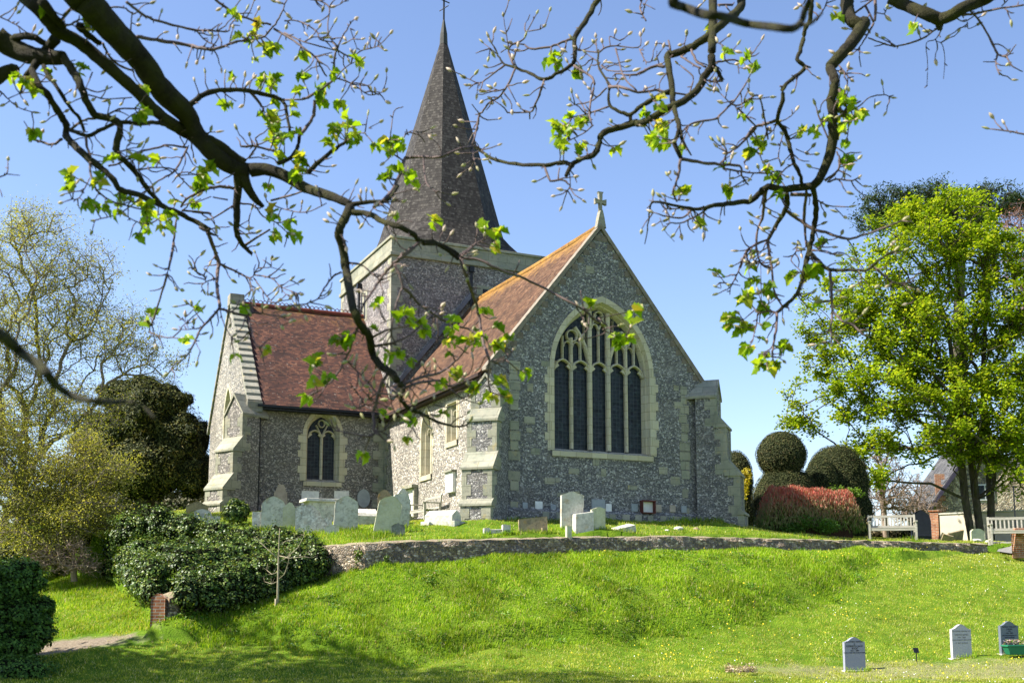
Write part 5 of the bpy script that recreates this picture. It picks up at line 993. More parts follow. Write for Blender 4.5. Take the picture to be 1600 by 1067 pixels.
# red tipped hedge: dense upright twigs
hb0 = at(1192, 838, 40.6); hb1 = at(1338, 838, 41.6); r = empty('barberry_hedge', tuple((hb0+hb1)/2), 0, 'low rounded hedge with red brown tips in front of the clipped yews', 'hedge')
n = 26000; a = RNG.random(n); dep = RNG.uniform(-1, 1, n); base = hb0+(hb1-hb0)*a[:, None]; base[:, 1] += dep*.75; edge = np.minimum(a, 1-a); top = (1.62+.05*np.sin(a*5+.3)+.04*np.sin(a*23))*np.clip(edge/.09, 0, 1)**.4*np.sqrt(np.clip(1-np.abs(dep)**3*.7, 0, 1))
P = base.copy(); lay = RNG.random(n)**.6; P[:, 2] = H(*hb0[:2])+top*lay-.05; P[:, 0] += RNG.normal(size=n)*.06+np.sign(a-.5)*np.clip(.12-edge, 0, .12)*1.2*np.sin(lay*3)
hm = MT('barberry'); zz = hm.sep(hm.obj)[2]; f = hm.n('ShaderNodeMapRange'); hm.l(zz, f.inputs[0]); f.inputs[1].default_value = .1; f.inputs[2].default_value = 1.6
f2 = hm.math('ADD', f.outputs[0], hm.math('MULTIPLY', hm.math('SUBTRACT', hm.rnd, .5), .7))
hm = hm.leaf(hm.ramp(f2, [(0, (.07, .15, .015)), (.3, (.18, .2, .06)), (.6, (.3, .22, .12)), (.85, (.34, .16, .1)), (1, (.45, .11, .08))]), .3, .6)
D = RNG.normal(size=(n, 3))*.35; D[:, 2] = 1; D /= np.linalg.norm(D, axis=1, keepdims=True); S = np.cross(D, randdir(n)); S /= np.linalg.norm(S, axis=1, keepdims=True); ln = RNG.uniform(.08, .2, n)[:, None]; b0 = P-np.array(r.location)
V = np.empty((n, 4, 3)); V[:, 0] = b0-D*ln*.5; V[:, 1] = b0+S*.016; V[:, 2] = b0+D*ln*.5; V[:, 3] = b0-S*.016; npmesh('twigs', V, np.arange(n*4).reshape(n, 4), hm, r)
b = MB(); x0, x1 = hb0-np.array(r.location), hb1-np.array(r.location); b.hexa([(x0[0]+.2, x0[1]-.4, -.3), (x1[0]-.2, x1[1]-.4, -.3), (x1[0]-.2, x1[1]+.4, -.3), (x0[0]+.2, x0[1]+.4, -.3)], [(x0[0]+.3, x0[1]-.3, 1.15), (x1[0]-.35, x1[1]-.3, 1.15), (x1[0]-.35, x1[1]+.3, 1.15), (x0[0]+.3, x0[1]+.3, 1.15)]); b.build('filler_core', plain('core_fill_red', (.05, .03, .02), 1, .4, 20, .05), r)  # solid core added to fill the inside of the hedge
C = np.concatenate([blobpts(pixblobs([(x, y, 40.3, rx, ry)]), k, .1)[0] for x, y, rx, ry, k in ((1235, 828, 24, 12, 700), (1290, 822, 22, 14, 600), (1258, 815, 14, 12, 300))])
tag(leafcloud('nettle_patch', C, .09, leafmat('nettle', [(0, (.04, .1, .01)), (1, (.12, .24, .03))], .4), None, .4), 'fresh green nettles growing along the foot of the red hedge', 'weeds', kind='stuff')
el = leafmat('elder_leaf', [(0, (.07, .15, .01)), (1, (.2, .32, .04))], .45)
tree('young_shrub', 'young bright green shrub standing up behind the right end of the red hedge', at(1315, 838, 42.6), [at(x, y, 42.6) for x, y in ((1315, 840), (1315, 800), (1314, 785))], [(1312, 772, 42.6, 26, 12), (1335, 770, 42.6, 16, 8), (1296, 770, 42.6, 12, 8)], 60, 1500, .09, el, bk_tan, .006, .18, .1, minr=.008, cat_='shrub', bname='stems')
# --- ivy over the lower wall
ivy = leafmat('ivy_leaf', [(0, (.02, .05, .006)), (.45, (.055, .11, .01)), (.8, (.13, .2, .02)), (1, (.3, .33, .07))], .25, .42, 1.4, .35)
ivb = [(205, 835, 33, 32, 34), (245, 822, 33, 34, 32), (290, 832, 33, 40, 34), (340, 840, 32.6, 36, 30), (385, 850, 32.2, 34, 30), (430, 855, 31.9, 36, 36), (474, 862, 31.5, 32, 30), (230, 870, 32, 40, 30), (265, 895, 30.2, 30, 32), (310, 890, 30.4, 38, 34), (355, 892, 30.8, 36, 34), (400, 893, 31.0, 36, 34), (440, 893, 31.1, 30, 30), (478, 888, 31.0, 20, 22), (252, 925, 28.3, 16, 22), (290, 915, 28.6, 30, 24), (325, 920, 29.2, 30, 30), (365, 920, 29.9, 28, 30), (190, 860, 34, 30, 30), (175, 890, 33.5, 22, 18)]
for t in np.linspace(0, 1, 9):
    ivb += [(238-45*t, 925-45*t, 28+5.3*t, 18, 26), (240-40*t, 893-30*t, 28.4+5.1*t, 20, 20), (285+175*t, 880-20*t, 29+2.7*t, 28, 24), (268+120*t, 866-10*t, 30.5+1.5*t, 26, 22)]
    if t > .1: ivb += [(266+228*t, 935-58*t, 27.35+3.1*t, 22, 30), (270+220*t, 912-45*t, 27.8+3.2*t, 22, 22)]
    if t > .2: ivb += [(285+200*t, 958-62*t, 27.2+3.1*t, 20, 20)]
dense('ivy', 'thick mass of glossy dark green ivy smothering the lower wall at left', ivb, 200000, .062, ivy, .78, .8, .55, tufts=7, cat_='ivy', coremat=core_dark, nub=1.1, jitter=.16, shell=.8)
dense('ivy_bush', 'small round ivy covered stump between the white and pale gravestones', [(368, 800, 34.3, 19, 18), (378, 795, 34.3, 12, 10), (366, 785, 34.2, 8, 7)], 5000, .075, ivy, .85, .8, .3, cat_='ivy', coremat=core_dark, nub=1.2)
C = np.concatenate([blobpts(pixblobs([(x, y, 30.35, rx, ry)]), k, .1)[0] for x, y, rx, ry, k in ((560, 868, 8, 14, 260), (556, 892, 10, 8, 200), (480, 915, 14, 12, 350), (604, 872, 5, 6, 60))])
tag(leafcloud('wall_ivy', C, .06, ivy, None, .3, .8), 'small sprigs of ivy clinging to the lit rounded end of the flint wall', 'ivy', kind='stuff')
# dark leafy bush in the lower left corner
elder = leafmat('elder_dark', [(0, (.025, .06, .008)), (.5, (.06, .14, .015)), (1, (.14, .25, .03))], .3, .5, 1.0)
dense('elder_bush', 'dark green leafy bush in the lower left corner beside the path', [(20, 960, 25.5, 52, 46), (55, 985, 25.5, 32, 28), (-20, 930, 25.5, 60, 60), (30, 905, 25.6, 40, 34), (0, 1010, 25.2, 60, 40), (60, 950, 25.6, 24, 22)], 50000, .065, elder, .76, .75, .3, tufts=10, cat_='bush', coremat=core_dark, nub=1.0, jitter=.24)
dense('elder_bush', 'low green nettle bank under the dark bush at the very corner', [(20, 1050, 24.3, 70, 26), (-60, 1050, 24.3, 60, 36)], 9000, .06, elder, .7, .7, .3, cat_='bush', coremat=core_dark, nub=1.2)
dense('churchyard_hedge', 'low brown green hedge behind the bench and the arched gate', [(x, 836, 57, 30, 17) for x in range(1352, 1450, 26)], 5000, .13, leafmat('brown_hedge', [(0, (.06, .05, .02)), (.6, (.14, .11, .05)), (1, (.22, .18, .09))], .3), .8, .6, .3, cat_='hedge', coremat=core_dark, nub=1.2)
dense('churchyard_hedge', 'low dark hedge along the churchyard edge far behind the yew tree', [(x, 792, 62, 45, 30) for x in range(60, 360, 50)], 12000, .2, leafmat('far_hedge', [(0, (.04, .05, .015)), (.6, (.09, .09, .03)), (1, (.16, .14, .06))], .3), .8, .6, .3, cat_='hedge', coremat=core_dark, nub=1.2)
dense('elder_bush', 'shaded scrubby hedge behind the ivy at the far left', [(20, 870, 36, 60, 34), (90, 850, 37, 50, 30), (-50, 860, 36, 60, 50), (150, 838, 36, 36, 34)], 16000, .1, leafmat('hedge_leaf', [(0, (.05, .07, .012)), (.6, (.11, .13, .02)), (1, (.2, .2, .05))], .3), .8, .6, .3, cat_='bush', coremat=core_dark, nub=1.2)
# --- sapling in the bank
sp = at(434, 966, 28.6); tan2 = bark('bark_sapling', (.2, .17, .1), (.4, .35, .24), 12); r = empty('sapling', tuple(sp), 0, 'thin bare sapling tied to a short stake on the grass bank', 'sapling')
def px3(P, Y=28.6): return [Vector(at(x, y, Y))-Vector(sp) for x, y in P]
b = MB(); b.tube(px3([(434, 972), (434, 925), (435, 880), (436, 845), (437, 825)]), [.035, .03, .022, .013, .006], 7); b.build('stem', tan2, r, True)
rr = random.Random(5)
for P, dy in (([(435, 880), (450, 868), (463, 855), (472, 835)], .3), ([(435, 873), (420, 860), (408, 850), (402, 845)], .2), ([(436, 868), (455, 872), (478, 870), (492, 872)], -.4), ([(435, 905), (445, 897), (452, 880), (456, 860)], -.2), ([(435, 893), (424, 897), (415, 890)], .2), ([(436, 852), (446, 845), (460, 842)], .2), ([(434, 908), (424, 912), (412, 908)], .1)):
    q = px3(P); q = [v+Vector((0, dy*i/3, 0)) for i, v in enumerate(q)]; b = MB(); b.tube(q, [.014, .011, .008, .004][:len(q)], 5)
    for v in q[1:]: 
        for s_ in range(3): b.tube([v, v+Vector((rr.uniform(-.15, .15), rr.uniform(-.15, .15), rr.uniform(.0, .2)))], [.005, .002], 4)
    b.build('branch', tan2, r, True)
b = MB(); b.tube([(-.06, -.03, -.2), (-.06, -.03, .5)], .025, 7); b.build('stake', tan2, r, True)
# --- trees outside the frame at left that shade the foot of the lawn
for i, (x, y, zt, rr_) in enumerate(((-17.0, 21.9, 10, 3.0), (-18.2, 20.9, 17, 4.2), (-17.0, 19.3, 22, 4.2))):
    z0 = H(x, y); r = empty('lime_tree', (x, y, z0), 0, ('lowest lime tree standing left of the view beyond the corner bush', 'middling lime tree standing left of the lawn outside the view', 'tallest lime tree left of the lawn nearest the camera')[i], 'tree', 'lime trees beside the lawn')
    T, _ = blobpts([(x, y, z0+zt*.72, rr_, rr_, zt*.33)], 160, .2); P0, P1, R0, R1, A, _r = grow([(x, y, z0-.2), (x, y, z0+zt*.25), (x+.2, y, z0+zt*.45)], T, .02); v, f = tubes_np(P0-[x, y, z0], P1-[x, y, z0], R0, R1, 5); npmesh('trunk', v, f, bk_dark, r, True)
    C = A[RNG.integers(3, len(A), 7500)]+RNG.normal(size=(7500, 3))*.42; leafcloud('foliage', C-[x, y, z0], .2, syc, r, .4, .8)
# ---------------------------------------------------------------- two trees whose boughs hang over the view
FR = dict(A=(0, 0), B=(300, 0), C=(0, 200), D=(300, 200), E=(480, 380), G=(480, 500), H=(600, 180), I=(700, 0), J=(1000, 0), K=(1270, 0), L=(1000, 200), M=(1100, 380), N=(150, 380), P=(0, 0))
LEFT = """
A|645,0 800,170 950,330 1080,480 1220,680 1400,850 D:20,30 D:170,200 D:300,290 D:430,325|24,12;D|450,320 560,315 700,360 850,450 1000,500 1130,550 1200,580|11,6
D|1200,580 1350,560 1480,545 1560,440|4,3;H|-80,700 0,640 80,540 150,350 200,320 430,315 560,260 680,240 740,265|3,2
A|190,-20 330,110 430,230 600,320 760,450 920,590 1060,720 1180,840 1330,950 D:75,70 D:200,130 D:300,205 D:400,270|12,7.5
A|-20,290 150,390 300,430 480,440|19,11;A|480,440 540,520 600,620 640,720 700,860 800,890 900,930 910,1000|7,5;C|910,30 880,160 920,230 1010,310 1110,450 1210,570|6,3.6
A|420,300 320,420 240,530 190,580|9,4;A|240,530 290,640 370,740 450,860 500,950 500,1030|6,5.5;C|500,60 560,130 680,240 800,330 860,400 920,470 1060,510 1200,580 1350,640 1500,720 1590,770|6,3.5
D|60,750 120,790 160,900 200,1010 200,1040|3.4,3;D|120,790 200,820|3,1;N|900,100 930,160 915,300 925,400 935,490|3.2,2.6;N|935,490 870,570 800,640 750,740 690,850 600,920 550,980|2.4,.8|b
C|470,85 400,125 330,110 215,85|2.4,1.6
N|930,155 1050,210 1160,265|2,1.8;N|1160,265 1190,250 1230,190 1320,180 1330,130|1.3,.7|b;N|1320,180 1400,205|.8,.7|b;N|1200,240 1330,265 1400,330 1500,370 1540,385|1.3,.7|b;N|1400,330 1470,280|.8,.6|b;N|1430,335 1530,300|.8,.6|b;N|1390,320 1430,380 1470,395|.8,.6|b
N|1160,265 1190,380 1210,480|1.2,.8;N|1195,265 1250,340 1310,420 1360,470|1.2,.8|b
N|935,495 1020,520 1130,545 1200,530 1330,545 1400,550|2.2,.9|b;N|1150,560 1180,660 1210,770 1260,790|1.2,.8|l;N|1130,560 1110,630 1070,680|1.2,.7|b;N|940,500 965,600 1010,690 1040,720|1.1,.7|b
N|800,640 740,650 620,655|1.3,.7|b;N|700,640 670,590 640,570|.9,.6|b;N|675,600 675,560|.7,.6|b;N|820,610 760,530 730,470|1.1,.7|b;N|735,480 700,460|.7,.6|b;N|900,270 840,290 800,320 810,350|1.2,.7|b;N|830,290 820,240 780,240 730,180|1,.7|b;N|820,240 855,170|.8,.6|b;N|850,300 850,380 910,410|1,.7
N|750,740 790,820|1,.6;N|1330,545 1380,580 1400,620|.9,.6|b;N|1340,530 1440,500|.8,.6|b
C|1340,680 1320,820 1280,1060|1.8,1.7;N|590,0 550,190 500,370 440,560 405,650 440,690 520,710 640,720|1.9,1|l;N|430,620 415,560|1,.8|l;N|405,610 390,600|1,.8|l
C|1420,150 1370,250 1310,340 1200,400 1100,490 1030,560 900,650 720,700|1.8,1|b
A|530,990 660,1030 760,990 900,930 1050,940 1180,930 1280,960 1380,1020 1450,1060|2.8,4;A|540,980 640,910 780,890 900,830 1060,825|2.2,1.2
C|650,60 660,150 680,200 680,280 700,400 750,490 850,560 1000,600 1080,620|2.2,1.2|l;C|690,200 800,220 860,220|1,.7|b;C|680,380 640,460 600,530 550,540 530,500|1.1,.8|l
C|820,290 900,270 1000,220 1060,180 1200,150 1280,130 1420,150|1.6,1.8;C|1050,320 1180,300 1310,315 1360,370 1430,440|1.5,1|b;C|1360,360 1490,355|1.1,.8|l
C|1240,660 1150,720 1060,720 960,670|1.2,.9|b;C|1370,600 1400,550 1500,490 1600,450|1.8,2.5;D|0,520 100,460 240,450 320,460|2.5,2.6;C|1380,625 1550,640 1600,650|1.6,1.6;D|0,635 130,650|1.6,1
A|-40,600 60,540 110,520 130,530|12,5;A|0,690 60,750 130,810 240,850|1.3,.8|b;A|60,750 150,710|1,.7|b;C|-40,380 50,350 60,250|1.5,.8|b;C|50,350 150,360|1,.7
A|330,500 360,570 430,660 520,800 600,900 640,1000|3.8,2.4;A|780,330 830,430 930,510 1010,540|2.2,1.8
A|1040,280 1150,300 1300,320 1500,360 1600,380|3.2,2.7;B|0,345 130,380 250,350 380,310 520,290 600,220 660,140 720,0|2.6,1.2
A|960,20 1050,90 1160,150 1350,200 1480,230 1600,230|2.4,1.7;B|0,230 150,235 270,240 290,190 350,120|1.6,1;A|1480,230 1560,310 1640,350|1.3,.9
B|180,0 270,70 360,120 470,160 600,190|2.3,1.6;B|700,160 800,160 940,235 970,300 1060,320|1.3,1;B|620,220 740,290 850,370 940,440 970,500 1020,580|2,1.4;B|700,250 850,320 1070,380|1.4,1;B|940,430 1060,400|1,.8
B|900,0 970,10 1040,60 1030,180 1040,280 1100,350|1.3,1.2;B|1040,60 1110,40 1170,0|.9,.7;B|1080,600 1080,450 1100,370 1140,280 1200,180 1230,150|2,.9|b;B|1100,380 1200,430 1300,380 1410,350 1500,260|1.4,.8|b;B|1200,220 1250,370|.9,.7
B|1080,600 1180,500 1270,460|1.2,.8|b;B|1080,590 1200,630 1340,720 1440,700|1.4,.8|b;B|1200,640 1330,650 1380,610|1,.7|b;B|1090,600 960,690 880,740 840,750|2,2.4
B|-20,800 30,760 100,710 250,680 430,690 560,720 680,760 720,860 740,1000|5,2.4;B|430,690 520,790 540,830|2.4,1.8;B|840,755 930,700|1.4,1|l;B|930,760 920,870 870,960 820,1020|2.8,2.8;D|820,0 800,140 740,230 650,270|2.8,4;D|880,340 960,260 1060,180 1170,100|4.5,2.6|l;B|680,760 840,755|1.6,1.6
D|700,200 560,160 460,140 370,140|2.2,1.8;D|430,230 490,130 480,80|1.8,1.3
D|330,250 350,400 340,560 340,700 340,800 380,880 450,950|8,3;D|400,890 590,770|2.4,1.6;D|310,590 150,690|1.7,1.2|b;D|360,740 430,700|1.2,.8;D|350,805 500,800|1,.7;D|160,525 270,545|1.2,1.4
D|360,570 470,590 540,670 640,720 720,790|1.5,.9|l;D|620,720 620,780|.8,.6|l;D|370,300 410,430 480,540 540,600|11,3;D|600,550 780,500 950,440|1.8,1.3;D|570,560 680,610 860,640 1020,570|1,.9;C|1600,520 1500,560|1,.8|l
D|1200,600 1160,680 1110,800 1140,900 1160,1060|8,6.5;E|260,0 290,150 310,300 350,500 400,620 470,700 490,830 560,930 640,980 680,1040|7,5.8;G|700,480 730,520 710,590 760,660 850,700 920,740 1050,790 1170,805 1230,770|5,1|b
G|610,400 550,520 520,640 500,720 510,850|3,2.4;G|510,860 460,880 350,865 240,840 170,800|2,.9|b;G|240,840 220,790|1,.7|b;G|510,850 590,830 655,770|1.4,.8;G|585,830 580,810|.8,.6|b
E|320,150 410,165 490,230 550,275|1.8,1.3;E|810,30 740,90 660,150 600,210 550,280 490,370 430,460 400,540|3.2,1.8;E|660,160 700,240 720,330 690,420 650,570 640,690 690,800|2.4,1.1|l;E|720,330 800,400 850,460 950,530 1020,580 1150,630 1240,655 1300,700|2.6,1.3|l;E|640,575 550,610|1,.8;E|545,290 680,225|1.1,.9;E|550,300 575,360|.9,.6
D|1210,640 1330,650 1450,710 1600,760|5,4.2;H|0,810 130,850 230,910 280,950 400,970 560,1060|4.4,3.8;E|880,0 1000,10 1100,80 1150,120|3.8,3.6;E|1150,120 1170,115 1300,125 1430,190 1600,250|2.5,2.1;P|810,431 849,450 912,484 925,497 938,505|2.1,1.6|b;P|925,480 918,486 912,484|.9,.9|b;P|935,497 985,487|1.2,.8|l;P|936,503 945,520 912,530|1.2,.9|b;P|942,515 958,524|.9,.8|l;P|955,523 978,527|.9,.7|l
E|1165,130 1200,240 1250,370 1290,500 1310,600 1330,740 1380,880|3,2.3;G|1380,300 1370,440 1390,550|1.8,1.3|l;E|1380,890 1450,910 1520,870 1560,810|1.3,.8|b;E|1400,890 1520,960|1.2,.7;H|280,950 200,1020 130,1060|2.6,3
E|490,715 620,650 760,630 850,580 890,550|2.1,.9|b;E|510,780 650,755 780,690 900,590 1020,480|2.2,1.2|b;E|985,570 990,710 950,710|1.2,.8;E|845,470 845,560|1.1,.8|l;E|1020,590 1020,510|1,.7|b;E|1140,100 1220,60 1280,0|2.4,1.8;H|580,1060 700,970 810,920|1.9,1|l
E|0,455 80,420 130,340 200,250 260,220|1.2,1.7;N|1380,480 1600,460|1,1.2;G|380,60 330,200 280,320 210,430 130,510 20,570|2,1.2|l;G|130,410 60,360|1,.8|l;G|380,80 420,110|1,.8;G|300,120 250,140|1,.8|l
G|310,320 360,370 460,470 530,560|.9,1.4|;G|365,380 370,310|.8,.6|b;G|320,470 350,510 410,590 470,600|.8,1.3;G|600,510 690,490 740,480|1.2,1.6;G|740,480 880,430 1000,400 1100,330 1190,240|2.8,1.2|b;G|740,510 830,480 1000,460 1080,500 1160,480 1190,430|2.8,.9|b;G|920,480 1000,520|1.4,1|b
G|1080,520 1170,590 1290,630|1.5,.8|b;G|1180,590 1260,565|.9,.7|b;G|960,640 1080,660 1220,590|1.3,.8|b;G|780,510 850,600|1.2,.8;G|800,810 850,730|.8,1.2;G|800,810 770,870|.8,.7|l;G|790,770 740,745|.8,.6|b;G|930,710 1000,720 1050,690|1.1,.8|b
G|470,600 520,560 600,560 690,580|1.2,1.6;G|410,600 430,650 370,665|1,.7|b;H|670,250 680,330|2,1.4;H|720,0 700,110 670,220|1.3,1.6;H|150,350 60,290|1.5,1|l;H|300,330 320,510 390,580|1.6,1;H|320,510 230,600|1.2,.8;H|160,150 220,120 340,150|1,.7|b
B|1500,1060 1530,850 1600,810|1,.8;B|1310,1010 1330,880|1,.7|b;B|1340,970 1420,930|.8,.6|b;A|460,160 530,80|2.2,1.8;A|430,200 520,190 600,150|2.4,1.6;A|600,200 680,280 760,330|7,4;A|560,40 480,120|2,2;A|0,380 120,290 240,280 340,330|7,5
A|310,0 400,120 480,200|8,6;A|0,130 120,190 230,270|1.2,1;C|1000,300 1010,200|1,.8;C|960,220 960,150 990,100|1,.7|b;A|700,550 650,670|1.2,1;A|650,670 740,700 850,660|1.3,1;A|670,720 800,750 1000,740|1.2,1;A|990,240 1000,110|1.3,1;A|840,60 930,60 1010,110|1.6,1.2
"""
LB = """B|500,80 710,100 860,170 1090,50 220,65 260,110 410,80 360,10 470,10 640,20 680,30 720,190 960,215 970,255 920,265 1150,280 1180,320 1240,270 1280,300 1350,310 1390,300 1430,340 1450,380 1210,400 1180,440 1360,690 1390,700 1250,670 1160,600 1150,670 400,590 410,650 460,600 250,560 190,640 310,620 20,620 100,560 150,300 130,250 40,460 90,430 1000,50 1330,350 1300,380
D|1040,715 1060,680 830,580 720,590 740,610 1280,500 1320,490 1370,520 1290,560 1300,720 1470,470 1460,260 1250,685 1540,300 870,630 430,730 310,740 560,530 1090,640
C|990,100 1450,330 1370,430 1180,490 640,410 920,300 1010,200 1300,505 1390,520 760,120 1200,620
A|1220,100 1030,190 1060,140 1300,480 1420,470 1500,460 1380,510 830,760 720,750 930,780 520,700 490,850 110,90 160,80 250,240 290,265 180,760 40,790 130,820 1350,265 110,640 350,920 320,1010 1050,850
N|1330,130 1210,350 1340,370 1355,400 1310,470 1260,490 1180,545 1410,420 1470,580 1460,600 720,600 740,620 800,690 690,850 770,890 860,390 850,400
G|310,310 360,300 430,390 430,430 495,430 640,465 490,550 340,610 335,660 440,630 880,350 970,380 975,320 1000,530 890,530 960,600 820,640 800,590 770,540 1230,180 540,370 1190,440 1080,470 1200,480 730,740 540,220 700,210
E|430,390 700,190 540,500 320,890
H|620,370 660,400 740,340 790,340 590,440 660,480 600,540 640,540 470,660 510,600 540,590 770,240 860,230 450,880 500,910 780,765 570,210 480,70 560,90 610,50 1165,520 880,620 800,490 700,390 760,290 640,490"""
LL = """B|430,270 490,240 600,320 560,350 640,350 620,430 600,480 560,500 580,620 620,630 780,540 860,550 850,630 780,720 750,800 590,790 740,880 1040,630 980,740 1130,750 560,860 600,930 660,920 540,860 640,980 760,1000 1100,990 1180,930 1230,960 1210,1040 260,770 320,630 400,290 470,310 540,390 580,430 640,470 660,840 520,640 590,680 620,720 1150,900 1160,980 1000,690 470,430 630,880
D|620,60 600,140 640,200 680,100 810,220 850,250 790,290 830,310 1100,40 1060,140 1180,80 1250,50 1230,310 1300,360 1370,110 1430,120 1550,90 1520,150 1500,380 1580,350 600,670 660,650 750,690 750,800 620,800 50,400 90,440 120,330 1100,80 830,350 580,420
C|560,370 640,560 720,540 880,580 940,560 1050,600 1100,650 1110,700 1060,790 1250,700 1120,760 720,600 790,640 890,600 740,410 780,390 860,270 1050,280 900,480 1280,660 1320,590 1100,610 1230,740 1510,350 1560,440 540,440 800,550 1150,640
A|160,580 190,600 230,700 200,660 1040,850 660,160 560,570 360,580
E|740,550 700,600 790,570 850,640 640,830 760,870 1090,620 1100,760 1240,720 1240,770 1310,520 1400,640 1400,780 1480,790 1080,610 550,490 540,670 250,710 340,690 1060,720 1500,820 1310,650 60,910
G|150,460 60,490 60,340 1110,270 1110,350 1090,400 1000,710 1230,180 1220,130 1430,480 1480,580 1320,510 1450,560 1500,590 1420,460 570,720 810,720 200,440
H|50,190 140,200 100,280 160,440 200,490 40,480 330,780 420,810 720,560 770,870 830,960 1020,610 1110,560 1080,600 1150,670 1230,630 880,660 930,640 450,800 760,920 860,890 380,830
P|925,482 985,512 958,526 975,530"""
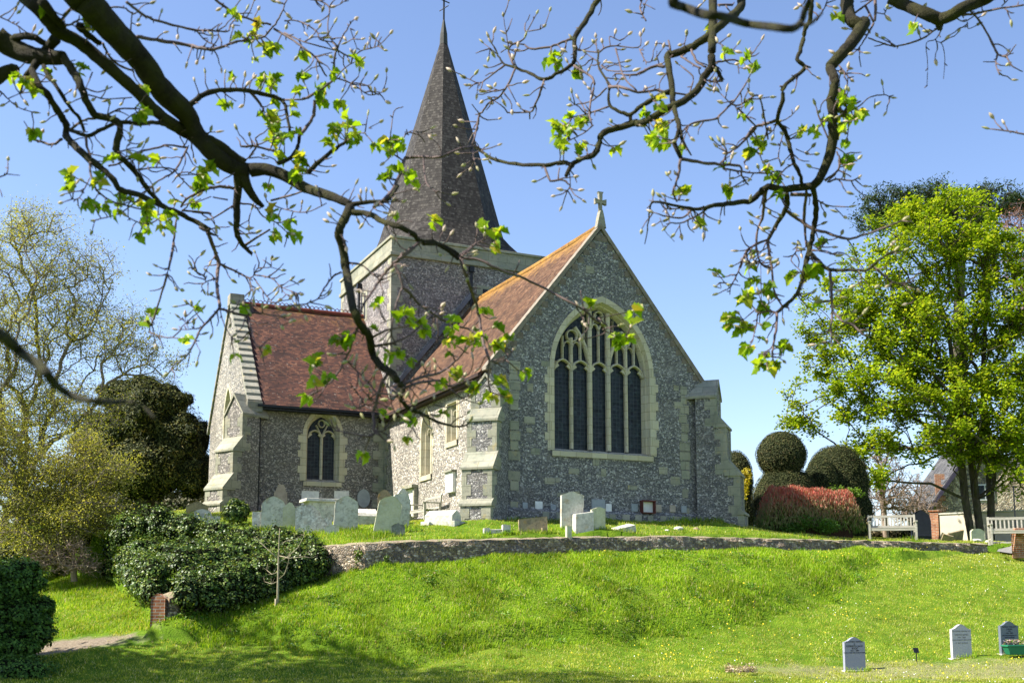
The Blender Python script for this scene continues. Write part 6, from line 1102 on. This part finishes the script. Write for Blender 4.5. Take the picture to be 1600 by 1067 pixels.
RIGHT = """
K|580,-10 750,60 870,110 960,150|9,11;K|1400,-60 1300,-10 1150,60 1040,120 960,150|11,10;K|960,150 960,215|9,5
K|940,220 820,300 650,350 600,350 540,335 420,290|1.5,1.2;K|1180,70 1270,170 1350,310 1400,410|1.6,2.1;K|1400,415 1470,425 1540,340|1.8,.9;K|1470,430 1510,500 1590,545|1.3,.9;K|1400,420 1385,480 1415,570|1.5,.9;K|1385,470 1290,470|1.1,.7
K|1100,110 1200,110 1400,70 1600,40|2.2,1.4;K|1430,50 1480,0|1.2,.9;K|1440,60 1500,100|1,.7;K|1090,140 1150,165 1240,110|1.2,.9|b;K|1170,170 1180,220 1240,195|.9,.7|b;K|980,220 930,300 860,330 870,480 865,650|1.1,.5;K|930,310 980,340 1000,450 990,600|.8,.5;K|1620,1022 1480,995 1340,978|1.5,.9|b;K|1480,995 1455,945|.9,.7|b
K|260,-40 260,60 290,150 370,200|11,10;K|390,170 300,320 200,430 130,510|11,9;K|130,510 170,620 140,760 150,850 150,950 160,1060|7.5,8;L|1470,0 1450,150 1400,300 1350,400 1310,440|8.5,6.5;L|1310,440 1330,560 1330,680 1300,850 1270,960 1250,1060|4.6,4;M|800,0 790,100 760,200 710,370 640,450 550,525|3.8,2.6;M|550,525 545,660 520,800 520,860|2.3,1.5
M|550,525 480,515 410,530 360,460|1.8,1|l;M|405,540 400,600 370,730 350,770|1.3,.8|l;M|380,510 300,580|1.2,.8|l;M|720,380 750,410|2,1;M|520,860 580,865|1.2,.8;M|500,820 410,840|1.2,.8;M|450,840 470,890|1,.7|l
M|480,0 510,180 530,350 590,470 640,490|2.1,1.2;M|530,380 610,405|1.2,.7;M|390,0 420,130 460,180 520,190 550,170|1.4,.8|b;M|550,415 490,460|1.1,.7|l;M|520,370 440,370|1,.7|b;M|425,150 380,165|.8,.6|b;M|440,150 470,125|.8,.6|b
L|960,850 880,880 810,940 760,1060|2,1.8;M|420,0 330,50 290,130 250,240 200,330 150,360 110,380|1.8,.8|b;M|200,330 195,390|1,.7;M|190,330 150,290 110,240|1,.7|l;M|120,300 130,340 105,335|.9,.6|b;M|325,80 340,160|.9,.6|l;M|335,190 360,350|.5,.4;M|430,160 435,450|.7,.6
M|810,80 870,140 950,200 1100,205 1230,205 1300,150 1380,90 1440,60|3.5,1.2|b;M|1380,90 1510,60|1,.7|b;M|1290,180 1370,250 1450,300 1530,300 1600,280|1.9,1.1;M|1500,310 1600,430|1.4,1;M|955,210 965,350 970,520 960,640 965,740|2.7,1.1|b;M|980,520 1050,590 1130,620 1190,680 1250,710|2,1.4;M|1130,600 1200,540|1.1,.8|b;M|1180,220 1210,360|1,.7
M|710,-20 700,60 660,130 740,220|1.4,.9|l;M|770,50 700,60|1.1,1;M|820,50 880,60 990,90|1.2,.8|b;M|860,40 910,0|1,.7;M|810,110 870,150|1.1,.8|b;M|760,280 740,350|.7,.5
L|1310,440 1200,450 1080,465 970,445 900,500 850,545 700,570 560,590 480,610 400,615 280,590 120,560 80,590 60,740 35,880|6.5,.7;L|400,615 320,680 200,670 100,640|1.8,.9|b;L|500,620 420,670 310,720 230,720 200,750|1.8,.8|b;L|300,730 310,800|1,.7|b;L|300,740 265,800|.9,.6|b;L|485,640 480,790|1.2,.7|b;L|480,710 450,740|.8,.6|b;L|640,580 640,665|1.2,.8
L|150,680 190,780 260,860|.8,.5;L|300,610 190,610 150,560|1.2,.9;L|260,120 310,230|4,3.2;L|310,235 290,350 270,430 250,500 280,560|2.6,1.4;L|310,235 480,265 640,280 760,290 770,360 820,430|2.9,1.2;L|640,310 820,340 1000,345|1.6,1.2;L|240,400 215,365|.9,.6|b;L|290,550 200,520|1,.7|b
L|790,260 880,180 940,80 970,0|1.6,1.7;L|880,0 800,90 720,160 650,210 630,280|2.2,1.3;L|1090,0 1130,130 1160,250 1210,350 1230,450|3.5,3;L|1160,270 1080,330 1020,420|1.4,1.2;L|1070,290 1050,200 1080,60|1.3,.8|b;L|1180,160 1250,190|1,.7|b
L|1110,500 1110,600 1040,720 970,850|4.6,2.8;L|970,850 980,950 1000,1060|2.4,2;L|1115,630 1220,710 1320,770 1400,790 1520,830 1600,840|2.9,2;P|1330,373 1365,362 1410,345|2,1.2|b;L|940,540 930,660 890,780 885,900 910,1020 1000,1060|2.6,1.2;L|950,560 950,500 980,440|2.4,3;L|1260,480 1245,700 1260,900|2.6,2;L|1140,505 1300,510|3.2,3;L|1190,870 1190,930 1240,920|.8,1|;L|960,550 1030,510 1100,540|1.3,1
L|1400,400 1500,320 1510,230 1490,180|2.2,1.2;L|1420,410 1500,390 1600,400 1650,380|1.6,1|b;L|1500,320 1600,370|1.2,.9;L|1350,550 1430,590 1580,600|1.5,.8|b;L|1480,610 1540,670|1,.7|b;L|1300,880 1360,910 1420,850|1.3,.8;L|1300,930 1400,930 1480,960|1.3,.8|b;L|1490,150 1560,200|1.2,.8|l;L|1290,990 1340,1030|1.2,.8|b
J|550,-60 550,200 545,350 545,500 490,580 450,660 360,750 200,830 60,910 -20,940|7,5.6;I|1430,930 1280,970 1180,1010 1150,1050|5.4,5;H|1640,170 1634,180 1600,290 1500,330 1430,370 1380,460|5,3.4;H|1430,385 1360,355 1220,380 1000,370 830,335 760,290 700,250|3.6,2.2
H|1220,400 1260,500 1330,490 1410,530 1390,570|2.2,1;H|1320,490 1330,400|1.4,.9;J|560,500 600,560 620,610|4,3;J|770,-60 760,60 660,150 500,290 380,360 260,410 210,420 220,520 240,650 250,780|7.5,4.8;J|250,780 280,900 300,960 320,1060|4.4,3;L|320,90 390,210|2.8,1.2;J|280,900 295,980 L:260,120|3.5,3.5
J|230,400 215,310|2.4,1.5;J|190,505 110,505 0,555|2.8,2.4;I|1455,555 1410,570 1270,560|2.4,1.4;J|220,700 120,740 0,810|4.6,3.8;I|1455,810 1380,870 1290,840 1220,790 1215,640 1140,500 1140,380|3.6,1.4;I|1220,660 1320,660 1440,700 1600,680|2.6,2;J|120,685 350,720|1.9,1.6;I|1380,870 1380,930|3,2.6;I|1215,810 1080,855 940,890|1.8,1|l;I|1200,670 1100,760 990,790 940,800|1.6,.8|b
I|1010,780 1050,870|1.1,.9|l;I|1100,950 1030,1010 930,1060|1.2,1;I|1150,-30 1060,130 960,290 960,400 945,490 840,550 730,605 620,560 500,510 430,490 380,420 330,330|4.8,1.1|b;I|950,295 870,320 780,355 630,370 580,340|2.6,1.4;I|780,355 780,430|1.6,1.2|l;I|955,500 1020,540 1105,610 1090,730 1070,850 1090,950|2.3,1.4;I|730,605 700,700 660,790 620,850 450,855|2.1,1.2;I|620,850 620,905|1.4,1.1
I|500,500 460,370 570,300 600,240 670,110|2.2,.8|b;I|610,240 720,210 770,90|1.1,.7|b;I|460,370 440,250 420,130|1.2,.7|b;I|370,400 310,290|1,.7|b;I|370,410 270,330|.9,.6|b;I|400,400 450,370|1,.9;I|510,520 450,650 380,740 310,780 260,850 240,870 220,990|1.9,1.2;I|240,865 180,790|1.1,.8;I|450,650 520,780|1.1,.7|b;I|430,495 330,570 240,630 140,595|1.6,.8|b;I|230,640 220,710|1,.6|b;I|240,630 160,650|.8,.6|b;I|400,690 340,670|.8,.6|b
I|1140,400 1230,350 1440,360 1460,280|1.6,.8|b;I|1450,370 1500,470 1560,460|1.2,.8|b;I|1460,380 1495,345|.8,.6|b;I|1230,350 1225,280 1300,310|1.1,.8;I|1140,400 1050,390 980,370|1.3,.8|b;I|1150,480 1050,410|1.1,.7|b;I|1270,370 1330,580 1430,690|1.6,1.3;I|1160,500 1230,540 1400,540|1.3,.9|b;I|1140,520 1240,660|1.2,1.2;I|1130,400 1120,290|1,.7|b
J|560,480 600,470 700,455 780,470 850,410 920,310|2,.8|b;J|740,470 750,560|1.1,.8;J|570,320 600,330 690,380 735,345|1,.7|b;J|820,600 800,640 720,760 690,790|1,1.8;J|690,790 600,880 570,905 460,920 370,950 320,1000|1.8,1.6;J|690,790 600,700|1.1,.7|b;J|690,790 750,800 830,750 900,730 940,880 970,1060|1.5,1.3;J|740,820 870,950|2,1.4;J|1040,910 960,940 870,965 790,1060|2.6,2.2;J|1010,950 1130,890 1180,840|1,.8|b;J|510,610 560,620 630,615|1.5,2;J|330,370 350,280|1,.7|b
J|1310,-60 1290,150 1250,230 1220,370 1190,450 1245,510 1180,580 1090,660 1080,760 1040,910 1090,980 1130,1060|3.6,3.3;J|1250,505 1295,515|3,1.2;J|1090,660 1060,655|2.6,1.3;J|390,380 430,470 500,510|2,1.6;J|310,430 400,490 460,520|1.8,1.4;J|320,510 400,580 390,660 360,740|1.3,1.2;J|590,40 700,40|2,2;J|340,90 430,70 480,20|1.1,.8|b
J|1430,1060 1360,900 1330,800|1.6,.9|b;K|190,820 250,850 300,800 360,770|2.6,1.6;K|230,860 270,850 360,800 430,740 540,720 590,740|1.4,.8|b;K|540,720 530,650|.8,.6|b;K|470,750 470,790|.7,.6|b;K|200,720 210,750|3.5,2;K|200,680 220,740|2.5,1.2|l;K|200,500 250,560 285,600|1.5,.8|b;K|255,560 265,520|.7,.6|b;K|470,-20 470,160|2.6,2;K|400,50 460,170|2,1.8;K|460,180 400,290 340,380|1.8,1;K|240,880 270,930 260,1050|1.1,.8|l;K|160,700 240,880|1,1;K|320,100 480,-20|1.5,1.5;K|480,100 540,105 560,70|1,.8|b;K|300,110 380,60 460,-10|1.4,1;K|30,160 90,60 110,0|1.2,1|b;I|1500,160 1455,70 1470,0|1.2,1.4;I|1480,30 1570,75|.9,.6
"""
RB = """I|460,10 90,20 60,210 30,540 200,570 150,640 300,690 350,660 410,750 310,780 490,330 500,380 330,390 310,430 720,210 855,370 910,480 1010,330 1110,330 1170,330 1030,430 1080,500 1265,260 1305,380 1340,470 1250,480 1180,480 1270,590 1290,700 1530,710 1510,680 1080,750 940,710 990,750 960,900 1020,870 580,290 1640,560 440,260
J|290,490 350,260 320,340 590,320 850,410 840,560 560,620 550,690 570,660 655,700 830,700 900,740 840,840 935,850 720,390 780,520 800,500 130,930 230,930 20,250 870,730 1180,830 1370,70 870,960 980,960 470,30
K|830,210 810,270 890,240 1280,50 1280,125 840,60 310,405 380,400 170,410 265,520 230,780 200,880 300,870 270,920 560,70 550,120 150,55 470,800
L|210,360 100,520 200,650 260,640 170,710 120,730 220,700 280,360 270,520 310,500 560,100 590,150 610,110 640,130 670,190 690,240 800,290 900,190 980,250 925,250 970,300 900,310 720,380 840,380 680,400 630,460 760,440 1300,300 1160,400 1100,370 1190,80 1250,180 1320,200 1300,150 1080,110 1040,130 860,670 860,730 930,760 950,790 1190,860 1240,920 1430,600 1500,640 1550,380 1570,280 910,670 1090,50 830,560 700,450 340,550 1220,950 840,1030 810,1020 950,990
M|990,360 900,440 1040,410 850,770 940,750 980,700 1150,320 1400,320 1540,460 700,10 500,180 430,100 320,150 170,310 860,690 1060,600 1010,480 880,450 430,380 490,430 1330,320
H|1160,500 1300,610 1360,570 1470,570 1430,640 1350,690 1500,640 1380,900 1440,870 1600,620 1550,220 1580,370 1540,280 1320,720"""
RL = """I|790,1010 840,970 900,940 860,1040 950,990 1040,930 770,430 930,540 820,500 830,470 760,1040 880,1000
J|1500,120 140,930 200,920 110,980 60,1010 150,1040 130,790 1350,960 1390,920 780,460 840,480 1200,1000 1560,780 640,420 860,1040 930,1050 110,760 40,830 1560,920 90,1020
H|1270,160 1340,110 1400,70 1330,260 1380,200 1470,220 1360,300 1490,40 1440,850 1430,930
K|260,760 190,880 300,870 320,910 250,1000 410,1050 770,170 80,910 40,970 340,830 220,990
L|310,510 640,320 920,330 860,70 1200,40 1560,230 1560,40 130,80 160,120 90,80 700,450 1290,1050 1000,370 1100,490 240,95
M|350,770 350,630 420,610 400,710 260,570 230,600 270,540 340,410 310,440 450,910 480,940 500,860 560,790 590,820 540,780 530,890 400,290 450,310 500,330 460,480 490,430 700,240 720,220 810,180 820,220 800,260 890,450 360,420 280,620 210,560 320,400 430,910 370,670
H|1440,900"""
def pxl(fr, s):
    if ':' in s: fr, s = s.split(':')
    x, y = map(float, s.split(',')); ox, oy = FR[fr]; k = 1 if fr == 'P' else .20625; return ox+x*k, oy+y*k
def parse(txt, depth):
    out = []
    for ln in txt.strip().split('\n'):
        for it in ln.split(';'):
            q = it.strip().split('|')
            if len(q) < 3: continue
            P = np.array([pxl(q[0], s) for s in q[1].split()]); r0, r1 = map(float, q[2].split(',')); out.append((P, r0, r1, q[3] if len(q) > 3 else ''))
    return out
def marks(txt):
    out = []
    for ln in txt.strip().split('\n'):
        f, r_ = ln.strip().split('|'); out += [pxl(f, s) for s in r_.split()]
    return np.array(out)
def dmap(base, gx, seed):
    def f(P):
        P = np.asarray(P, float).reshape(-1, 2); return base+gx*(P[:, 0])/1000+.9*(vnoise(P+50, 210., seed)-.5)+.35*(vnoise(P, 70., seed+1)-.5)
    return f
barkB = MT('bough_bark'); cb = barkB.ramp(barkB.noise(22, det=6, ro=.7), [(.3, (.012, .01, .006)), (.55, (.03, .025, .014)), (.75, (.065, .056, .032))])
cb = barkB.mix(barkB.math('MULTIPLY', barkB.ramp(barkB.noise(9, det=4), [(.42, 0), (.6, 1)]), .75), cb, (.045, .045, .008)); barkB = barkB.pbr(cb, .9, barkB.bump(barkB.noise(60, det=6, ro=.75), 1, .014), .2)
barkT = MT('twig_bark'); cb = barkT.ramp(barkT.noise(12, det=5), [(.3, (.05, .033, .028)), (.6, (.12, .08, .07)), (.8, (.1, .09, .04))]); barkT = barkT.pbr(cb, .75, barkT.bump(barkT.noise(90), .4, .003), .3)
budm = MT('bud_scale'); budm = budm.leaf(budm.mix(.35, budm.ramp(budm.rnd, [(0, (.5, .4, .32)), (.35, (.62, .5, .4)), (.6, (.42, .4, .2)), (.85, (.3, .34, .1)), (1, (.16, .14, .05))]), budm.ramp(budm.noise(40), [(.35, (.3, .2, .12)), (.65, (.7, .62, .45))])), .25, .5)
lfm = leafmat('young_leaf', [(0, (.14, .26, .01)), (.5, (.25, .4, .015)), (.85, (.38, .48, .03)), (1, (.45, .36, .06))], .6, .45, 3, .3)
LOBE = [(0, 0), (.06, -.26), (.3, -.42), (.44, -.3), (.66, -.36), (.8, -.17), (1.0, 0), (.8, .17), (.66, .36), (.44, .3), (.3, .42), (.06, .26)]
def smooth(P, k=4):     # Catmull-Rom through the traced points
    n = len(P)
    if n < 3: return np.concatenate([P[:1]+(P[1:]-P[:1])*t for t in (0, .5, 1)])
    Q = np.concatenate([[2*P[0]-P[1]], P, [2*P[-1]-P[-2]]]); out = []
    for i in range(1, n):
        a, b_, c, d = Q[i-1], Q[i], Q[i+1], Q[i+2]
        for j in range(k): t = j/k; out.append(.5*((2*b_)+(-a+c)*t+(2*a-5*b_+4*c-d)*t*t+(-a+3*b_-3*c+d)*t**3))
    return np.array(out+[P[-1]])
def boughs(name, label, trunk_at, txt, btxt, ltxt, dm, links, extra=240):
    br = parse(txt, dm); root = empty(name, trunk_at, 0, label, 'tree'); org = np.array(trunk_at)
    big = MB(); tw = MB(); nodes = []; tips = []; rr = random.Random(11)
    for P, r0, r1, tip in br:
        S = smooth(P, 4); S[1:-1] += RNG.normal(size=S[1:-1].shape)*.5*min(1, r0*.35)*(.6 if r0 > 8 else 1); Y = dm(S); W_ = atn(S[:, 0], S[:, 1], Y)-org; t = np.linspace(0, 1, len(S)); rad = (r0*(1-t)+r1*t)
        rad = rad*(1+(.05 if r0 > 6 else .12)*np.array([rr.uniform(-1, 1) for _ in t]))*Y/F
        (big if max(r0, r1) > 3.4 else tw).tube(W_, list(rad), 9 if max(r0, r1) > 3.4 else 6)
        d = np.gradient(S, axis=0); nodes += [(S[i, 0], S[i, 1], Y[i], rad[i], d[i, 0], d[i, 1]) for i in range(len(S))]
        if tip: e = S[-1]-S[-2]; e = e/(np.linalg.norm(e)+1e-6); tips.append((S[-1][0], S[-1][1], Y[-1], e[0], e[1], tip))
    N_ = np.array(nodes)
    def attach(M, kind, lo=3, hi=70):
        for x, y in M:
            d = np.hypot(N_[:, 0]-x, N_[:, 1]-y)+N_[:, 3]*40; i = int(np.argmin(d)); nx_, ny_, nY = N_[i, :3]; dd = math.hypot(x-nx_, y-ny_); Y = nY+rr.uniform(-.12, .12)
            if dd > 30: continue
            if dd > lo:
                mx, my = (x+nx_)/2+rr.uniform(-.12, .12)*dd, (y+ny_)/2+rr.uniform(-.12, .12)*dd
                pts_ = atn([nx_, mx, x], [ny_, my, y], [nY, (nY+Y)/2, Y])-org; tw.tube(pts_, [1.1*nY/F, .95*nY/F, .85*nY/F], 5)
                e = ((x-nx_)/dd, (y-ny_)/dd)
            else: a = rr.uniform(0, 6.28); e = (math.cos(a), math.sin(a))
            tips.append((x, y, Y, e[0], e[1], kind))
    attach(marks(btxt), 'b'); attach(marks(ltxt), 'l')
    # knobbly side spurs and twiglets in the crowded parts
    idx = [i for i in range(len(N_)) if N_[i, 3]*F/N_[i, 2] < 9]
    for _ in range(extra):
        i = rr.choice(idx); x, y, Y = N_[i, :3]; a = math.atan2(N_[i, 5], N_[i, 4])+rr.choice((-1, 1))*rr.uniform(.5, 1.3); L = rr.choice((4, 5, 7, 12, 20, 28)); P = [(x, y, Y)]; l = 0
        while l < L: s_ = min(8, L); x += math.cos(a)*s_; y += math.sin(a)*s_; Y += rr.uniform(-.04, .04); a += rr.uniform(-.5, .5); l += s_; P.append((x, y, Y))
        P = np.array(P); tw.tube(atn(P[:, 0], P[:, 1], P[:, 2])-org, list(np.linspace(1.3, .75, len(P))*Y/F), 5)
        if L >= 12: tips.append((x, y, Y, math.cos(a), math.sin(a), 'b' if rr.random() < .9 else 'l')) if rr.random() < .55 else None
    # trunk and the off-frame limbs that carry the traced boughs
    for pts_, rads in links: big.tube([Vector(p)-Vector(trunk_at) for p in pts_], rads, 10)
    big.build('bough', barkB, root, True); tw.build('twigs', barkT, root, True)
    # buds and leaves
    bv = []; bf = []; lv = []; lf_ = []
    def bud(c, e, L, R_):
        a = e.cross(Vector((.3, .9, .2))).normalized(); b2 = e.cross(a); n0 = len(bv); prof_ = ((0, .35), (.15, .75), (.4, 1), (.65, .8), (.85, .42), (1, .08))
        for t, k in prof_:
            for j in range(6): th = j*math.pi/3; bv.append(c+e*(t*L)+(a*math.cos(th)+b2*math.sin(th))*R_*k)
        for i in range(5):
            for j in range(6): bf.append((n0+i*6+j, n0+i*6+(j+1) % 6, n0+i*6+6+(j+1) % 6, n0+i*6+6+j))
    def leaf(c, e, up, L):
        s_ = e.cross(up).normalized(); up2 = s_.cross(e); n0 = len(lv); fold = rr.uniform(.2, 1.5); dr = rr.uniform(.1, .8)
        ctr = c+e*(.5*L); lv.append(ctr-up2*(.05*L))
        for x, y in LOBE: y2 = y*rr.uniform(.85, 1.1); lv.append(c+e*(x*L)+s_*(y2*L)+up2*(abs(y2)*fold*L-dr*L*x*x*.6))
        for j in range(12): lf_.append((n0, n0+1+j, n0+1+(j+1) % 12))
    for x, y, Y, ex, ey, kind in tips:
        c = Vector(atn(x, y, Y)-org); e = Vector((ex, rr.uniform(-.4, .4), -ey)).normalized(); s_ = Y/F
        if kind == 'b': bud(c, (e+Vector((0, 0, .25))).normalized(), rr.uniform(8, 15)*s_, rr.uniform(1.9, 3.2)*s_)
        else:
            bud(c, e, 9*s_, 2.4*s_); n = rr.choice((3, 4, 5, 6))
            for k in range(n):
                v = (e*.5+Vector((rr.uniform(-1, 1), rr.uniform(-1, 1), rr.uniform(-1.0, .6)))).normalized(); up = Vector((rr.uniform(-.6, .6), rr.uniform(-1, -.1), rr.uniform(.1, 1))).normalized()
                leaf(c+e*(5*s_), v, up, rr.uniform(9, 22)*s_)
    b = MB(); b.add(bv, bf); b.build('buds', budm, root, True)['kind'] = 'stuff'; b = MB(); b.add(lv, lf_); b.build('leaves', lfm, root, False)['kind'] = 'stuff'
    return root
dmL = dmap(3.4, 1.0, 5); dmR = dmap(4.9, -.35, 9)
def ap(x, y, dm): return tuple(atn(x, y, dm([(x, y)])[0]))
TL = (-4.2, 2.4, 0.0)
boughs('sycamore_tree', 'near tree whose thick dark boughs sweep down across the upper left of the sky', TL, LEFT, LB, LL, dmL,
       [([(-4.2, 2.4, -.2), (-4.15, 2.4, 1.2), (-4.0, 2.45, 2.6), (-3.7, 2.5, 4.2), (-3.3, 2.6, 5.6)], [.3, .24, .21, .18, .12]),
        ([(-4.1, 2.42, 2.2), (-3.2, 2.7, 3.0), ap(-120, 250, dmL), ap(-20, 60, dmL)], [.12, .08, .045, .04]), ([(-3.2, 2.7, 3.0), ap(-140, 200, dmL), ap(-15, 60, dmL)], [.07, .05, .038]),
        ([(-3.9, 2.5, 3.4), (-2.7, 2.9, 3.9), ap(20, -120, dmL), ap(133, 0, dmL)], [.13, .09, .055, .052]), ([(-2.7, 2.9, 3.9), ap(-20, -90, dmL), ap(39, -4, dmL)], [.06, .03, .023]), ([(-3.2, 2.7, 3.0), ap(-100, 170, dmL), ap(-8, 124, dmL)], [.05, .03, .024]),
        ([(-2.7, 2.9, 3.9), ap(200, -160, dmL), ap(337, 0, dmL)], [.04, .015, .005]), ([ap(200, -160, dmL), ap(440, -80, dmL), ap(486, 0, dmL)], [.015, .006, .003])], 820)
TRr = (5.2, 2.6, 0.0)
boughs('sycamore_tree', 'near tree whose crooked twiggy boughs hang down from the upper right', TRr, RIGHT, RB, RL, dmR,
       [([(5.2, 2.6, -.2), (5.15, 2.6, 1.5), (4.9, 2.7, 3.2), (4.4, 2.9, 4.8), (4.0, 3.1, 6.2)], [.3, .25, .22, .18, .12]),
        ([(4.95, 2.7, 2.9), (4.0, 3.3, 3.9), ap(1700, -80, dmR), ap(1559, -12, dmR)], [.13, .09, .04, .033]), ([(4.0, 3.3, 3.9), ap(1500, -160, dmR), ap(1390, -2, dmR)], [.09, .05, .027]), ([ap(1500, -160, dmR), ap(1360, -110, dmR), ap(1323, -8, dmR)], [.05, .04, .033]),
        ([ap(1500, -160, dmR), ap(1300, -180, dmR), ap(1190, -120, dmR), ap(1159, -12, dmR)], [.05, .04, .03, .022]), ([ap(1190, -120, dmR), ap(1120, -70, dmR), ap(1113, -12, dmR)], [.03, .024, .02]), ([ap(1300, -180, dmR), ap(1280, -60, dmR), ap(1270, -12, dmR)], [.03, .014, .01]),
        ([ap(1190, -120, dmR), ap(1000, -100, dmR), ap(937, -6, dmR)], [.024, .018, .014]), ([ap(1700, -80, dmR), ap(1660, 60, dmR), ap(1640, 200, dmR), ap(1604, 211, dmR)], [.03, .01, .006, .004]), ([ap(1000, -100, dmR), ap(1000, -20, dmR), ap(1003, 0, dmR)], [.01, .005, .004])], 520)
# out of focus limbs close to the camera
b = MB()
def nearb(P, r_, Y): P = smooth(np.array(P, float), 4); return [Vector(p) for p in atn(P[:, 0], P[:, 1], np.full(len(P), Y)+.12*np.sin(np.arange(len(P))*.5))], list(np.linspace(r_[0], r_[1], len(P))*Y/F)
Yn = 1.75
J_ = lambda s_: [pxl('J', q) for q in s_.split()]
pp, rd = nearb([(1040, -260), (1046, -120)]+J_('250,-40 260,30 340,60 480,110 640,130 800,180 1000,205 1150,220 1220,170 1250,80 1290,-40')+[(1275, -120)], (9, 5), Yn)
r = empty('overhanging_branch', tuple(pp[0]), 0, 'blurred dark looping branch very near the camera at the top right', 'branch'); o0 = pp[0]
b.tube([p-o0 for p in pp], rd, 8); pp, rd = nearb(J_('1150,220 1220,195 1290,180 1340,140 1380,100'), (4, 2), Yn); b.tube([p-o0 for p in pp], rd, 6); b.build('bough', barkB, r, True)
FR['O'] = (0, 440)
pp, rd = nearb([(-500, 330), (-200, 420), (-60, 500)]+[pxl('O', q) for q in '0,400 150,530 320,650 400,760 500,840 620,890 780,910 940,910 1020,915'.split()], (13, 3.2), 1.35)
r = empty('overhanging_branch', tuple(pp[0]), 0, 'blurred dark curved branch very near the camera crossing the left edge', 'branch'); o0 = pp[0]; b = MB(); b.tube([p-o0 for p in pp], rd, 8)
pp2, rd2 = nearb([pxl('O', q) for q in '1010,915 1100,960 1160,1020 1200,1060'.split()], (2.8, .8), 1.35); b.tube([p-o0 for p in pp2], rd2, 6); b.build('bough', barkB, r, True)
